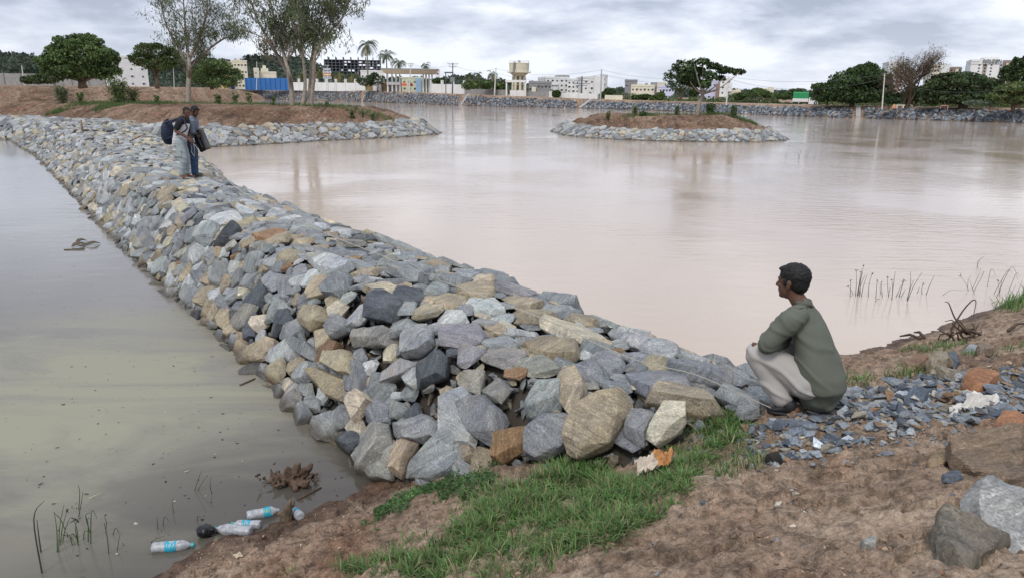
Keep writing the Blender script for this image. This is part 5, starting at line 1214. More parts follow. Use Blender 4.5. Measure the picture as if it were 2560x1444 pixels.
# tower crane
X, z0 = frame_at(672, 470); root = empty('tower_crane', (X, 470, z0), 'orange tower crane over the unfinished building on the rise', 'crane'); CR = paint('crane_orange', (.42, .16, .09), .6, .1, 2); Ht = ztop(672, 112, 470) - z0
m = MB()
for a, b in ((-.8, -.8), (.8, -.8), (-.8, .8), (.8, .8)): m.tube([(a, b, 0), (a, b, Ht)], .16, 4)
for i in range(int(Ht / 2.4)):
    z_ = i * 2.4; s_ = 1 if i % 2 else -1; m.tube([(-.8 * s_, -.8, z_), (.8 * s_, -.8, z_ + 2.4)], .11, 4); m.tube([(-.8 * s_, .8, z_), (.8 * s_, .8, z_ + 2.4)], .11, 4)
m.build('mast', CR, root); m = MB()
for y_ in (-.6, .6): m.tube([(-3.5, y_, Ht + .5), (24, y_, Ht + .5)], .16, 4)
m.tube([(-3, 0, Ht + 1.8), (24, 0, Ht + 1.5)], .14, 4)
for i in range(13): m.tube([(-3 + i * 2.1, .6 * (-1) ** i, Ht + .5), (-2 + i * 2.1, 0, Ht + 1.6)], .09, 4)
m.build('jib', CR, root); m = MB(); m.box(-.9, -.9, Ht, .9, .9, Ht + 1.6); m.build('cab', CREAM, root); m = MB(); m.box(-3.9, -.7, Ht - 1.2, -2.2, .7, Ht + .6); m.build('counterweight', GREYC, root); m = MB(); m.tube([(0, 0, Ht + 1.5), (0, 0, Ht + 5.5)], [.5, .15], 4); m.build('apex', CR, root)
# walls and fences
def wallrun(name, label, a, b, mat, th=.2, posts=None, cat='wall', parts='panel', pm=None, ph=.3, corr=False):
    """a,b = (px, ytop, Y): straight wall between two plan points, top heights from picture"""
    pa, pb = atY(a[0], a[1], a[2]), atY(b[0], b[1], b[2]); za, zb = pz_at(pa[0], pa[1]) - .3, pz_at(pb[0], pb[1]) - .3
    d = pb[:2] - pa[:2]; L_ = np.linalg.norm(d); root = empty(name, (pa[0], pa[1], za), label, cat, None, rz=math.atan2(d[1], d[0]))
    ha, hb = pa[2] - za, pb[2] - za; n = max(2, int(L_ / .3)) if corr else 2; m = MB(); V = []; 
    for i in range(n):
        t = i / (n - 1); h = ha + (hb - ha) * t; o = (.06 if i % 2 else 0) if corr else 0
        V += [(L_ * t, o, zb * t - za * t), (L_ * t, th + o, zb * t - za * t), (L_ * t, th + o, h), (L_ * t, o, h)]
    Fs = []
    for i in range(n - 1):
        q = i * 4; Fs += [(q, q + 4, q + 7, q + 3), (q + 3, q + 7, q + 6, q + 2), (q + 2, q + 6, q + 5, q + 1)]
    Fs += [(0, 3, 2, 1), (4 * n - 4, 4 * n - 3, 4 * n - 2, 4 * n - 1)]
    m.add(V, Fs); m.build(parts, mat, root)
    if posts:
        s_ = MB(); s_.box(-.18, -.2, 0, .18, th + .2, 1.0); me = None
        for i in range(posts):
            t = i / (posts - 1); h = ha + (hb - ha) * t + ph
            if me is None: o = s_.build('post', pm or mat, root); me = o.data
            else: o = bpy.data.objects.new('post', me); COL.objects.link(o); o.parent = root
            o.location = (L_ * t, 0, 0); o.scale = (1, 1, h)
    return root
wallrun('sheet_fence', 'bright blue corrugated sheet fence above the far bank', (578, 195, 250), (724, 196, 243), BLUEF, .08, 13, 'fence', 'sheet', BLUEF, .05, True)
wallrun('compound_wall', 'long white compound wall with posts between blue fence and gateway', (725, 206, 243), (914, 208, 222), WHITE, .25, 9, ph=1.1)
wallrun('compound_wall', 'short white wall panel between the two bamboo gates', (932, 206, 220), (953, 206, 218), WHITE, .25, 2, ph=.15)
wallrun('compound_wall', 'white compound wall right of the gateway', (1078, 210, 205), (1160, 212, 196), WHITE, .25, 4, ph=1.0)
wallrun('block_wall', 'low grey block wall from the white wall to the water tower', (1162, 223, 195), (1268, 225, 184), GWALL, .2)
wallrun('block_wall', 'low grey block wall right of the water tower frame', (1316, 229, 180), (1374, 230, 174), GWALL, .2)
wallrun('boundary_wall', 'low white boundary wall before the pale houses', (1376, 231, 173), (1492, 235, 166), WHITE, .2, 6, ph=.2)
wallrun('boundary_wall', 'low pale boundary wall right of the tall grey pole', (1512, 238, 163), (1556, 239, 160), CREAM, .2)
wallrun('block_wall', 'long grey block wall behind the left bank trees', (-120, 181, 195), (345, 190, 195), GWALL, .25, 12, ph=.1)
wallrun('bamboo_gate', 'brown bamboo gate left of the white wall panel', (915, 209, 221), (931, 208, 220), paint('bamboo', (.28, .20, .11), .9, .3, 3), .12, 2, 'gate')
wallrun('bamboo_gate', 'brown bamboo gate beside the gatehouse columns', (954, 208, 218), (969, 208, 217), paint('bamboo', None), .12, 2, 'gate')
# gateway with overhanging roof slab
Y = 212; X, z0 = frame_at(1028, Y); root = empty('gateway', (X, Y, z0), 'white entrance gateway with a long overhanging roof slab', 'gateway', None, rz=-math.atan2(X, Y)); k = Y / F; px = lambda a: (a - 1028) * k; zt = lambda b: ztop(1028, b, Y) - z0
m = MB(); z1, z2 = zt(185.5), zt(176)
m.add([(px(968), -2, z1), (px(1088), -2, z1), (px(1088), 3, z1), (px(968), 3, z1), (px(958), -3.4, z2), (px(1094), -3.4, z2), (px(1094), 4.4, z2), (px(958), 4.4, z2)], [(0, 3, 2, 1), (4, 5, 6, 7), (0, 1, 5, 4), (1, 2, 6, 5), (2, 3, 7, 6), (3, 0, 4, 7)]); m.build('roof', CREAM, root)
m = MB(); m.box(px(957), -3.6, z2 + .003, px(1095), 4.6, z2 + .35); m.build('roof_edge', GREYC, root)
for a in (971, 981.5, 991, 1000, 1056, 1063, 1070, 1077): m = MB(); m.box(px(a), -.3, 0, px(a + 3.6), .4, z1 - .003); m.build('column', WHITE, root, bevel=.03)
m = MB(); m.box(px(970), -.6, zt(213), px(1003), 3, zt(206)); m.box(px(970.5), .6, 0, px(973), 2.9, zt(213) - .003); m.box(px(974), 2.3, 0, px(1002), 2.6, zt(213) - .003); m.build('guard_room', WHITE, root)
m = MB()
for i in range(10): m.box(px(1072 + i * 2), 1.5, .3, px(1072.6 + i * 2), 1.6, zt(205))
m.build('gate_grille', DSTEEL, root)
# parasols
RED = paint('red_canvas', (.62, .10, .075), .7, .12, 2); YC = paint('yellow_canvas', (.75, .50, .06), .7, .1, 2)
def parasol(name, label, px_, yt, w_, hgt, Y, mat, square=False, drop=.25):
    X, z0 = frame_at(px_, Y); k = Y / F; root = empty(name, (X, Y, z0), label, 'parasol'); R_ = w_ * k / 2; zt_ = ztop(px_, yt, Y) - z0; h_ = hgt * k; m = MB()
    n = 4 if square else 16; prof = [(R_, zt_ - h_ - drop), (R_, zt_ - h_), (R_ * .5, zt_ - h_ * .3), (.05, zt_)]; m.lathe(prof, n)
    if square: m.xf(Matrix.Rotation(math.radians(45), 4, 'Z'))
    m.build('canopy', mat, root, smooth=not square); m = MB(); m.tube([(0, 0, 0), (0, 0, zt_)], .05, 6); m.build('pole', STEEL, root)
parasol('parasol', 'bright red canopy in the gateway opening', 1011, 206, 16, 6, 208, RED, True); parasol('parasol', 'smaller faded red canopy right of the bright red one', 1028, 207, 14, 6, 214, RED, True); parasol('parasol', 'domed yellow parasol over the white compound wall', 893, 197, 14, 6, 226, YC)
# billboard
Y = 262; X, z0 = frame_at(821, Y); root = empty('billboard', (X, Y, z0), 'tall stacked billboard with orange and white boards', 'billboard'); k = Y / F; px = lambda a: (a - 821) * k; zt = lambda b: ztop(821, b, Y) - z0
m = MB(); m.tube([(px(813), 0, 0), (px(813), 0, zt(170))], .12, 5); m.tube([(px(829), 0, 0), (px(829), 0, zt(170))], .12, 5); m.build('post', STEEL, root)
for a, b, c, d, mm in ((812, 830, 171, 176, paint('board_grey', (.35, .38, .44), .6, .1, 1)), (811, 831, 178, 183, WHITE), (811, 830, 184, 190.5, paint('board_orange', (.66, .27, .06), .6, .1, 1)), (811, 831, 192, 197, WHITE)):
    m = MB(); m.box(px(a), -.3, zt(d), px(b), -.1, zt(c)); bo = m.build('board', mm, root)
    t = MB(); r2 = np.random.default_rng(int(c * 7)); x_ = a + 1.5
    while x_ < b - 2: w2 = r2.uniform(.8, 2.2); t.box(px(x_), -.33, zt(d - (d - c) * .3), px(x_ + w2), -.302, zt(c + (d - c) * .32)); x_ += w2 + r2.uniform(.3, .6)
    t.build('lettering', paint('letter_white', (.8, .8, .78), .6, .05, 1) if mm is not WHITE else paint('letter_blue', (.1, .15, .4), .6, .05, 1), bo)
# water tower
Y = 186; X, z0 = frame_at(1297, Y); root = empty('water_tower', (X, Y, z0), 'cream round concrete water tower on ringed columns', 'water tower'); k = Y / F; r_ = lambda a: a * k; zt = lambda b: ztop(1297, b, Y) - z0
TC = paint('tower_cream', (.60, .56, .43), .85, .16, .6)
m = MB(); m.lathe([(r_(23.5), zt(181)), (r_(24), zt(160)), (r_(24.3), zt(159.4)), (r_(24.3), zt(158.4)), (r_(10), zt(157)), (.1, zt(156.5))], 40); m.build('tank', TC, root, smooth=False)
m = MB(); m.lathe([(r_(12), zt(191.5)), (r_(14), zt(191)), (r_(22), zt(183.5)), (r_(23.4), zt(181.05))], 32); m.build('tank_base', TC, root)
m = MB(); m.lathe([(r_(23.6), zt(183)), (r_(28.5), zt(182.6)), (r_(28.5), zt(181.2)), (r_(23.6), zt(181.1))], 40); m.build('gallery', TC, root)
m = MB()
for i in range(20):
    a = i * math.pi / 10; m.tube([(r_(28) * math.cos(a), r_(28) * math.sin(a), zt(181.2)), (r_(28) * math.cos(a), r_(28) * math.sin(a), zt(176))], .06, 4)
for i in range(18):
    a = i * math.pi / 9; m.tube([(r_(23.5) * math.cos(a), r_(23.5) * math.sin(a), zt(158.5)), (r_(23.5) * math.cos(a), r_(23.5) * math.sin(a), zt(153))], .06, 4)
ring = [(r_(23.5) * math.cos(i * math.pi / 16), r_(23.5) * math.sin(i * math.pi / 16), zt(153.3)) for i in range(33)]; m.tube(ring, .05, 4, cap=False); m.build('railing', WHITE, root)
m = MB(); m.lathe([(r_(3), zt(157)), (r_(3), zt(151.5)), (.05, zt(150.5))], 12); m.build('vent', GREYC, root)
for i in range(8):
    a = i * math.pi / 4 + .2; m = MB(); m.tube([(r_(16.5) * math.cos(a), r_(16.5) * math.sin(a), -.5), (r_(13.5) * math.cos(a), r_(13.5) * math.sin(a), zt(191.2))], .32, 8); m.build('column', TC, root)
for b in (201, 211): m = MB(); m.lathe([(r_(16.6), zt(b + 1.3)), (r_(16.6), zt(b)), (r_(14.0), zt(b)), (r_(14.0), zt(b + 1.3))], 24); m.build('ring_beam', TC, root)
m = MB()
for sx in (-.25, .25): m.tube([(r_(-13) + sx, r_(-25), zt(183)), (r_(-11) + sx, r_(-23.2), zt(155))], .05, 4)
for i in range(14): z_ = zt(182) + (zt(156) - zt(182)) * i / 13; x_ = r_(-13) + (r_(2)) * i / 13; y_ = r_(-25) + r_(1.8) * i / 13; m.tube([(x_ - .25, y_, z_), (x_ + .25, y_, z_)], .04, 4)
m.build('ladder', DSTEEL, root)
# portal frame with white doors in front
Y = 178; X, z0 = frame_at(1290, Y); root = empty('portal_frame', (X, Y, z0), 'white concrete portal frame in front of the water tower', 'frame', None, rz=-math.atan2(X, Y)); k = Y / F; px = lambda a: (a - 1290) * k; zt = lambda b: ztop(1290, b, Y) - z0
for a in (1265, 1310.5): m = MB(); m.box(px(a), 0, -.2, px(a + 3.3), .35, zt(206.5)); m.build('post', WHITE, root)
m = MB(); m.box(px(1264), -.1, zt(206.3), px(1316), .5, zt(200.5)); m.build('lintel', WHITE, root)
root = empty('sheet_gate', (X, Y + 1, z0), 'pair of plain white sheet gates under the portal frame', 'gate', None, rz=-math.atan2(X, Y)); m = MB(); m.box(px(1275), 0, 0, px(1292), .08, zt(226.5)); m.build('leaf', WHITE, root); m = MB(); m.box(px(1292.5), .05, 0, px(1309), .13, zt(226)); m.build('leaf', WHITE, root)
# houses centre right
building('house', 'grey unfinished two storey house right of the water tower', 1333, 1377, 209, 200, 10, GREYC, (2, 5, 1.5, 1.3), [(1330, 1340, 218, -1, CREAM)])
building('house', 'dark grey concrete house left of the pale apartments', 1322, 1350, 208, 215, 8, GREYC, (1, 4, 1.2, 1.1))
building('apartment_block', 'pale cream apartment block with concrete rooftop structure', 1364, 1420, 197, 215, 12, WHITE, (4, 5, 1.3, 1.2), [(1400, 1424, 188, 1, GREYC), (1366, 1376, 193, 1, WHITE)], rz=.2, balc=((1380, 1392, 214), (1380, 1392, 226)))
building('apartment_block', 'white apartment block behind the transformer pole', 1418, 1458, 202, 205, 11, WHITE, (4, 4, 1.2, 1.2), [(1422, 1436, 197, 1, YELL)], rz=-.1)
building('apartment_block', 'tall white blank walled house left of the grey pole', 1457, 1500, 197, 196, 12, WHITE, (3, 3, 1.1, 1.3), [(1482, 1506, 190, -1.5, WHITE)], rz=.15)
building('apartment_block', 'bluish white narrow house behind the grey pole', 1500, 1517, 192, 206, 10, LGREY, (4, 1, 1.2, 1.2))
building('house', 'dark grey concrete rooftop house left of the cream houses', 1562, 1591, 204, 215, 9, GREYC, (2, 3, 1.6, 1.4))
building('house', 'cream two storey house in the low pale cluster', 1578, 1634, 217, 198, 10, CREAM, (2, 6, 1.2, 1.2), [(1590, 1604, 211, 1, YELL), (1612, 1618, 208, 1, GREYC), (1626, 1640, 206, 1, GREYC)])
building('house', 'lilac white house right of the cream house', 1648, 1684, 219, 190, 9, LILAC, (2, 5, 1.2, 1.1), [(1652, 1664, 215, 1, WHITE)])
building('house', 'pale house half hidden left behind the small island tree', 1636, 1662, 210, 230, 9, CREAM, (2, 3, 1.2, 1.1))
building('apartment_block', 'lilac apartment block behind the leaning island tree', 1745, 1800, 205, 205, 12, LILAC, (3, 5, 1.2, 1.2), [(1787, 1797, 209, -1.2, BROWN)])
building('apartment_block', 'white tall apartment slab right of the leaning island tree', 1799, 1825, 200, 200, 12, WHITE, (4, 2, 1.2, 1.4), balc=((1818, 1827, 218), (1818, 1827, 229)))
building('house', 'low cream house at the right end of the lilac blocks', 1818, 1849, 230, 205, 9, CREAM, (1, 3), [(1839, 1848, 223, 0, CREAM), (1831, 1836, 227, 1, LGREY)])
building('house', 'small distant cream house above the trees left of the truck', 1900, 1932, 224, 330, 10, CREAM, (1, 3), [(1919, 1931, 218, 0, CREAM)])
building('house', 'tiny white building far behind the gateway right end', 1090, 1100, 178, 260, 8, WHITE, (4, 1))
building('house', 'low yellow and blue painted house behind the red canopies', 1006, 1056, 197, 262, 8, paint('lime', (.56, .58, .42), .8, .08, .5), (2, 4), [(1040, 1052, 196, -1, paint('sky_paint', (.28, .42, .58), .8, .08, .5))])
building('house', 'white roofed shed beyond the palms and unfinished frame', 905, 962, 180, 262, 10, WHITE, (2, 6))
# towers at the right
def tower(label, x0, x1, yt, Y, mat, rows_, cols_, extra=(), rz=0., rail=True): return building('apartment_tower', label, x0, x1, yt, Y, 18, mat, (rows_, cols_, 1.7, 1.5), extra, rz=rz, roof_rail=rail, group=None)
tower('white apartment tower behind the leafless brown tree', 2214, 2252, 157, 330, WHITE, 9, 3, [(2234, 2243, 165, -.6, BROWN)], .1)
tower('white and cream tower with many balconies right of the brown tree', 2320, 2346, 163, 340, CREAM, 9, 4, [(2340, 2358, 161, -1, WHITE)], .1)
tower('brown apartment tower with rooftop pergola', 2357, 2391, 172, 360, BROWN, 8, 4, [(2366, 2390, 167, 2, GREYC), (2378, 2384, 173, -.8, CREAM)], 0)
root = tower('brown tower with pergola beside the white signed tower', 2491, 2515, 156, 335, BROWN, 10, 3, [(2496, 2514, 150, 2, GREYC), (2502, 2508, 158, -.9, CREAM)])
tower('cream tower mostly hidden by the right edge tree', 2516, 2536, 156, 345, CREAM, 10, 3)
# tower with the sign
Y = 320; x0, x1 = 2420, 2487; cx = 2453; X, z0 = frame_at(cx, Y); root = empty('apartment_tower', (X, Y, z0), 'white apartment tower with dark roof lettering', 'building', None, rz=-math.atan2(X, Y) * .9 + .08); k = Y / F; px = lambda a: (a - cx) * k; zt = lambda b: ztop(cx, b, Y) - z0
m = MB(); m.box(px(2421), 0, 0, px(2446), 16, zt(149)); m.box(px(2455), .003, 0, px(2480), 16, zt(149)); m.box(px(2421), .006, zt(160.5) + .003, px(2480), 15.9, zt(149) - .003); m.box(px(2447), 1, zt(149) - 2, px(2478), 12, zt(143)); m.build('wall', WHITE, root)
m = MB(); m.box(px(2446.1), .6, 0, px(2454.9), 15, zt(160.5)); m.build('recess', paint('recess_brown', (.42, .36, .30), .8, .08, .5), root)
m = MB(); m.box(px(2480.1), 1.4, 0, px(2488), 15, zt(153)); m.build('balcony_wing', paint('wing_grey', (.50, .50, .52), .8, .1, .5), root)
for i in range(9):
    z_ = zt(163 + i * 7.8)
    for a in (2437, 2462, 2449.4, 2483): m = MB(); m.box(px(a), -.06 if a != 2449.4 and a != 2483 else (.5 if a < 2460 else 1.3), z_ - .30, px(a + 3.8), .1 if a != 2449.4 and a != 2483 else (.7 if a < 2460 else 1.5), z_ + .26); m.build('window', DARKW, root)
m = MB(); m.box(px(2420.5), -.12, zt(161.2), px(2481), -.003, zt(160.3)); m.box(px(2422), -.1, zt(155), px(2438), -.003, zt(154)); m.build('band', paint('band_grey', (.28, .30, .33), .8, .1, .5), root)
def text3d(txt, size, M, mat, parent, ext=.02, name='lettering', align='CENTER'):
    cu = bpy.data.curves.new('t', 'FONT'); cu.body = txt; cu.size = size; cu.extrude = ext; cu.align_x = align; cu.align_y = 'CENTER'
    o = bpy.data.objects.new('t', cu); COL.objects.link(o); dg = bpy.context.evaluated_depsgraph_get(); me = bpy.data.meshes.new_from_object(o.evaluated_get(dg)); bpy.data.objects.remove(o)
    me.materials.clear(); me.materials.append(mat); q = bpy.data.objects.new(name, me); COL.objects.link(q); q.parent = parent; q.matrix_local = M; return q
SG = paint('sign_dark', (.12, .14, .17), .6, .05, 1); Mt = Matrix.Translation((px(2463.5), -.25, zt(152.3))) @ Matrix.Rotation(math.radians(90), 4, 'X'); o = text3d('GOLDEN', 6.2 * k / .72, Mt, SG, root, .12); o.scale = (1.12, 1, 1)
Mt = Matrix.Translation((px(2463.5), -.25, zt(157.6))) @ Matrix.Rotation(math.radians(90), 4, 'X'); o = text3d('T R I A N G L E', 3.2 * k / .72, Mt, SG, root, .12); o.scale = (1.35, 1, 1)
# ------------------------------------------------------------------ poles and wires
def pole(label, px_b, py_b, px_t, py_t, Y, mat=POLEW, r=.13, arms=(), name='utility_pole', extra=None, group=None):
    b = atY(px_b, py_b, Y); t = atY(px_t, py_t, Y); z0 = pz_at(b[0], Y) - .2; root = empty(name, (b[0], Y, z0), label, 'pole', group); T = Vector((t[0] - b[0], 0, t[2] - z0))
    m = MB(); m.tube([(0, 0, 0), T], [r * 1.3, r * .8], 8); m.build('pole', mat, root)
    for z_, w_ in arms: p = T * (z_); m = MB(); m.box(p.x - w_ / 2, -.06, p.z - .06, p.x + w_ / 2, .06, p.z + .06); m.build('crossarm', DSTEEL, root); mm = MB(); [mm.tube([(p.x + w_ * .45 * s, 0, p.z + .06), (p.x + w_ * .45 * s, 0, p.z + .4)], .06, 5) for s in (-1, 0, 1)]; mm.build('insulator', WHITE, root)
    if extra: extra(root, T)
    return (b[0], Y, z0), T
pole('white lamp post in front of the blue fence', 641, 221, 642, 154, 240, r=.11); pole('pale lamp post in front of the billboard', 820, 219, 818, 165, 226, r=.11, arms=((.98, 1.0),))
pole('leaning wooden pole in front of the gateway roof', 1023, 231, 1027, 158, 200, r=.14, arms=((.97, 1.6), (.9, 1.2)))
def tr(root, T): m = MB(); m.box(-.5, -.5, T.z * .42, .6, .4, T.z * .56); m.build('transformer', paint('transformer_grey', (.2, .22, .24), .6, .1, 2), root); m = MB(); m.tube([(-1.6, 0, 0), (-1.6, 0, T.z * .72)], .12, 6); m.box(-1.9, -.08, T.z * .68, .3, .08, T.z * .72); m.box(-1.9, -.08, T.z * .50, .3, .08, T.z * .53); m.build('support_frame', DSTEEL, root)
pole('dark double pole carrying a transformer above the white wall', 1131, 234, 1132, 158, 190, DSTEEL, .14, ((.97, 2.6), (.88, 1.8)), extra=tr)
pole('pale leaning pole left of the water tower', 1236, 242, 1240, 170, 176, r=.13)
pole('dark transformer pole before the white apartments', 1453, 236, 1455, 191, 172, DSTEEL, .15, ((.8, 3.2), (.68, 3.8), (.6, 2.6)))
pA = pole('tall grey pole right of the blank white house', 1501, 250, 1504, 174, 158, paint('pole_grey', (.36, .37, .38), .7, .1, 2), .13)
pB = pole('grey pole under the leaning tree crown', 1816, 259, 1822, 192, 128, r=.10)
pC = pole('pale pole before the wide dark tree', 2206, 266, 2212, 184, 108, r=.075)
pole('thin white post at the far left bank', 58, 193, 54, 164, 150, r=.10)
pole('slim grey post behind the slender eucalyptus', 434, 205, 433, 160, 170, r=.07); 
def wire(label, A, B, sag, r=.022, n=24):
    A, B = Vector(A), Vector(B); m = MB(); m.tube([A.lerp(B, i / n) - Vector((0, 0, 4 * sag * (i / n) * (1 - i / n))) for i in range(n + 1)], r, 4); o = m.build('power_line', WIREM); o2 = empty('x', (0, 0, 0)); bpy.data.objects.remove(o2); tag(o, label, 'wire', 'overhead wires across the skyline')
tp = lambda P_, f=1.0: Vector(P_[0]) + P_[1] * f
wl_ = Vector(atY(1240, 172, 176)); 
wire('upper wire from the leaning pole to the tall grey pole', wl_, tp(pA, .99), 1.2); wire('lower wire from the leaning pole to the tall grey pole', wl_ - Vector((0, 0, .9)), tp(pA, .86), 1.6)
wire('upper wire between the tall grey pole and the island tree', tp(pA, .99), tp(pB, 1.0), 1.0); wire('lower wire between the tall grey pole and the island tree', tp(pA, .86), tp(pB, .93), 1.2)
wire('upper wire passing over the green truck', tp(pB, 1.0), tp(pC, .97), .9, .018); wire('lower wire passing over the green truck', tp(pB, .93), tp(pC, .86), 1.6, .022)
eR = Vector(atY(2700, 176, 92)); wire('wire crossing the dark tree canopies at right', tp(pC, .86), eR, 2.2, .02)
wl2 = Vector(atY(1132, 162, 190)); wire('wire from the gateway pole to the transformer pole', Vector(atY(1027, 160, 200)), wl2, .8, .022); wire('wire from the transformer pole to the leaning pale pole', wl2, wl_, 1.0, .022)
# ------------------------------------------------------------------ truck on the bank track
Y = 132; b = atY(2011, 257, Y); X, z0 = b[0], pz_at(b[0], Y); zt_r = 60.0
k = Y / F; root = empty('truck', (X, Y, z0), 'small white truck with green tarpaulin parked on the far bank', 'truck', None, rz=-math.atan2(X, Y)); px = lambda a: (a - 2011) * k; zt = lambda c: (257.5 - c) * k
WT = paint('truck_white', (.72, .72, .70), .4, .05, 1); TG = paint('green_tarp', (.03, .26, .10), .6, .15, 2); BLK = paint('rubber_black', (.02, .02, .02), .8, .2, 5)
m = MB(); w_ = 1.8; x0, x1 = px(1984), px(2019)
n = 10; V = []; 
for i in range(n + 1):
    x_ = x0 + (x1 - x0) * i / n; s_ = .04 * math.sin(i * 1.9)
    V += [(x_, 0 + s_, zt(243)), (x_, .02 + s_, zt(230)), (x_, .35, zt(227.5) + s_), (x_, w_ - .35, zt(227.5) + s_), (x_, w_ - .02, zt(230)), (x_, w_, zt(243))]
Fs = [(i * 6 + j, (i + 1) * 6 + j, (i + 1) * 6 + j + 1, i * 6 + j + 1) for i in range(n) for j in range(5)] + [(0, 1, 2, 3, 4, 5), tuple(n * 6 + j for j in (5, 4, 3, 2, 1, 0))]
m.add(V, Fs); m.build('tarpaulin', TG, root)
m = MB(); m.box(x0 - .05, -.05, zt(251), x1, w_ + .05, zt(243.2)); m.build('cargo_bed', WT, root, bevel=.03); m = MB()
for i in range(6): m.box(x0 + (x1 - x0) * (i + .3) / 6, -.075, zt(250.6), x0 + (x1 - x0) * (i + .45) / 6, -.052, zt(243.6))
m.build('bed_rib', LGREY, root)
cab = [(2020, 254), (2020, 243), (2021.5, 240.5), (2032, 240.5), (2034.5, 247.5), (2041, 250), (2042, 256), (2020, 256)]
m = MB(); c_ = [(px(a), zt(bb)) for a, bb in cab]; m.add([(a, 0, z_) for a, z_ in c_] + [(a, w_, z_) for a, z_ in c_], [tuple(range(8)), tuple(range(15, 7, -1))] + [(i, i + 8, (i + 1) % 8 + 8, (i + 1) % 8) for i in range(8)]); cb = m.build('cab', WT, root, bevel=.04); fixup(cb)
wn = [(2023.5, 247.4), (2023.5, 242.3), (2026, 242.3), (2026, 247.4)]; w2 = [(2027, 247.4), (2027, 242.3), (2031.2, 242.3), (2033.2, 247.4)]
for wq in (wn, w2): m = MB(); c_ = [(px(a), zt(bb)) for a, bb in wq]; m.add([(a, -.02, z_) for a, z_ in c_] + [(a, .02, z_) for a, z_ in c_], [(3, 2, 1, 0), (4, 5, 6, 7), (0, 1, 5, 4), (1, 2, 6, 5), (2, 3, 7, 6), (3, 0, 4, 7)]); m.build('side_window', DARKW, root)
m = MB(); m.box(px(1984), .3, zt(253.4), px(2038), w_ - .3, zt(251.2)); m.build('chassis', DSTEEL, root)
for a in (1998, 2036):
    for y_ in (-.02, w_ - .22): m = MB(); m.tube([(px(a), y_, zt(253)), (px(a), y_ + .24, zt(253))], 4.2 * k, 16); wo = m.build('wheel', BLK, root); r__ = MB(); r__.tube([(px(a), y_ - .01, zt(253)), (px(a), y_ + .25, zt(253))], 2 * k, 12); r__.build('rim', STEEL, wo)
# small things on the far track
Y = 103; b = atY(2361, 265, Y); z0 = pz_at(b[0], Y); root = empty('barrier_frame', (b[0], Y, z0), 'low pinkish metal barrier frame under the dark domed trees', 'barrier'); k = Y / F; m = MB(); RU = paint('faded_red', (.45, .25, .22), .7, .1, 2)
m.tube([(-9 * k, 0, 7 * k), (9 * k, 0, 7.4 * k)], .05, 6); m.tube([(-9 * k, 0, 0), (-9 * k, 0, 7 * k)], .04, 6); m.tube([(9 * k, 0, -.2), (9 * k, 0, 7.4 * k)], .05, 6); m.build('rail', RU, root)
m = MB(); m.box(-8.5 * k, .1, 2 * k, 8 * k, .14, 6 * k); m.build('panel', paint('rust_panel', (.16, .09, .07), .8, .2, 2), root)
b = atY(2235, 265, 106); root = empty('sand_heap', (b[0], 106, pz_at(b[0], 106)), 'little orange earth heap beside the bare tree foot', 'heap'); m = MB(); m.lathe([(.35, -.1), (.28, .15), (.12, .45), (.03, .55)], 9); m.build('heap', paint('orange_earth', (.45, .25, .13), .95, .2, 6), root, smooth=True)
b = atY(2252, 262, 106); root = empty('stone_bench', (b[0], 106, pz_at(b[0], 106)), 'flat pale bench slab beside the bare tree', 'bench'); m = MB(); m.box(-.6, 0, .35, .6, .4, .45); m.build('seat', CREAM, root); m = MB(); m.box(-.5, .05, 0, -.38, .35, .348); m.box(.38, .05, 0, .5, .35, .348); m.build('leg', CREAM, root)
# ------------------------------------------------------------------ people
def vox(name, m, mat, parent, size, smooth=6, disp=None):
    o = mesh_np('tmp', np.array(m.v), m.f, None)
    bm = bmesh.new(); bm.from_mesh(o.data); bmesh.ops.recalc_face_normals(bm, faces=bm.faces); bm.to_mesh(o.data); bm.free()
    r = o.modifiers.new('r', 'REMESH'); r.mode = 'VOXEL'; r.voxel_size = size; r.use_smooth_shade = True
    s = o.modifiers.new('s', 'SMOOTH'); s.iterations = smooth; s.factor = .5
    dg = bpy.context.evaluated_depsgraph_get(); me = bpy.data.meshes.new_from_object(o.evaluated_get(dg)); bpy.data.objects.remove(o)
    me.name = name; me.materials.clear(); me.materials.append(mat)
    if disp:
        n = len(me.vertices); V = np.empty(n * 3, np.float32); me.vertices.foreach_get('co', V); V = V.reshape(-1, 3).astype(float); Nn = np.empty(n * 3, np.float32); me.vertices.foreach_get('normal', Nn); Nn = Nn.reshape(-1, 3)
        V = V + Nn * disp(V)[:, None]; me.vertices.foreach_set('co', V.astype(np.float32).ravel())
    me.polygons.foreach_set('use_smooth', np.ones(len(me.polygons), bool)); me.update()
    q = bpy.data.objects.new(name, me); COL.objects.link(q)
    if parent is not None: q.parent = parent
    return q
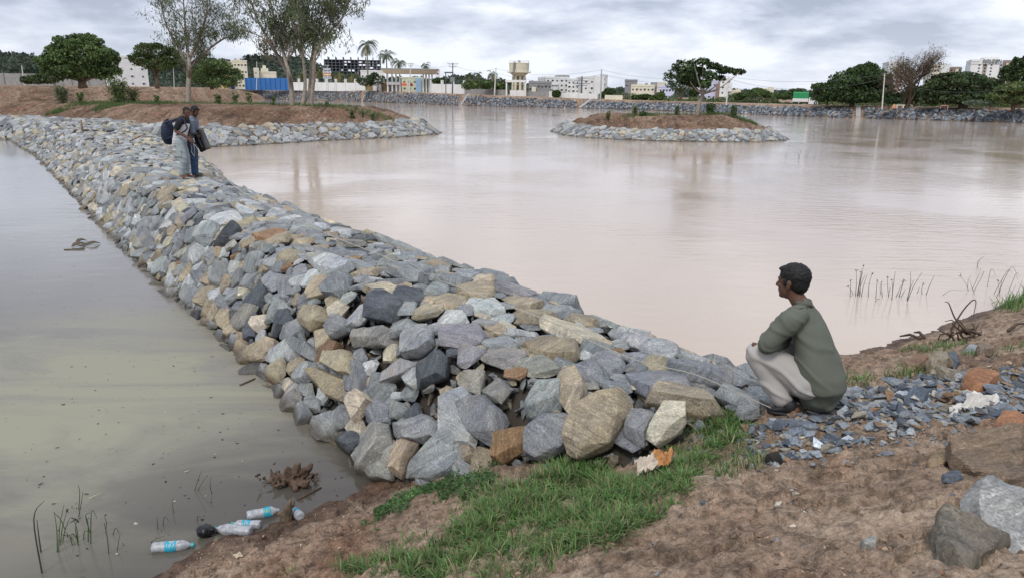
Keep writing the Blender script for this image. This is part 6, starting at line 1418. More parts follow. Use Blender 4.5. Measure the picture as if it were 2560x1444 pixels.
def loft(m, C, A, B, n=20, round_=True):
    """C centres, A/B half-axis vectors per ring, rounded ends"""
    C = [Vector(c) for c in C]; A = [Vector(a) for a in A]; B = [Vector(b) for b in B]
    if round_:
        def ends(c0, c1, a, b):
            d = (c0 - c1).normalized() * min(a.length, b.length); return [(c0 + d * .98, a * .12, b * .12), (c0 + d * .8, a * .6, b * .6), (c0 + d * .42, a * .9, b * .9)]
        e0 = ends(C[0], C[1], A[0], B[0]); e1 = ends(C[-1], C[-2], A[-1], B[-1])[::-1]
        C = [x[0] for x in e0] + C + [x[0] for x in e1]; A = [x[1] for x in e0] + A + [x[1] for x in e1]; B = [x[2] for x in e0] + B + [x[2] for x in e1]
    V = [c + a * math.cos(2 * math.pi * k / n) + b * math.sin(2 * math.pi * k / n) for c, a, b in zip(C, A, B) for k in range(n)]
    Fs = [(i * n + k, i * n + (k + 1) % n, (i + 1) * n + (k + 1) % n, (i + 1) * n + k) for i in range(len(C) - 1) for k in range(n)]
    Fs += [tuple(range(n))[::-1], tuple((len(C) - 1) * n + k for k in range(n))]
    m.add(V, Fs)
def limb(m, P_, R_, n=14, sub=4):
    P_ = catmull([tuple(p) for p in P_], sub); R_ = np.interp(np.linspace(0, len(R_) - 1, len(P_)), range(len(R_)), R_)
    C = [Vector(p) for p in P_]; A, B = [], []; prev = None
    for i in range(len(C)):
        t = (C[min(i + 1, len(C) - 1)] - C[max(i - 1, 0)]).normalized(); a = t.orthogonal() if prev is None else prev - t * prev.dot(t); a.normalize(); prev = a; b = t.cross(a); A.append(a * R_[i]); B.append(b * R_[i])
    loft(m, C, A, B, n)
def ell(m, c, X, Y, Z, r, n=16):
    c = Vector(c); prof = [(math.sin(math.pi * i / 10), math.cos(math.pi * i / 10)) for i in range(1, 10)]
    C = [c + Z * (r[2] * z) for q, z in prof]; loft(m, C, [X * (r[0] * q) for q, z in prof], [Y * (r[1] * q) for q, z in prof], n, False)
def fingers(m, wrist, d, nrm, s, curl, thumb_side):
    """palm + four fingers + thumb; d along the hand, nrm palm side normal"""
    d = d.normalized(); nrm = (nrm - d * nrm.dot(d)).normalized(); sd = d.cross(nrm).normalized() * thumb_side
    C = [wrist + d * t * s for t in (0, .03, .06, .088)]; loft(m, C, [sd * w_ * s for w_ in (.026, .036, .041, .040)], [nrm * w_ * s for w_ in (.018, .016, .014, .012)], 12)
    for k, (off, ln) in enumerate(((.031, .068), (.011, .078), (-.010, .072), (-.030, .056))):
        p = wrist + d * .088 * s + sd * off * s; P_ = [p - d * .02 * s]; dd = d.copy()
        for j in range(3): P_.append(p.copy()); dd = (dd + nrm * curl * (.8 + .15 * k)).normalized(); p = p + dd * ln * s * (.45, .32, .25)[j]
        P_.append(p); limb(m, P_, [.0095 * s, .0095 * s, .009 * s, .0085 * s, .007 * s], 8, 2)
    p = wrist + d * .025 * s + sd * .030 * s; limb(m, [p, p + (sd * .8 + d * .6 + nrm * .3) * .032 * s, p + (sd * .75 + d * 1.3 + nrm * .7) * .046 * s], [.013 * s, .0115 * s, .008 * s], 8, 3)
SKIN = paint('dark_skin', (.115, .058, .036), .55, .12, 12); HAIR = paint('black_hair', (.012, .011, .011), .6, .4, 60, 0, .004)
EYEW = paint('eye_white', (.10, .08, .07), .3, .05, 5)
def head(m, c, Fd, Ld, Ud, s, neck_to, nr=.056):
    P_ = lambda f, l, u: c + (Fd * f + Ld * l + Ud * u) * s
    ell(m, P_(-.012, 0, .035), Fd, Ld, Ud, (.100 * s, .078 * s, .090 * s)); ell(m, P_(.022, 0, -.040), Fd, Ld, Ud, (.068 * s, .060 * s, .070 * s)); ell(m, P_(.062, 0, -.088), Fd, Ld, Ud, (.026 * s, .028 * s, .020 * s))
    limb(m, [P_(.084, 0, .022), P_(.098, 0, -.004), P_(.106, 0, -.024)], [.009 * s, .011 * s, .015 * s], 10, 3)
    ell(m, P_(.078, 0, .030), Fd, Ld, Ud, (.016 * s, .052 * s, .012 * s)); ell(m, P_(.083, 0, -.052), Fd, Ld, Ud, (.013 * s, .025 * s, .007 * s)); ell(m, P_(.081, 0, -.064), Fd, Ld, Ud, (.013 * s, .021 * s, .008 * s))
    for q in (-1, 1):
        ell(m, P_(.066, q * .036, -.018), Fd, Ld, Ud, (.020 * s, .020 * s, .018 * s)); ell(m, P_(-.012, q * .079, -.006), (Fd * .9 - Ld * q * .4).normalized(), Ld, Ud, (.019 * s, .008 * s, .033 * s)); ell(m, P_(-.018, q * .083, .012), Fd, Ld, Ud, (.014 * s, .006 * s, .018 * s))
    limb(m, [P_(-.030, 0, -.02), P_(-.028, 0, -.075), neck_to], [nr * s * 1.02, nr * s, nr * s * 1.1])
    return P_
def hairmesh(c, Fd, Ld, Ud, s, parent, thick=1.0, fringe=True, beard=False, seed=0):
    m = MB(); P_ = lambda f, l, u: c + (Fd * f + Ld * l + Ud * u) * s
    ell(m, P_(-.020, 0, .052), Fd, Ld, Ud, ((.098 + .008 * thick) * s, (.078 + .006 * thick) * s, (.080 + .012 * thick) * s)); ell(m, P_(-.050, 0, .012), Fd, Ld, Ud, (.064 * s, .073 * s, .080 * s))
    for q in (-1, 1): ell(m, P_(.004, q * .066, .022), Fd, Ld, Ud, (.030 * s, .016 * s, .040 * s)); limb(m, [P_(.018, q * .073, .03), P_(.016, q * .074, -.005)], [.010 * s, .006 * s], 8, 2)
    if fringe: ell(m, P_(.046, 0, .092), Fd, Ld, Ud, (.040 * s, .054 * s, .026 * s)); ell(m, P_(.074, .005, .092), Fd, Ld, Ud, (.018 * s, .040 * s, .012 * s))
    if beard:
        limb(m, [P_(.02, .058, -.03), P_(.05, .045, -.078), P_(.082, 0, -.1), P_(.05, -.045, -.078), P_(.02, -.058, -.03)], [.010 * s, .014 * s, .016 * s, .014 * s, .010 * s], 8, 4); limb(m, [P_(.092, .022, -.046), P_(.101, 0, -.040), P_(.092, -.022, -.046)], [.004 * s] * 3, 6, 2)
    return vox('hair', m, HAIR, parent, .0055 * s, 3, lambda V: .0035 * s * fbm(V[:, 0] * 90, V[:, 1] * 90, V[:, 2] * 90, oct=2, seed=seed) + .002 * fbm(V[:, 0] * 300, V[:, 1] * 300, V[:, 2] * 300, oct=1, seed=seed))
def ray_plane(px, py, O, nrm, off):
    d = ray(px, py); c = np.array([0, 0, CAMH]); t = ((O @ nrm + off) - c @ nrm) / (d @ nrm); return Vector(c + d * t)
def shoe(m, sole, ankle, heel, toe, h=.07, w_=.045):
    ax_ = (toe - heel); L_ = ax_.length; ax_.normalize(); up_ = Vector((0, 0, 1)); up_ = (up_ - ax_ * up_.dot(ax_)).normalized(); sd = ax_.cross(up_)
    C, A, B = [], [], []
    for t, ww, hh in ((0.02, .62, .62), (.12, .85, 1.05), (.28, .88, 1.15), (.45, .92, .92), (.65, 1.1, .62), (.82, 1.08, .5), (.95, .75, .40)):
        C.append(heel + ax_ * L_ * t + up_ * (h * hh * .5 + .012)); A.append(sd * w_ * ww); B.append(up_ * h * hh * .52)
    loft(m, C, A, B, 14); limb(m, [heel + ax_ * L_ * .22 + up_ * h * .9, ankle], [.046, .044], 12, 2)
    C, A, B = [], [], []
    for t, ww in ((-.02, .7), (.1, .98), (.4, .95), (.68, 1.22), (.86, 1.15), (1.0, .7)): C.append(heel + ax_ * L_ * t + up_ * .013); A.append(sd * w_ * ww); B.append(up_ * .016)
    loft(sole, C, A, B, 16, False)
# ---- the squatting man
a_ = math.radians(38); FW = np.array([-math.cos(a_), math.sin(a_), 0]); LT = np.array([-math.sin(a_), -math.cos(a_), 0]); UZ = Vector((0, 0, 1)); F_, L_v = Vector(FW), Vector(LT)
foot = un(1957, 1034, 1.115); foot[2] = 0; O_ = foot - LT * .14; O_[2] = 0
J = lambda px, py, l: ray_plane(px, py, O_, LT, l)
gzf = max(gz(float(foot[0]), float(foot[1])), 1.08)
man = empty('person', (O_[0], O_[1], 0), 'man squatting on the shore in an olive shirt and pale trousers, seen from behind', 'person')
MO = Vector((float(O_[0]), float(O_[1]), 0)); R = lambda v: v - MO
hy = math.radians(48); HF = Vector((-math.cos(hy), math.sin(hy), -.03)).normalized(); HL = UZ.cross(HF).normalized(); HU = HF.cross(HL)
hc = R(J(1981, 708, 0)); nb = R(J(2010, 770, 0)); cb = R(J(2003, 752, 0))
def mirror(p): q = p.copy(); l = q.dot(L_v); return q - L_v * (2 * l)
kneeL = R(J(1886, 873, .16)); hipL = R(J(2018, 958, .10)); ankL = R(J(1958, 1002, .14)); toeL = R(J(1918, 1036, .16)); heelL = R(J(1990, 1022, .13)); heelL.z = toeL.z = gzf - .01
kneeR = mirror(kneeL) + F_ * .02; hipR = mirror(hipL); ankR = mirror(ankL) - F_ * .02; toeR = mirror(toeL) - F_ * .02; heelR = mirror(heelL) - F_ * .02
shL = R(J(1990, 786, .185)); elL = R(J(1917, 862, .25)); wrL = R(J(1962, 856, -.02)) ; shR = mirror(shL) - UZ * .15 + F_ * .13 + L_v * .07; elR = mirror(elL) + F_ * .04 - UZ * .02; wrR = mirror(wrL) + UZ * .02 + F_ * .05
b_ = MB(); head(b_, hc, HF, HL, HU, 1.0, nb, .052)
T = [(2014, 790, .09, .07), (2018, 808, .14, .09), (2028, 840, .16, .11), (2042, 885, .16, .12), (2050, 930, .17, .13), (2050, 962, .165, .13)]
loft(b_, [R(J(x, y, 0)) for x, y, w_, d_ in T], [L_v * w_ for x, y, w_, d_ in T], [(F_ + UZ * .25).normalized() * d_ for x, y, w_, d_ in T])
for s_, e_, w_ in ((shL, elL, wrL), (shR, elR, wrR)): limb(b_, [s_, s_.lerp(e_, .5), e_, e_.lerp(w_, .5), w_], [.05, .045, .038, .036, .026])
for h_, k_, a__ in ((hipL, kneeL, ankL), (hipR, kneeR, ankR)): limb(b_, [h_, h_.lerp(k_, .5), k_, k_.lerp(a__, .4), a__], [.075, .07, .055, .05, .036])
fingers(b_, wrL, (-L_v * .9 + F_ * .35 - UZ * .2), -UZ, 1.0, .35, 1); fingers(b_, wrR, (L_v * .9 + F_ * .3 - UZ * .25), -UZ, 1.0, .35, -1)
for t_, h_ in ((toeL, heelL), (toeR, heelR)): limb(b_, [h_ + UZ * .04, h_.lerp(t_, .5) + UZ * .035, t_.lerp(h_, .12) + UZ * .03], [.03, .03, .022])
vox('body', b_, SKIN, man, .0075, 3)
hairmesh(hc, HF, HL, HU, 1.0, man, 1.0, True, False, 3)
for q in (-1, 1): m = MB(); c_ = hc + HF * .078 + HL * q * .032 + HU * .006; ell(m, c_, HF, HL, HU, (.010, .012, .009), 10); m.build('eye', EYEW, man, smooth=True)
# shirt
SH = paint('olive_shirt', (.118, .126, .100), .85, .07, 5); m = MB()
T = [(2006, 757, .056, .056), (2009, 768, .076, .064), (2012, 781, .125, .086), (2017, 802, .165, .112), (2027, 835, .180, .130), (2042, 880, .190, .143), (2051, 922, .208, .162), (2053, 952, .200, .165), (2047, 978, .155, .135)]
loft(m, [R(J(x, y, 0)) for x, y, w_, d_ in T], [L_v * w_ for x, y, w_, d_ in T], [(F_ + UZ * .2).normalized() * d_ for x, y, w_, d_ in T], 28)
limb(m, [shL - L_v * .07 - UZ * .03, shL - UZ * .01, shL.lerp(elL, .5), elL, elL.lerp(wrL, .5), wrL.lerp(elL, .12)], [.070, .074, .072, .058, .056, .043]); limb(m, [shR + L_v * .10 - UZ * .05, shR, shR.lerp(elR, .5), elR, elR.lerp(wrR, .5), wrR.lerp(elR, .12)], [.075, .078, .072, .058, .056, .043])
def folds(V):
    n = fbm(V[:, 0] * 5, V[:, 1] * 5, V[:, 2] * 4, oct=2, seed=4) * .011
    d = V[:, 0] * 14 + V[:, 2] * 20 + 2.0 * fbm(V[:, 0] * 4, V[:, 1] * 4, V[:, 2] * 4, oct=2, seed=6)
    z0_ = gzf + .38; arm = sstep(-.12, -.25, V @ np.array([FW[0] * -1, FW[1] * -1, 0])) ; f = np.maximum(0, np.sin(d)) ** 4 * .018
    low = sstep(z0_ - .02, z0_ - .22, V[:, 2]); side = sstep(.02, .14, V @ np.array([FW[0], FW[1], 0]))
    rdg = np.maximum(0, 1 - np.abs(fbm(V[:, 0] * 4 + V[:, 2] * 5, V[:, 1] * 4 - V[:, 2] * 3, V[:, 2] * 2, oct=2, seed=61)) * 7) * .009
    return n + rdg + f * (.25 + .75 * np.clip(arm + low * side, 0, 1))
vox('shirt', m, SH, man, .010, 7, folds)
m = MB(); rngc = [nb + UZ * .012 + (HL * math.cos(a) * .068 + HF * math.sin(a) * .066) + UZ * (.012 * math.cos(a * 1) * 0) for a in np.linspace(0, 2 * math.pi, 25)]
for k, (dz, rs) in enumerate(((0, 1.08), (.034, .97))): pass
cv = []; cf = []
for dz, rs in ((-.030, 1.02), (.010, .96), (.013, .92), (-.026, .96)):
    for a in np.linspace(0, 2 * math.pi, 28, endpoint=False): cv.append(cb + UZ * dz - HF * .006 + (HL * math.cos(a) * .059 + F_ * math.sin(a) * .062) * rs + F_ * dz * .35)
for i in range(4):
    for k in range(28): cf.append((i * 28 + k, i * 28 + (k + 1) % 28, ((i + 1) % 4) * 28 + (k + 1) % 28, ((i + 1) % 4) * 28 + k))
m.add(cv, cf); fixup(m.build('collar', SH, man, smooth=True))
# yoke seam across the shoulders
dg = bpy.context.evaluated_depsgraph_get(); shirt = [c for c in man.children if c.name.startswith('shirt')][0]; bpy.context.view_layer.update()
from mathutils.bvhtree import BVHTree
bv = BVHTree.FromPolygons([v.co[:] for v in shirt.data.vertices], [tuple(p.vertices) for p in shirt.data.polygons])
def on_shirt(px, py):
    o_ = Vector((0, 0, CAMH)) - MO; h = bv.ray_cast(o_, Vector(ray(px, py)).normalized()); return h[0] + h[1] * .0005 if h[0] is not None else None
seam = [on_shirt(*p) for p in [(1984, 768), (1996, 771), (2008, 769), (2020, 767), (2034, 766), (2048, 768)]]; seam = [p for p in seam if p]
if len(seam) > 3: m = MB(); m.tube([Vector(p) for p in catmull([tuple(q) for q in seam], 4)], .0022, 5); m.build('yoke_seam', paint('seam_olive', (.055, .062, .042), .9, .1, 5), man)
seam = [on_shirt(*p) for p in [(1978, 762), (1988, 790), (1990, 815), (1985, 838)]]; seam = [p for p in seam if p]
if len(seam) > 3: m = MB(); m.tube([Vector(p) for p in catmull([tuple(q) for q in seam], 4)], .002, 5); m.build('sleeve_seam', paint('seam_olive', None), man)
TR = paint('pale_trousers', (.40, .375, .35), .85, .06, 5); m = MB()
for h_, k_, a__ in ((hipL, kneeL, ankL), (hipR, kneeR, ankR)): limb(m, [h_, h_.lerp(k_, .45) + UZ * .01, k_ - (k_ - h_).normalized() * .03, k_.lerp(a__, .18), k_.lerp(a__, .55), a__.lerp(k_, .06)], [.105, .098, .078, .078, .074, .066], 18)
limb(m, [hipL + UZ * .01, hipR + UZ * .01], [.12, .12], 18)
def tf(V):
    d = (V[:, 2] * 38 + V[:, 0] * 16 + 2.5 * fbm(V[:, 0] * 5, V[:, 1] * 5, V[:, 2] * 5, oct=2, seed=16)); return .012 * np.maximum(0, np.sin(d)) ** 4 + .006 * fbm(V[:, 0] * 9, V[:, 1] * 9, V[:, 2] * 9, oct=2, seed=12)
vox('trousers', m, TR, man, .009, 4, tf)
BSH = paint('black_shoe', (.020, .021, .023), .6, .3, 20); SOLE = paint('black_sole', (.012, .012, .013), .5, .2, 20)
for t_, h_, k_ in ((toeL, heelL, ankL), (toeR, heelR, ankR)):
    m = MB(); s_ = MB(); shoe(m, s_, k_, h_, t_, .075, .047); o = vox('shoe', m, BSH, man, .006, 3); s_.build('sole', SOLE, o, smooth=True)
    ax_ = (t_ - h_).normalized(); sd_ = ax_.cross(UZ).normalized(); l_ = MB()
    for i in range(4): c_ = h_.lerp(t_, .42 + .08 * i) + UZ * (.088 - .011 * i); l_.tube([c_ - sd_ * .022, c_ + UZ * .006, c_ + sd_ * .022], .0025, 5)
    c_ = h_.lerp(t_, .40) + UZ * .092; l_.tube([c_, c_ + sd_ * .03 + UZ * .012, c_ + sd_ * .045 - UZ * .02 + ax_ * .02], .0022, 5); l_.tube([c_, c_ - sd_ * .03 + UZ * .014, c_ - sd_ * .05 - UZ * .015], .0022, 5); l_.build('lace', SOLE, o)
# ---- the two standing men
def standing(label, Yd, yaw, S_, mats, pose, hair_kw, extra=None):
    """pose: px joint dict with lateral offsets; + = towards the camera (his right)"""
    a = math.radians(yaw); FW = np.array([math.cos(a), -math.sin(a), 0]); RT = np.array([-math.sin(a), -math.cos(a), 0]); F_, R_v = Vector(FW), Vector(RT); O = np.array(un(*pose['ground'])); O = O * (Yd / O[1]) if False else O; O[2] = 0
    root = empty('person', (O[0], O[1], 0), label, 'person'); MO = Vector((float(O[0]), float(O[1]), 0)); J = lambda q: ray_plane(q[0], q[1], O, RT, q[2]) - MO
    g = pose['z']; HFy = math.radians(pose['hyaw']); hp = pose['hpitch']; HF = Vector((math.cos(HFy), -math.sin(HFy), -hp)).normalized(); HL = UZ.cross(HF).normalized(); HU = HF.cross(HL)
    P = {k: J(v) for k, v in pose['j'].items()}
    b_ = MB(); head(b_, P['head'], HF, HL, HU, 1.0, P['neck'], .055)
    T = pose['torso']; loft(b_, [J((x, y, 0)) for x, y, w_, d_ in T], [R_v * w_ * .86 for x, y, w_, d_ in T], [F_ * d_ * .86 for x, y, w_, d_ in T])
    for s in 'RL':
        limb(b_, [P['sh' + s], P['sh' + s].lerp(P['el' + s], .5), P['el' + s], P['el' + s].lerp(P['wr' + s], .5), P['wr' + s]], [.052, .046, .040, .038, .027]); limb(b_, [P['hip' + s], P['hip' + s].lerp(P['kn' + s], .5), P['kn' + s], P['kn' + s].lerp(P['an' + s], .4), P['an' + s]], [.075, .07, .055, .052, .036])
        d_ = (P['wr' + s] - P['el' + s]).normalized(); fingers(b_, P['wr' + s], d_ * .8 - UZ * .3, Vector((-.3, 0, -.8)) + R_v * (-.6 if s == 'R' else .6), 1.0, .5, 1 if s == 'R' else -1)
        limb(b_, [P['an' + s] - UZ * .02, P['an' + s] + F_ * .12 - UZ * .05], [.034, .03])
    vox('body', b_, SKIN, root, .009, 3); hairmesh(P['head'], HF, HL, HU, 1.0, root, **hair_kw)
    for q in (-1, 1): m = MB(); c_ = P['head'] + HF * .079 + HL * q * .032 + HU * .006; ell(m, c_, HF, HL, HU, (.010, .012, .009), 10); m.build('eye', EYEW, root, smooth=True)
    m = MB(); loft(m, [J((x, y, 0)) for x, y, w_, d_ in T], [R_v * w_ for x, y, w_, d_ in T], [F_ * d_ for x, y, w_, d_ in T], 24)
    if not pose.get('split'):
        for s in 'RL': limb(m, [P['sh' + s] + R_v * (-.04 if s == 'R' else .04), P['sh' + s], P['sh' + s].lerp(P['el' + s], .55)] + ([P['el' + s], P['el' + s].lerp(P['wr' + s], .55)] if pose['sleeve'] == 'long' else []), [.07, .072, .068] + ([.056, .05] if pose['sleeve'] == 'long' else []))
        vox('shirt', m, mats['shirt'], root, .012, 5, lambda V: .006 * fbm(V[:, 0] * 9, V[:, 1] * 9, V[:, 2] * 7, oct=2, seed=2))
    else:
        vox('shirt', m, mats['shirt'], root, .012, 5, lambda V: .007 * fbm(V[:, 0] * 9, V[:, 1] * 9, V[:, 2] * 7, oct=2, seed=2))
        for s in 'RL': m = MB(); limb(m, [P['sh' + s] + R_v * (-.05 if s == 'R' else .05), P['sh' + s], P['sh' + s].lerp(P['el' + s], .62)], [.078, .080, .074]); vox('sleeve', m, mats['sleeve'], root, .010, 4)
        T2 = T[:2]; m = MB(); loft(m, [J((x, y, 0)) for x, y, w_, d_ in T2], [R_v * (w_ + .010) for x, y, w_, d_ in T2], [F_ * (d_ + .010) for x, y, w_, d_ in T2], 24); vox('shoulder_panel', m, mats['sleeve'], root, .010, 3)
    m = MB()
    for s in 'RL': limb(m, [P['hip' + s], P['hip' + s].lerp(P['kn' + s], .5), P['kn' + s], P['kn' + s].lerp(P['an' + s], .5), P['an' + s].lerp(P['kn' + s], .03)], [.108, .100, .078, .070, .066], 16)
    limb(m, [P['hipR'] + UZ * .06, P['hipL'] + UZ * .06], [.105, .105], 16)
    vox('trousers', m, mats['trousers'], root, .011, 4, lambda V: .008 * np.maximum(0, np.sin(V[:, 2] * 42 + V[:, 0] * 12 + 3 * fbm(V[:, 0] * 4, V[:, 1] * 4, V[:, 2] * 4, seed=5))) ** 2 + .004 * fbm(V[:, 0] * 9, V[:, 1] * 9, V[:, 2] * 9, seed=8))
    for s in 'RL':
        m = MB(); s_ = MB(); h_ = P['an' + s] - F_ * .055; h_.z = g; t_ = h_ + F_ * .285; shoe(m, s_, P['an' + s], h_, t_, .085, .050); o = vox('shoe', m, mats['shoe'], root, .008, 3); s_.build('sole', mats['sole'], o, smooth=True)
    return root, P, F_, R_v, MO, J
WSH, tt, bb = newmat('striped_white_shirt'); geo = tt.nodes.new('ShaderNodeTexCoord'); sxn = tt.nodes.new('ShaderNodeSeparateXYZ'); tt.links.new(geo.outputs['Object'], sxn.inputs[0])
wv = tt.nodes.new('ShaderNodeMath'); wv.operation = 'MULTIPLY'; wv.inputs[1].default_value = 95.0; tt.links.new(sxn.outputs[2], wv.inputs[0]); sn = tt.nodes.new('ShaderNodeMath'); sn.operation = 'SINE'; tt.links.new(wv.outputs[0], sn.inputs[0])
rp = ramp(tt, sn.outputs[0], [(.93, (.62, .61, .61)), (.97, (.20, .20, .24))]); tt.links.new(rp.outputs[0], bb.inputs['Base Color']); bb.inputs['Roughness'].default_value = .85
ZC = 1.10; gA = (458, 446, ZC); 
poseA = dict(ground=gA, z=ZC, hyaw=52, hpitch=.18, sleeve='short', split=True,
    torso=[(458, 299, .16, .085), (457, 307, .195, .105), (455, 318, .195, .12), (451, 335, .185, .125), (449, 350, .19, .13), (448, 358, .18, .13)],
    j=dict(head=(467, 282, 0), neck=(460, 298, 0), shR=(450, 305, .19), elR=(439, 327, .25), wrR=(470, 345, .14), shL=(463, 304, -.18), elL=(470, 332, -.22), wrL=(477, 352, -.10), hipR=(450, 362, .09), hipL=(455, 362, -.09), knR=(459, 396, .10), knL=(467, 398, -.10), anR=(455, 435, .11), anL=(466, 434, -.12)))
manA, PA, FA, RA, OA, JA = standing('standing man with a navy backpack, white striped shirt and pale cargo trousers', 17.6, 24, 1, dict(shirt=WSH, sleeve=paint('black_jersey', (.016, .017, .022), .85, .2, 8), trousers=paint('pale_cargo_cloth', (.30, .345, .35), .85, .1, 6), shoe=paint('brown_shoe', (.16, .065, .035), .7, .2, 10), sole=paint('rust_sole', (.20, .07, .03), .7, .2, 8)), poseA, dict(thick=.35, fringe=False, seed=5))
m = MB(); kn = PA['hipR'].lerp(PA['knR'], .62) + RA * .085; m.box(-.07, -.03, -.08, .07, .02, .08); m.xf(Matrix.Translation(kn) @ Matrix.Rotation(math.radians(-24), 4, 'Z')); m.build('cargo_pocket', paint('pale_cargo_cloth', None), manA, bevel=.012)
gB = (490, 441, ZC)
CHK, tt, bb = newmat('check_shirt'); geo = tt.nodes.new('ShaderNodeTexCoord'); ck = nd(tt, 'ShaderNodeTexChecker', Scale=38.0); tt.links.new(geo.outputs['Object'], ck.inputs['Vector']); ck.inputs[1].default_value = (.20, .23, .28, 1); ck.inputs[2].default_value = (.055, .07, .10, 1); tt.links.new(ck.outputs[0], bb.inputs['Base Color']); bb.inputs['Roughness'].default_value = .85
poseB = dict(ground=gB, z=ZC, hyaw=12, hpitch=.62, sleeve='long',
    torso=[(482, 297, .14, .08), (482, 306, .175, .10), (482, 320, .175, .11), (482, 337, .165, .11), (482, 350, .165, .115), (483, 357, .16, .11)],
    j=dict(head=(487, 279, 0), neck=(482, 296, 0), shR=(479, 305, .17), elR=(480, 328, .22), wrR=(489, 333, .16), shL=(486, 304, -.17), elL=(484, 324, -.24), wrL=(496, 325, -.14), hipR=(479, 360, .09), hipL=(482, 360, -.09), knR=(483, 394, .09), knL=(487, 397, -.10), anR=(486, 434, .10), anL=(489, 433, -.11)))
manB, PB, FB, RB, OB, JB = standing('standing man in a checked shirt and blue jeans looking down into an open bag', 18.1, 20, 1, dict(shirt=CHK, trousers=paint('blue_denim', (.035, .065, .13), .85, .25, 8), shoe=paint('dark_shoe', (.05, .045, .042), .6, .2, 10), sole=paint('grey_sole', (.10, .10, .10), .7, .2, 8)), poseB, dict(thick=.5, fringe=True, beard=True, seed=9))
# backpack on the first man
NAVY = paint('navy_nylon', (.017, .024, .048), .55, .3, 6); bc = JA((420, 330, .02)); root = empty('backpack', tuple(OA + bc), 'navy blue backpack worn by the man in the striped shirt', 'backpack', None, rz=math.radians(-24)); m = MB()
loft(m, [Vector((0, 0, z_)) for z_ in (-.22, -.12, 0, .12, .20, .25)], [Vector((d_, 0, 0)) for d_ in (.085, .115, .12, .105, .08, .045)], [Vector((0, w_, 0)) for w_ in (.15, .175, .175, .165, .13, .08)], 20); bp = vox('pack_body', m, NAVY, root, .012, 4, lambda V: .012 * fbm(V[:, 0] * 7, V[:, 1] * 7, V[:, 2] * 7, seed=3))
m = MB(); loft(m, [Vector((-.105, 0, z_)) for z_ in (-.17, -.08, .02)], [Vector((d_, 0, 0)) for d_ in (.035, .045, .03)], [Vector((0, w_, 0)) for w_ in (.11, .125, .11)], 16); m.build('front_pocket', NAVY, root, smooth=True)
m = MB(); Mi = Matrix.Rotation(math.radians(24), 4, 'Z') @ Matrix.Translation(-bc)
for s in 'RL': sg = RA * (.04 if s == 'L' else -.04); P_ = [Mi @ p for p in (bc + UZ * .2 + (RA * .09 if s == 'R' else -RA * .09), PA['sh' + s] + UZ * .085 + sg, PA['sh' + s] + FA * .115 - UZ * .03 + sg, PA['sh' + s] + FA * .10 - UZ * .20 + sg, bc - UZ * .18 + (RA * .15 if s == 'R' else -RA * .15))]; m.tube([Vector(p) for p in catmull([tuple(q) for q in P_], 6)], .018, 6)
m.build('strap', NAVY, root, smooth=True); m = MB(); m.tube([(0.02, -.03, .26), (0.02, -.02, .30), (.02, .02, .30), (.02, .03, .26)], .01, 6); m.build('grab_handle', NAVY, root)
# open bag in the second man's hands
hb = (PB['wrR'] + PB['wrL']) / 2 + FB * .08; ctr = JB((503, 352, 0)); root = empty('shoulder_bag', tuple(OB + ctr), 'open black and grey bag hanging from the checked shirt man’s hands', 'bag', None, rz=math.radians(-20)); m = MB(); GB = paint('grey_nylon', (.085, .085, .085), .6, .2, 8); BB = paint('black_nylon', (.012, .012, .014), .6, .2, 8)
tilt = math.radians(24); Mt = Matrix.Rotation(-tilt, 4, 'Y')
m = MB(); m.box(-.15, -.045, -.25, .15, .05, .25); m.xf(Mt); m.build('bag_body', BB, root, bevel=.035)
m = MB(); m.box(.06, -.062, -.26, .165, .062, .26); m.xf(Mt); m.build('bag_panel', GB, root, bevel=.03)
m = MB(); m.box(-.02, -.066, -.18, .02, -.05, .20); m.xf(Mt); m.build('grey_strip', GB, root, bevel=.006)
m = MB(); i3 = Matrix.Rotation(math.radians(20), 4, 'Z'); tp_ = [Mt @ Vector(p) for p in ((-.12, 0, .24), (.10, 0, .25))]; h1 = i3 @ (PB['wrR'] + FB * .07 - UZ * .03 - ctr); h2 = i3 @ (PB['wrL'] + FB * .07 - UZ * .03 - ctr)
m.tube([tp_[0], tp_[0].lerp(h1, .6) + Vector((-.03, 0, 0)), h1, h2, tp_[1]], .014, 6); m.build('handle', BB, root)
# the measuring rope: from the first man's hand down along the stones to the squatting man's feet
ROPE = paint('pale_rope', (.40, .37, .31), .85, .15, 30)
def crest(px, py, z): p = un(px, py, z); return Vector((p[0], p[1], z))
hand = OA + PA['wrL'] + FA * .09 - UZ * .07
rp_ = [hand, Vector(atY(520, 405, 17.4)), Vector(atY(560, 440, 15.9)), crest(598, 474, 1.22), crest(700, 530, 1.20), crest(830, 590, 1.24), crest(960, 641, 1.22), crest(1100, 700, 1.24), crest(1240, 752, 1.24), crest(1400, 812, 1.23), crest(1490, 858, 1.24), crest(1600, 902, 1.22), crest(1720, 930, 1.22), crest(1790, 956, 1.24), crest(1860, 988, 1.22), crest(1928, 1019, 1.17)]
bpy.context.view_layer.update(); dg = bpy.context.evaluated_depsgraph_get()
m = MB(); P_ = [Vector(p) for p in catmull([tuple(q) for q in rp_], 8)]
for i, p in enumerate(P_):
    if i > 26:
        h = S.ray_cast(dg, Vector((p.x, p.y, 2.2)), Vector((0, 0, -1)), distance=2)
        if h[0] and h[1].z > p.z - .02 and h[1].z < 1.45 and (h[4].parent is None): p.z = min(h[1].z + .006, p.z + .05)
m.tube(P_, list(np.interp([p.y for p in P_], [4, 16], [.003, .008])), 6); o = m.build('rope', ROPE, None, smooth=True); tag(o, 'thin pale measuring rope stretched along the embankment stones', 'rope')
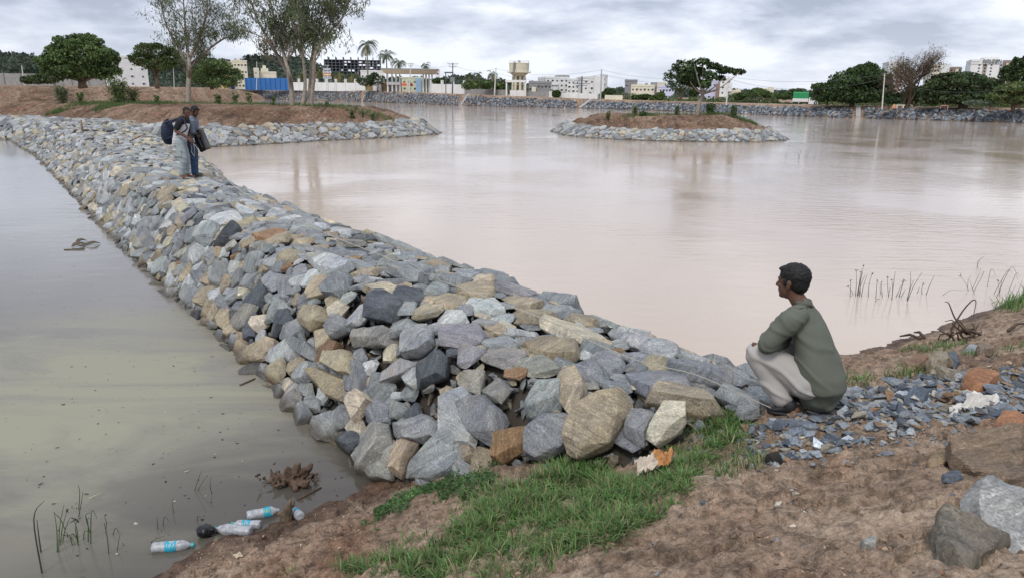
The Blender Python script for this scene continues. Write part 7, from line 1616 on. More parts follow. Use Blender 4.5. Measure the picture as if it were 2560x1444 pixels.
m = MB(); hl = OA + PA['wrL'] + FA * .07 - UZ * .05; m.tube([hl, hl + FA * .03 - UZ * .15, hl + FA * .0 - UZ * .32, hl - FA * .08 - UZ * .22, hl - FA * .05 - UZ * .02], .007, 6); m.tube([hl + UZ * .02, hl + UZ * .02 + FA * .05, hl + UZ * .10 + FA * .02, hl + UZ * .10 - FA * .06, hl + UZ * .02 - FA * .03], .012, 6); o = m.build('rope_coil', ROPE, None, smooth=True); tag(o, 'loose loops of pale rope in the striped shirt man’s hands', 'rope')
# ------------------------------------------------------------------ foreground
rng = np.random.default_rng(404)
def ghit(px, py):
    z = 1.0
    for _ in range(14): p = un(px, py, z); z = .5 * z + .5 * max(gz(p[0], p[1]), 0.0)
    return Vector((p[0], p[1], z))
def pip(poly, x, y):
    c = False; n = len(poly)
    for i in range(n):
        a, b = poly[i], poly[(i + 1) % n]
        if (a[1] > y) != (b[1] > y) and x < (b[0] - a[0]) * (y - a[1]) / (b[1] - a[1]) + a[0]: c = not c
    return c
def rock(label, outline, z, h, tone, tilt=(0, 0), group=None, sink=.3, col=None, name='stone', band=None, mat=None, ref=2, rough=1.0):
    q = np.array([un(a, b, z)[:2] for a, b in outline]); c = q.mean(0); st = rng.bit_generator.state
    V, Fc, sz, cc = stone_from_cell([tuple(p) for p in q - c], h, rng, ref, .05, 1.0)
    nv = V - V.mean(0); nv /= np.linalg.norm(nv, axis=1)[:, None] + 1e-9; V = V + nv * (fbm(V[:, 0] * 9, V[:, 1] * 9, V[:, 2] * 9, oct=4, seed=44, gain=.6) * sz * .13)[:, None]
    M = np.array(Matrix.Rotation(tilt[0], 3, 'X') @ Matrix.Rotation(tilt[1], 3, 'Y')); V = V @ M.T; g = gz(c[0], c[1])
    t = np.array(col if col is not None else TONES[tone])
    sc = V @ (np.array(band) if band is not None else rmat(rng)).T + rng.uniform(-60, 60, 3)
    if np.cross(V[Fc[0][1]] - V[Fc[0][0]], V[Fc[0][2]] - V[Fc[0][0]]) @ (V[Fc[0][0]] - V.mean(0)) < 0: Fc = Fc[:, ::-1]
    o = mesh_np(name, V, Fc, mat or STONE, attrs={'tint': np.tile(t, (len(V), 1)), 'sc': sc}, smooth=True); o.data.set_sharp_from_angle(angle=math.radians(36))
    o.location = (c[0], c[1], g + h * (1 - sink) * .5); return tag(o, label, 'stone', group)
tb = np.array(Matrix.Rotation(.5, 3, 'X') @ Matrix.Rotation(.25, 3, 'Y'))
rock('large streaked grey slab leaning in the bottom right corner', [(2335, 1268), (2400, 1222), (2490, 1215), (2570, 1250), (2680, 1330), (2680, 1440), (2560, 1395), (2440, 1330)], 1.60, .055, 'mid grey', (math.radians(16), math.radians(-6)), None, .55, (.34, .34, .33), band=tb)
rock('rough dark greenish boulder below the streaked slab', [(2318, 1352), (2345, 1305), (2400, 1292), (2480, 1312), (2522, 1352), (2500, 1412), (2420, 1440), (2340, 1420)], 1.58, .07, 'greenish grey', (math.radians(6), 0), None, .6, (.165, .145, .115))
rock('broad soil covered slab right of the bare earth', [(2362, 1120), (2420, 1088), (2520, 1095), (2660, 1120), (2660, 1250), (2540, 1225), (2430, 1205), (2375, 1160)], 1.45, .075, 'tan', (math.radians(8), math.radians(0)), None, -.1, (.20, .145, .10), band=tb)
rock('small ochre cornered stone at the slab left end', [(2322, 1118), (2345, 1100), (2372, 1112), (2374, 1150), (2348, 1162), (2325, 1150)], 1.42, .055, 'tan', (0, 0), None, .3, (.30, .22, .13))
rock('rusty orange stone on the gravel right side', [(2405, 955), (2430, 935), (2478, 928), (2496, 950), (2470, 972), (2420, 976)], 1.25, .075, 'rusty brown', (0, 0), None, .2, (.34, .165, .085))
rock('crumbly orange clod right of the white plastic', [(2472, 1078), (2500, 1055), (2560, 1052), (2620, 1075), (2600, 1108), (2500, 1108)], 1.40, .07, 'rusty brown', (0, 0), None, .2, (.33, .16, .085))
rock('buff square stone between grass tufts behind the gravel', [(2312, 912), (2325, 893), (2365, 892), (2382, 915), (2365, 932), (2322, 934)], 1.0, .09, 'tan', (0, 0), None, .2, (.27, .225, .165))
rock('dark triangular stone beside the buff square stone', [(2362, 903), (2382, 892), (2402, 908), (2385, 922)], 1.0, .07, 'dark grey', (0, 0), None, .2)
rock('reddish brown block half buried behind the grass tufts', [(2258, 915), (2285, 897), (2318, 900), (2320, 922), (2275, 930)], .95, .07, 'rusty brown', (0, 0), None, .3, (.25, .15, .10))
rock('long grey flat stone near the dead roots', [(2395, 872), (2430, 862), (2475, 868), (2462, 884), (2410, 886)], .78, .06, 'mid grey', (0, 0), None, .3)
rock('brown stone lying right of the long flat stone', [(2435, 895), (2455, 884), (2482, 888), (2478, 905), (2445, 906)], .9, .06, 'tan', (0, 0), None, .3, (.25, .19, .14))
rock('flat dark slate chip left of the soil covered slab', [(2352, 1185), (2368, 1174), (2398, 1180), (2408, 1193), (2385, 1202), (2358, 1196)], 1.48, .018, 'dark grey', (0, 0), None, 0, (.10, .115, .14))
rock('broken grey brown chunk lying alone on bare earth', [(2148, 1362), (2165, 1352), (2192, 1356), (2190, 1378), (2158, 1382)], 1.5, .03, 'greenish grey', (0, 0), None, .2)
rock('blue grey long chip at the right edge of the gravel', [(2485, 1098), (2520, 1092), (2600, 1100), (2600, 1114), (2510, 1112)], 1.38, .025, 'blue grey', (0, 0), None, 0, (.10, .115, .14))
rock('tiny white pebble alone on the bare earth', [(1934, 1266), (1942, 1260), (1954, 1264), (1950, 1273), (1938, 1274)], 1.27, .012, 'cream', (0, 0), None, 0, (.62, .58, .50), ref=1)
rock('pale grey pebble on the soil between stones and grass', [(1360, 1162), (1366, 1157), (1374, 1160), (1372, 1168), (1363, 1169)], .74, .016, 'pale grey', (0, 0), None, 0, ref=1)
rock('burnt black clod at the edge of the grass', [(1912, 1148), (1925, 1136), (1952, 1138), (1958, 1152), (1935, 1162)], 1.15, .04, 'dark grey', (0, 0), None, .1, (.03, .026, .022))
# gravel
GP = [(1845, 1060), (1990, 1030), (2105, 975), (2200, 955), (2330, 925), (2440, 920), (2620, 915), (2620, 1100), (2450, 1100), (2330, 1112), (2180, 1140), (2040, 1150), (1930, 1128), (1860, 1095)]
GW = [tuple(un(a, b, 1.15)[:2]) for a, b in GP]; xs_ = [p[0] for p in GW]; ys_ = [p[1] for p in GW]
pts, szs, tts = [], [], []
cand = np.stack([rng.uniform(min(xs_), max(xs_), 12000), rng.uniform(min(ys_), max(ys_), 12000)], 1); gzz = ground_z(cand[:, 0], cand[:, 1]); dn = fbm(cand[:, 0] * 2.2, cand[:, 1] * 2.2, seed=88)
mt_ = {'blue grey': 38, 'dark grey': 24, 'mid grey': 14, 'rusty brown': 12, 'tan': 12, 'cream': 4, 'pale grey': 4}
for (x, y), z, d in zip(cand, gzz, dn):
    if not pip(GW, x + .03 * d, y + .06 * d): continue
    right = sstep(1.9, 3.2, x); r = math.exp(rng.normal(math.log(.016), .42)) * (1 + .55 * right)
    if rng.random() < .045 + .06 * right: r = rng.uniform(.032, .062)
    if rng.random() > .52 + 1.0 * d and r < .03: continue
    pts.append((x, y, z + r * .22)); szs.append(r); tts.append(np.array(TONES[pick_tone(rng, mt_)]) * rng.uniform(.7, 1.2) * (np.array((.8, .86, .95)) if rng.random() < .6 else 1))
c2 = np.stack([rng.uniform(.9, 4.2, 4200), rng.uniform(2.6, 6.6, 4200)], 1); g2 = ground_z(c2[:, 0], c2[:, 1]); GA = np.array(GW); sdg = sdist(GA, c2[:, 0], c2[:, 1])
for (x, y), z, d in zip(c2, g2, sdg):
    if d > 0 or z < .3 or rng.random() > math.exp(d / .22): continue
    r = math.exp(rng.normal(math.log(.013), .5)); pts.append((x, y, z + r * .15)); szs.append(min(r, .04)); tts.append(np.array(TONES[pick_tone(rng, mt_)]) * rng.uniform(.6, 1.1))
FLATS = [hullproto(rng, int(rng.integers(8, 12)), rng.uniform(.35, .8)) for _ in range(14)]
print('gravel', len(pts)); tag(scatter('gravel', pts, szs, tts, STONE, rng, rot='flat', protos=FLATS, elong=.7), 'blue grey broken gravel spread over the soil around the squatting man', 'gravel', kind='stuff')
# soil crumbs and stray pebbles
n = 46000; rr_ = 2.0 + 8.5 * rng.random(n) ** 1.25; an = np.radians(rng.uniform(-44, 40, n)); cx_, cy_ = rr_ * np.sin(an), rr_ * np.cos(an); cz_ = ground_z(cx_, cy_); cn = fbm(cx_ * 1.6, cy_ * 1.6, oct=4, seed=71); pts, szs, tts = [], [], []
for x, y, z, c in zip(cx_, cy_, cz_, cn):
    if z < .03 or rng.random() > .5 + 1.3 * c: continue
    r = math.exp(rng.normal(math.log(.0055), .5)); pts.append((x, y, z + r * .2)); szs.append(min(r, .028)); tts.append(np.array((.30, .21, .145)) * rng.uniform(.6, 1.35))
CLOD, tt, bb = newmat('soil_clod'); at = tt.nodes.new('ShaderNodeAttribute'); at.attribute_name = 'tint'; tt.links.new(at.outputs[0], bb.inputs['Base Color']); bb.inputs['Roughness'].default_value = .95; bb.inputs['Specular IOR Level'].default_value = .1
RND = [hullproto(rng, 9, .75) for _ in range(6)]
tag(scatter('soil_crumbs', pts, szs, tts, CLOD, rng, protos=RND), 'loose brown soil crumbs scattered over the shore', 'soil', kind='stuff')
pts, szs, tts = [], [], []
for _ in range(520):
    i = int(rng.integers(n)); x, y, z = cx_[i], cy_[i], cz_[i]
    if z < .05: continue
    r = math.exp(rng.normal(math.log(.008), .45)); pts.append((x, y, z + r * .3)); szs.append(r); tts.append(np.array([(.45, .40, .33), (.40, .40, .40), (.25, .27, .30), (.35, .2, .12)][int(rng.integers(4))]) * rng.uniform(.8, 1.2))
tag(scatter('pebbles', pts, szs, tts, STONE, rng, protos=RND), 'small stray pebbles on the bare shore', 'pebbles', kind='stuff')
# grass
def grass(name, label, poly, z, n, hmin, hmax, wd, cols, dens=.0, lie=.8, edge=.05, freq=3.0, seed=1):
    W_ = [tuple(ghit(a, b)[:2]) for a, b in poly]; xs_ = [p[0] for p in W_]; ys_ = [p[1] for p in W_]
    c = np.stack([rng.uniform(min(xs_) - .1, max(xs_) + .1, n), rng.uniform(min(ys_) - .1, max(ys_) + .1, n)], 1); zz = ground_z(c[:, 0], c[:, 1]); d = fbm(c[:, 0] * freq, c[:, 1] * freq, oct=4, seed=seed)
    V, Fs, T = [], [], []
    for (x, y), z_, dd in zip(c, zz, d):
        if z_ < .02 or dd < dens or not pip(W_, x + edge * dd * 2, y + edge * dd * 2): continue
        h = rng.uniform(hmin, hmax) * (1 + .5 * dd); az = rng.uniform(0, 6.283); ln = rng.uniform(.15, 1.0) * lie; dx_, dy_ = math.cos(az) * ln, math.sin(az) * ln; w_ = wd * rng.uniform(.6, 1.2); px_, py_ = -math.sin(az) * w_, math.cos(az) * w_; b = len(V)
        for k, (t, ww) in enumerate(((0, .8), (.4, 1.0), (.75, .7))):
            hx_, hz_ = h * t * (.55 + .6 * t), h * (t - .42 * ln * t * t); V += [(x + dx_ * hx_ - px_ * ww, y + dy_ * hx_ - py_ * ww, z_ + hz_ - .004), (x + dx_ * hx_ + px_ * ww, y + dy_ * hx_ + py_ * ww, z_ + hz_ - .004)]
        V.append((x + dx_ * h * 1.1, y + dy_ * h * 1.1, z_ + h * (1 - .5 * ln))); Fs += [(b, b + 1, b + 3, b + 2), (b + 2, b + 3, b + 5, b + 4), (b + 4, b + 5, b + 6)]
        col = np.array(cols[int(rng.integers(len(cols)))]) * rng.uniform(.7, 1.35); T += [col * .9] * 2 + [col] * 2 + [col * 1.05] * 3
    return tag(mesh_np(name, np.array(V), Fs, LEAF, attrs={'tint': np.array(T)}), label, 'grass', kind='stuff')
GC = [(.078, .165, .040), (.105, .21, .055), (.060, .13, .034), (.135, .235, .07), (.13, .165, .06)]; DRY = (.30, .25, .14)
MAIN = [(850, 1444), (880, 1400), (1010, 1370), (1120, 1345), (1150, 1300), (1215, 1235), (1330, 1195), (1450, 1142), (1580, 1105), (1690, 1092), (1760, 1040), (1850, 1050), (1880, 1085), (1800, 1130), (1740, 1190), (1715, 1250), (1650, 1305), (1520, 1330), (1420, 1365), (1300, 1385), (1130, 1420), (1040, 1450)]
grass('grass', 'bright green grass patch below the end of the stone embankment', MAIN, .95, 46000, .03, .10, .0032, GC + [(.20, .19, .09)], -.27, 1.25, .09, 2.6, 5)
grass('grass', 'sparse runners of grass spreading round the green patch', [(700, 1444), (850, 1360), (1100, 1300), (1250, 1180), (1500, 1110), (1850, 1050), (1980, 1090), (1850, 1220), (1780, 1330), (1500, 1400), (1300, 1444)], 1.0, 16000, .04, .10, .003, GC + [DRY], .12, 1.2, .06, 2.2, 15)
grass('grass', 'taller grass round the wooden stake at the stones', [(1660, 1075), (1700, 1020), (1790, 1010), (1850, 1045), (1840, 1085), (1740, 1100)], .98, 1500, .07, .16, .003, GC, -.2, .8, .02, 6, 6)
grass('grass', 'grass tufts between the gravel and the waterside', [(2095, 985), (2120, 935), (2200, 945), (2300, 925), (2325, 945), (2200, 970)], .95, 2600, .05, .16, .0035, GC + [DRY], -.1, .9, .05, 5, 7)
grass('grass', 'weedy grass strip below the dead roots', [(2240, 870), (2330, 850), (2480, 860), (2600, 850), (2600, 890), (2460, 905), (2350, 880)], .75, 5000, .03, .09, .004, GC + [DRY, (.16, .17, .10)], .10, 1.0, .05, 3, 8)
grass('grass', 'green grass cushion at the right edge of the water', [(2480, 775), (2520, 745), (2640, 710), (2640, 765), (2540, 780)], .25, 2600, .10, .28, .006, GC, -.2, .8, .05, 2, 9)
# creeping herb
def herb(name, label, poly, z, n, size, seed, dens=-.1):
    W_ = [tuple(ghit(a, b)[:2]) for a, b in poly]; xs_ = [p[0] for p in W_]; ys_ = [p[1] for p in W_]; c = np.stack([rng.uniform(min(xs_), max(xs_), n), rng.uniform(min(ys_), max(ys_), n)], 1); zz = ground_z(c[:, 0], c[:, 1]); d = fbm(c[:, 0] * 5, c[:, 1] * 5, oct=3, seed=seed)
    P_ = [(x, y, z_ + rng.uniform(.004, .05) * (1 + dd)) for (x, y), z_, dd in zip(c, zz, d) if dd > dens and pip(W_, x, y)]
    return tag(leaves(name, np.array(P_), size, [(.07, .14, .045), (.10, .18, .06), (.055, .11, .04)], None, rng, .45, up=.8), label, 'weeds', kind='stuff')
herb('creeping_weeds', 'mat of creeping small leaved weeds by the muddy corner', [(900, 1310), (960, 1262), (1060, 1215), (1150, 1195), (1235, 1200), (1225, 1232), (1130, 1262), (1010, 1312), (930, 1330)], .5, 9000, .026, 3)
herb('creeping_weeds', 'small weeds growing between stones and soil', [(1180, 1192), (1205, 1130), (1235, 1125), (1255, 1170), (1240, 1200)], .7, 1300, .024, 4, -.3)
herb('creeping_weeds', 'weeds at the foot of the stones beside the stake', [(1640, 1050), (1690, 1010), (1760, 1005), (1770, 1040), (1700, 1075)], 1.02, 1500, .024, 5, -.2)
# stakes
def stick(name, label, pts, r, mat=BARK['brown'], cat='stake', n=6, group=None):
    m = MB(); P_ = [Vector(p) for p in pts]; rs = list(np.linspace(r, r * .7, len(P_))) if not hasattr(r, '__len__') else r; m.tube(P_, rs, n); return tag(m.build(name, mat, None, smooth=True), label, cat, group)
WOODM = paint('weathered_wood', (.20, .135, .085), .9, .35, 20, 0, .004); DEADW = paint('dead_root', (.085, .058, .042), .9, .4, 15, 0, .004)
b = ghit(1776, 1052); stick('wooden_stake', 'short brown wooden stake in the grass by the stones', [b - UZ * .05, b + Vector((.003, 0, .06)), b + Vector((.008, 0, .125))], [.013, .014, .012], WOODM)
b = Vector(un(206, 327, 1.15)); stick('wooden_stake', 'upright wooden stake standing on the far embankment top', [b - UZ * .3, b + UZ * .5], [.05, .045], WOODM); b = Vector(un(296, 361, 1.1)); stick('wooden_stake', 'tiny post stub at the lake side of the embankment', [b - UZ * .3, b + UZ * .22], .05, WOODM)
b = Vector(un(304, 363, 1.0)); stick('branch', 'bent bare branch beside the tiny post stub', [b, b + Vector((.4, 0, .18)), b + Vector((.75, .1, .36)), b + Vector((1.0, .1, .34))], [.035, .03, .025, .015], WOODM, 'branch')
# dead twisted root and branches on the right bank
b = ghit(2385, 850); root = empty('dead_root', b, 'twisted dead root with two bare branches on the right bank', 'root'); m = MB()
W = lambda px, py, z_=None: Vector(atY(px, py, b.y)) - b
for a in ([(2385, 850), (2378, 828), (2392, 800), (2412, 770), (2432, 750), (2440, 755), (2433, 790)], [(2420, 830), (2400, 812), (2385, 790), (2372, 758), (2362, 754)]): c_ = [W(*q) for q in a]; m.tube([Vector(p) for p in catmull([tuple(q) for q in c_], 4)], list(np.linspace(.013, .004, (len(c_) - 1) * 4 + 1)), 6)
m.build('branch', DEADW, root, smooth=True); m = MB()
for k in range(26):
    p = Vector((rng.uniform(-.1, .35), rng.uniform(-.12, .12), rng.uniform(0, .12))); P_ = [p]; d = Vector(rng.normal(0, 1, 3)); d.z *= .35; d.normalize()
    for j in range(4): d = (d + Vector(rng.normal(0, .45, 3))).normalized(); p = p + d * rng.uniform(.04, .10); p.z = max(p.z, -.02); P_.append(p)
    m.tube(P_, list(np.linspace(.014, .004, 5)), 5)
m.build('root_tangle', DEADW, root, smooth=True)
for k, (a, c) in enumerate((((2310, 845), (2285, 832)), ((2520, 830), (2560, 812)), ((2300, 850), (2250, 842)))):
    A_, B_ = ghit(*a) + UZ * .02, ghit(*c) + UZ * .02; stick('driftwood', ['short dark stick at the waterside left of the dead root', 'crooked root piece at the right edge of the bank', 'dark flat wood piece lying at the waterline'][k], [A_, (A_ + B_) / 2 + UZ * .04, B_], [.02, .018, .01], DEADW, 'driftwood')
# reeds
REEDM = paint('reed', (.055, .060, .035), .8, .3, 10); REEDG = paint('green_reed', (.055, .095, .03), .7, .3, 10)
def reeds(label, stems, z=0.0, r=.0045, mat=REEDM, tufts_=.3, bend=.15, name='reed_clump'):
    b0 = un(stems[0][0], stems[0][1], z); root = empty(name, b0, label, 'reeds'); o_ = Vector(b0); m = MB(); t_ = MB()
    for s_ in stems:
        b = Vector(un(s_[0], s_[1], z)) - o_; Yb = b.y + o_.y; t = Vector(atY(s_[2], s_[3], Yb)) - o_
        if len(s_) > 4: mid = Vector(atY(s_[4], s_[5], Yb)) - o_; P_ = catmull([tuple(b - UZ * .05), tuple(mid), tuple(t)], 5)
        else: mid = b.lerp(t, .5) + Vector(rng.normal(0, bend * .08, 3)); P_ = catmull([tuple(b - UZ * .05), tuple(mid), tuple(t)], 4)
        m = MB(); m.tube([Vector(p) for p in P_], list(np.linspace(r, r * .35, len(P_))), 4); m.build('stem', mat, root)
        if rng.random() < tufts_:
            for _ in range(7): q = t + Vector(rng.normal(0, .012, 3)); t_.tube([t, q, q + Vector(rng.normal(0, .008, 3)) - UZ * .006], [.0025, .0035, .001], 4)
    if t_.v: t_.build('seed_head', REEDM, root)
cv = lambda L_: [(2040 + a / 3.138, 640 + b_ / 3.138, 2040 + c / 3.138, 640 + d / 3.138) for a, b_, c, d in L_]
reeds('leftmost upright reed clump in the lake right of the man', cv([(270, 320, 272, 190), (300, 300, 250, 240), (310, 315, 315, 110), (322, 312, 352, 120), (330, 310, 375, 70), (340, 315, 385, 150), (355, 320, 402, 145), (412, 320, 440, 135), (350, 300, 365, 130)]), r=.006, tufts_=.5)
reeds('middle reed clump standing in the lake', cv([(470, 330, 480, 190), (525, 320, 512, 205), (518, 300, 508, 215), (575, 320, 560, 165), (595, 345, 622, 120), (598, 335, 595, 185), (575, 280, 580, 240), (620, 320, 670, 225), (650, 325, 692, 190), (648, 320, 680, 200), (470, 355, 505, 338), (660, 320, 700, 262)]), r=.006, tufts_=.4)
reeds('slanting reed clump right of the middle reeds', cv([(715, 330, 742, 122), (712, 348, 765, 190), (712, 350, 832, 128), (840, 300, 842, 215), (858, 305, 928, 155), (780, 290, 812, 240)]), r=.006, tufts_=.3)
reeds('bent thin grasses rising from the water near the right bank', [(2425, 727, 2400, 690), (2428, 722, 2452, 672), (2432, 728, 2448, 690, 2460, 680), (2420, 720, 2428, 688), (2468, 718, 2490, 690, 2478, 672), (2482, 735, 2530, 684, 2518, 678), (2490, 742, 2545, 700, 2528, 668), (2500, 730, 2522, 672), (2502, 738, 2495, 700), (2518, 735, 2548, 690, 2540, 684), (2350, 738, 2408, 727, 2375, 726), (2440, 735, 2425, 700)], r=.004, tufts_=.1)
reeds('tall looping grass stem at the top of the thin grasses', [(2448, 672, 2462, 640, 2444, 655), (2442, 668, 2458, 642)], r=.004, tufts_=0)
reeds('dry grass stems at the right end of the waterside', [(2510, 765, 2540, 712), (2520, 768, 2556, 700), (2530, 760, 2490, 735), (2540, 765, 2560, 720), (2480, 750, 2515, 760), (2500, 762, 2570, 730)], z=.1, r=.004, tufts_=.1)
reeds('faint reed tips far out in the lake', [(1996, 396, 2003, 376), (2010, 394, 2020, 372), (2015, 396, 2024, 378), (2035, 396, 2040, 382), (1965, 392, 1968, 384), (2000, 396, 1990, 380)], r=.011, tufts_=0)
cb = lambda L_: [tuple(v * .35156 + (1080 if i % 2 else 0) for i, v in enumerate(q)) for q in L_]
reeds('tall dark reed leaning at the lower left of the pond', cb([(300, 1000, 315, 485, 240, 620), (290, 850, 262, 620)]), r=.006, mat=REEDM, tufts_=0)
reeds('green reed cluster standing in the lower left pond', cb([(400, 850, 385, 560), (410, 850, 455, 515), (420, 800, 480, 550), (430, 780, 500, 600), (550, 550, 555, 375), (545, 600, 590, 420), (550, 780, 520, 610), (560, 800, 545, 620), (620, 780, 605, 590), (650, 720, 640, 570, 610, 600), (590, 760, 640, 710, 600, 705), (560, 760, 480, 735, 530, 730), (640, 790, 690, 610, 650, 560), (520, 800, 540, 810, 500, 740), (650, 780, 600, 1030), (430, 960, 440, 1030, 420, 1000), (740, 720, 745, 600), (770, 860, 740, 640), (390, 770, 420, 760), (470, 690, 380, 570)]), r=.0042, mat=REEDG, tufts_=.1)
reeds('two thin blades poking from the pond left of the root', cb([(1370, 415, 1435, 270), (1385, 410, 1480, 300), (1510, 430, 1505, 315), (1232, 570, 1232, 470)]), r=.004, mat=REEDG, tufts_=0)
reeds('looped dead stems in the pond above the lowest bottle', cb([(1150, 650, 1200, 630, 1170, 600), (1120, 680, 1118, 600), (1400, 620, 1430, 610, 1405, 595), (1110, 690, 1145, 686), (1040, 765, 1170, 735), (790, 720, 855, 725, 820, 680), (690, 450, 765, 560), (820, 830, 850, 730)]), z=.01, r=.0035, tufts_=0)
A_ = Vector(un(222, 1245, .02)); B_ = Vector(un(258, 1228, .03)); stick('straw', 'single pale straw floating above the green reeds', [A_, B_], .004, paint('straw', (.5, .44, .32), .8, .1, 9), 'straw')
# sticks and debris on the pond
for a, c, r, lab in (((745, 1247), (803, 1217), .010, 'thin dark stick floating right of the bottles'), ((600, 962), (638, 945), .012, 'dark stick floating near the embankment foot'), ((725, 1165 + 110), (735, 1250), .006, 'slim twig beside the leaning log')):
    A_, B_ = Vector(un(*a, .006)), Vector(un(*c, .006)); stick('stick', lab, [A_, (A_ + B_) / 2 + Vector((.01, .01, 0)), B_], [r, r, r * .6], DEADW, 'stick')
HUSK = paint('husk', (.10, .075, .045), .7, .3, 12); root = empty('floating_husk', un(212, 612, 0), 'dark curled palm husks floating on the pond', 'debris'); o_ = Vector(un(212, 612, 0))
for (x0, y0, x1, y1, w_) in ((180, 618, 215, 612, .10), (190, 608, 217, 604, .09), (215, 616, 250, 610, .10)):
    A_, B_ = Vector(un(x0, y0, .0)) - o_, Vector(un(x1, y1, .0)) - o_; m = MB(); d = B_ - A_; s_ = d.cross(UZ).normalized()
    loft(m, [A_.lerp(B_, t) + UZ * (.02 + .05 * math.sin(t * 3.1)) for t in (0, .3, .6, 1)], [s_ * q for q in (.02, w_, w_ * .8, .01)], [UZ * q for q in (.01, .02, .02, .006)], 10, False); m.build('husk', HUSK, root, smooth=True)
m = MB(); b_ = Vector(un(212, 622, .02)) - o_; m.tube([Vector(un(160, 624, .01)) - o_, b_, Vector(un(205, 610, .06)) - o_], .012, 5); m.build('stalk', HUSK, root)
pts, szs, tts = [], [], []
for _ in range(260):
    px_, py_ = rng.uniform(60, 900), rng.uniform(640, 1400); p = un(px_, py_, .003); u_, v_ = wuv(p[0], p[1])
    if v_ > -.1 or gz(p[0], p[1]) > -.02: continue
    pts.append(p); szs.append(math.exp(rng.normal(math.log(.007), .45))); tts.append(np.array([(.05, .045, .03), (.05, .045, .03), (.07, .06, .04), (.40, .38, .30)][int(rng.integers(4))]))
FL = [hullproto(rng, 8, .12) for _ in range(5)]
tag(scatter('floating_specks', pts, szs, tts, CLOD, rng, rot='flat', protos=FL, elong=1.2), 'small dark specks and leaf bits floating on the pond', 'floating debris', kind='stuff')
# stump with splayed roots in the pond
o_ = Vector(un(732, 1205, 0)); root = empty('tree_stump', o_, 'splintered brown stump with splayed roots in the shallow pond', 'stump'); STW = paint('stump_wood', (.095, .062, .042), .85, .45, 14, 0, .006)
W = lambda px, py, dy=0: Vector(atY(px, py, o_.y + dy)) - o_
m = MB()
for a, r in (([(730, 1208, 0), (738, 1190, 0), (745, 1160, 0)], (.075, .055, .02)), ([(740, 1195, 0), (765, 1180, .03), (778, 1160, .05)], (.05, .035, .012)), ([(728, 1195, 0), (718, 1178, -.02), (716, 1170, -.03)], (.05, .03, .015)), ([(735, 1198, 0), (705, 1196, -.04), (676, 1188, -.08)], (.04, .025, .008)), ([(742, 1200, 0), (762, 1210, -.1), (774, 1198, -.12)], (.045, .03, .012)), ([(736, 1200, 0), (738, 1216, -.12), (740, 1222, -.14)], (.045, .03, .02)), ([(725, 1200, 0), (705, 1210, -.1), (684, 1216, -.14)], (.035, .02, .008)), ([(722, 1185, 0), (700, 1188, 0), (690, 1178, .02)], (.02, .015, .006)), ([(750, 1180, 0), (768, 1172, 0), (775, 1175, .02)], (.025, .02, .008))):
    limb(m, [W(*q) for q in a], r, 9, 3)
for k in range(60):
    a = rng.uniform(0, 6.28); p = Vector((rng.normal(0, .10), rng.normal(0, .05), rng.uniform(.0, .09))); m.tube([p, p + Vector(rng.normal(0, .04, 3))], [.014, .004])
for k in range(24):
    a = rng.uniform(0, 6.28); p = W(*((745, 1166, 0) if k % 2 else (684, 1190, -.06))); m.tube([p, p + Vector((math.cos(a) * .03, math.sin(a) * .02, rng.uniform(.0, .06)))], [.008, .002], 4)
vox('stump', m, STW, root, .007, 1, lambda V: .016 * fbm(V[:, 0] * 40, V[:, 1] * 40, V[:, 2] * 16, oct=3, seed=3))
o_ = Vector(un(722, 1300, .01)); root = empty('log', o_, 'weathered broken log piece leaning between the bottles', 'log'); W = lambda px, py, dy=0: Vector(atY(px, py, o_.y + dy)) - o_; m = MB(); limb(m, [W(718, 1304), W(716, 1288), W(722, 1268), W(726, 1250)], [.045, .045, .035, .016], 10, 3); limb(m, [W(718, 1282), W(705, 1281), W(695, 1284)], [.022, .018, .014], 8, 3)
vox('log', m, paint('log_wood', (.13, .095, .06), .85, .5, 14, 0, .006), root, .006, 1, lambda V: .012 * fbm(V[:, 0] * 30, V[:, 1] * 30, V[:, 2] * 18, oct=3, seed=13))
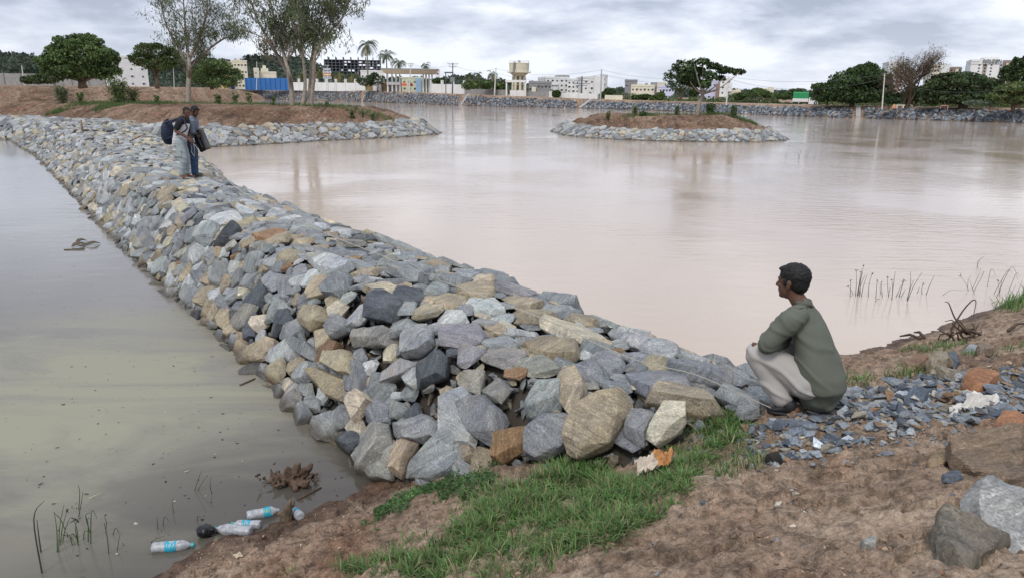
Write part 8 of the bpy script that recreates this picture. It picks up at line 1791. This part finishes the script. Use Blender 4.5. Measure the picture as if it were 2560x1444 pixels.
# bottles
BTL, tt, bb = newmat('dusty_plastic'); nn_ = nd(tt, 'ShaderNodeTexNoise', Scale=30.0, Detail=6.0, Roughness=.7); tcx = tt.nodes.new('ShaderNodeTexCoord'); tt.links.new(tcx.outputs['Object'], nn_.inputs['Vector']); rp = ramp(tt, nn_.outputs[0], [(.35, (.22, .22, .23)), (.65, (.46, .47, .49))]); tt.links.new(rp.outputs[0], bb.inputs['Base Color']); bb.inputs['Roughness'].default_value = .32; bump(tt, bb, nn_.outputs[0], .6, .004)
TEAL = paint('teal_cap', (.03, .33, .33), .4, .1, 20); LBL = paint('blue_label', (.03, .33, .45), .45, .2, 25); LBY = paint('label_yellow', (.6, .6, .08), .5, .1, 20); LBW = paint('label_white', (.7, .75, .75), .5, .1, 20)
def bottle(label, A, B, lab=(.42, .60), cap=True, zl=.02, seed=0, r=.037, flat=1.0, marks=None):
    a = Vector(un(*A, zl)); b = Vector(un(*B, zl)); ga, gb = gz(a.x, a.y), gz(b.x, b.y); a.z = max(ga, 0) + r * .55; b.z = max(gb, 0) + r * .55; d = b - a; L_ = d.length; d.normalize(); root = empty('plastic_bottle', a, label, 'bottle', 'plastic bottles washed up at the shore')
    q = d.to_track_quat('Z', 'Y').to_matrix().to_4x4(); K = L_
    prof = [(.02, .0), (r * .85, .001), (r, .012), (r * .97, K * .12), (r, K * .16), (r * .97, K * .2), (r, K * .25), (r * .97, K * .3), (r, K * .36), (r, K * .40), (r, K * .62), (r * .97, K * .66), (r, K * .70), (r * .95, K * .76), (r * .75, K * .84), (r * .42, K * .91), (.0135, K * .94), (.0135, K * .985)]
    m = MB(); m.lathe(prof, 22)
    rg = np.random.default_rng(seed); V = np.array(m.v); n_ = fbm(V[:, 0] * 30 + seed, V[:, 1] * 30, V[:, 2] * 22, oct=2, seed=seed); s_ = 1 + n_ * .22 * flat; V[:, 0] *= s_; V[:, 1] *= s_; m.v = [tuple(p) for p in V]; m.xf(q); m.build('bottle_body', BTL, root, smooth=True)
    if lab:
        m = MB(); n0 = 22; pr = [(r * 1.012, K * lab[0]), (r * 1.012, K * (lab[0] + lab[1]) / 2), (r * 1.012, K * lab[1])]; 
        for rr2, zz in pr:
            for k in range(n0): an_ = 2 * math.pi * k / n0; x, y = rr2 * math.cos(an_), rr2 * math.sin(an_); nz = float(fbm([x * 30 / 1.012 + seed], [y * 30 / 1.012], [zz * 22], oct=2, seed=seed)[0]); s2 = 1 + nz * .22 * flat + .02; m.v.append((x * s2, y * s2, zz))
        for i in range(2):
            for k in range(n0): m.f.append((i * n0 + k, i * n0 + (k + 1) % n0, (i + 1) * n0 + (k + 1) % n0, (i + 1) * n0 + k))
        m.xf(q); lo = m.build('label_band', LBL, root, smooth=True)
        # marks like the script on the printed label, facing up
        up_l = (q.inverted().to_3x3() @ Vector((-.2, -.75, .62)).normalized()); ang0 = math.atan2(up_l.y, up_l.x); t_ = MB()
        for k in range(4):
            zz = K * (lab[0] + (lab[1] - lab[0]) * (.2 + .2 * k)); P_ = []
            for j in range(5): an_ = ang0 + (-.35 + .16 * j) + rg.normal(0, .05); rr2 = r * (1.06 + .10 * flat); P_.append(Vector((rr2 * math.cos(an_), rr2 * math.sin(an_), zz + rg.normal(0, .003))))
            t_.tube(P_, .0016, 4)
        t_.xf(q); t_.build('printed_mark', LBY if marks == 'y' else LBW, lo)
    if cap: m = MB(); m.tube([(0, 0, K * .95), (0, 0, K * 1.02)], .0165, 14); m.xf(q); m.build('cap', TEAL, root, smooth=False)
bottle('capless bottle with blue and yellow label beside the log', (617, 1290), (700, 1274), (.50, .72), False, .02, 1, .040, .6, 'y')
bottle('bottle with pale blue label and light cap, half behind another', (652, 1307), (580, 1306), (.35, .62), True, .03, 2, .034, .8)
bottle('unlabelled crumpled bottle with teal cap next to the black bundle', (628, 1323), (535, 1315), None, True, .04, 3, .040, 1.3)
bottle('lowest bottle lying apart with teal cap and blue label', (380, 1366), (483, 1358), (.33, .60), True, .03, 4, .039, .5)
bottle('short bottle pointing away, right of the leaning log', (752, 1296), (733, 1268), (.38, .66), False, .04, 5, .037, .5)
o_ = Vector(un(514, 1333, .02)); m = MB(); ell(m, Vector((0, 0, .02)), Vector((1, 0, 0)), Vector((0, 1, 0)), UZ, (.062, .055, .042)); ell(m, Vector((.04, 0, .03)), Vector((1, 0, 0)), Vector((0, 1, 0)), UZ, (.03, .03, .03)); o = vox('black_bundle', m, paint('black_plastic', (.012, .012, .013), .25, .2, 20), None, .006, 2, lambda V: .018 * fbm(V[:, 0] * 22, V[:, 1] * 22, V[:, 2] * 22, oct=3, seed=6)); o.location = o_; tag(o, 'shiny black plastic bundle at the muddy edge', 'plastic bag')
# crumpled wrappers
def crumple(name, label, outline_px, z, amp, mats, seed, cat='litter', lift=.02, res=16, fold=7, split=None):
    c = ghit(np.mean([p[0] for p in outline_px]), np.mean([p[1] for p in outline_px])); W_ = [Vector(un(a, b, c.z + .02)) for a, b in outline_px]; xs_ = [p.x for p in W_]; ys_ = [p.y for p in W_]; root = empty(name, c, label, cat)
    for mi, mt_ in enumerate(mats):
        V, Fs, id_ = [], [], {}
        for i in range(res + 1):
            for j in range(res + 1):
                x = min(xs_) + (max(xs_) - min(xs_)) * i / res; y = min(ys_) + (max(ys_) - min(ys_)) * j / res
                if pip([(p.x, p.y) for p in W_], x, y):
                    f = float(fbm([x * fold * 2 + seed], [y * fold * 2], oct=2, seed=seed)[0]); r_ = abs(((x * fold * 3 + y * fold * 2 + f * 2) % 1) - .5) * 2
                    id_[(i, j)] = len(V); V.append((x - c.x + .01 * f, y - c.y, gz(x, y) - c.z + lift + amp * (r_ * .8 + f * .7)))
        for (i, j), a in id_.items():
            q = [id_.get(k) for k in ((i, j), (i + 1, j), (i + 1, j + 1), (i, j + 1))]
            if None in q: continue
            xm = i / res; 
            if split is not None and ((xm > split) != (mi == 1)): continue
            Fs.append(tuple(q))
        if Fs: o = mesh_np(['sheet', 'printed_part'][mi], np.array(V), Fs, mt_, root); s = o.modifiers.new('s', 'SOLIDIFY'); s.thickness = .0015
    return root
crumple('food_wrapper', 'crumpled beige and orange food wrapper on the grass', [(1583, 1162), (1640, 1148), (1680, 1170), (1682, 1190), (1640, 1196), (1588, 1190)], .95, .055, [paint('beige_paper', (.55, .47, .38), .7, .2, 14), paint('orange_print', (.42, .20, .07), .6, .5, 30)], 4, split=.52, lift=.075)
crumple('plastic_scrap', 'torn dirty white plastic lying on the gravel', [(2356, 1050), (2395, 1012), (2440, 1002), (2500, 1005), (2490, 1030), (2450, 1052), (2420, 1038), (2385, 1056)], 1.3, .06, [paint('dirty_white_plastic', (.60, .57, .52), .45, .25, 12)], 9, res=22, fold=9)
crumple('paper_scrap', 'little yellowish litter scrap in the water at the bottom', [(333, 1398), (352, 1388), (358, 1400), (340, 1408)], .02, .02, [paint('yellowish_scrap', (.42, .36, .2), .7, .3, 20)], 3, res=8, lift=.01)
crumple('paper_scrap', 'pale litter scraps at the muddy bottom edge', [(262, 1440), (285, 1430), (335, 1436), (330, 1455), (270, 1456)], .02, .025, [paint('yellowish_scrap', None)], 5, res=8, lift=.01)
crumple('paper_scrap', 'pale dried leaf scrap on mud right of the lowest bottle', [(578, 1384), (600, 1374), (612, 1388), (590, 1396)], .2, .02, [paint('pale_scrap', (.42, .35, .25), .8, .3, 20)], 6, res=8, lift=.01)
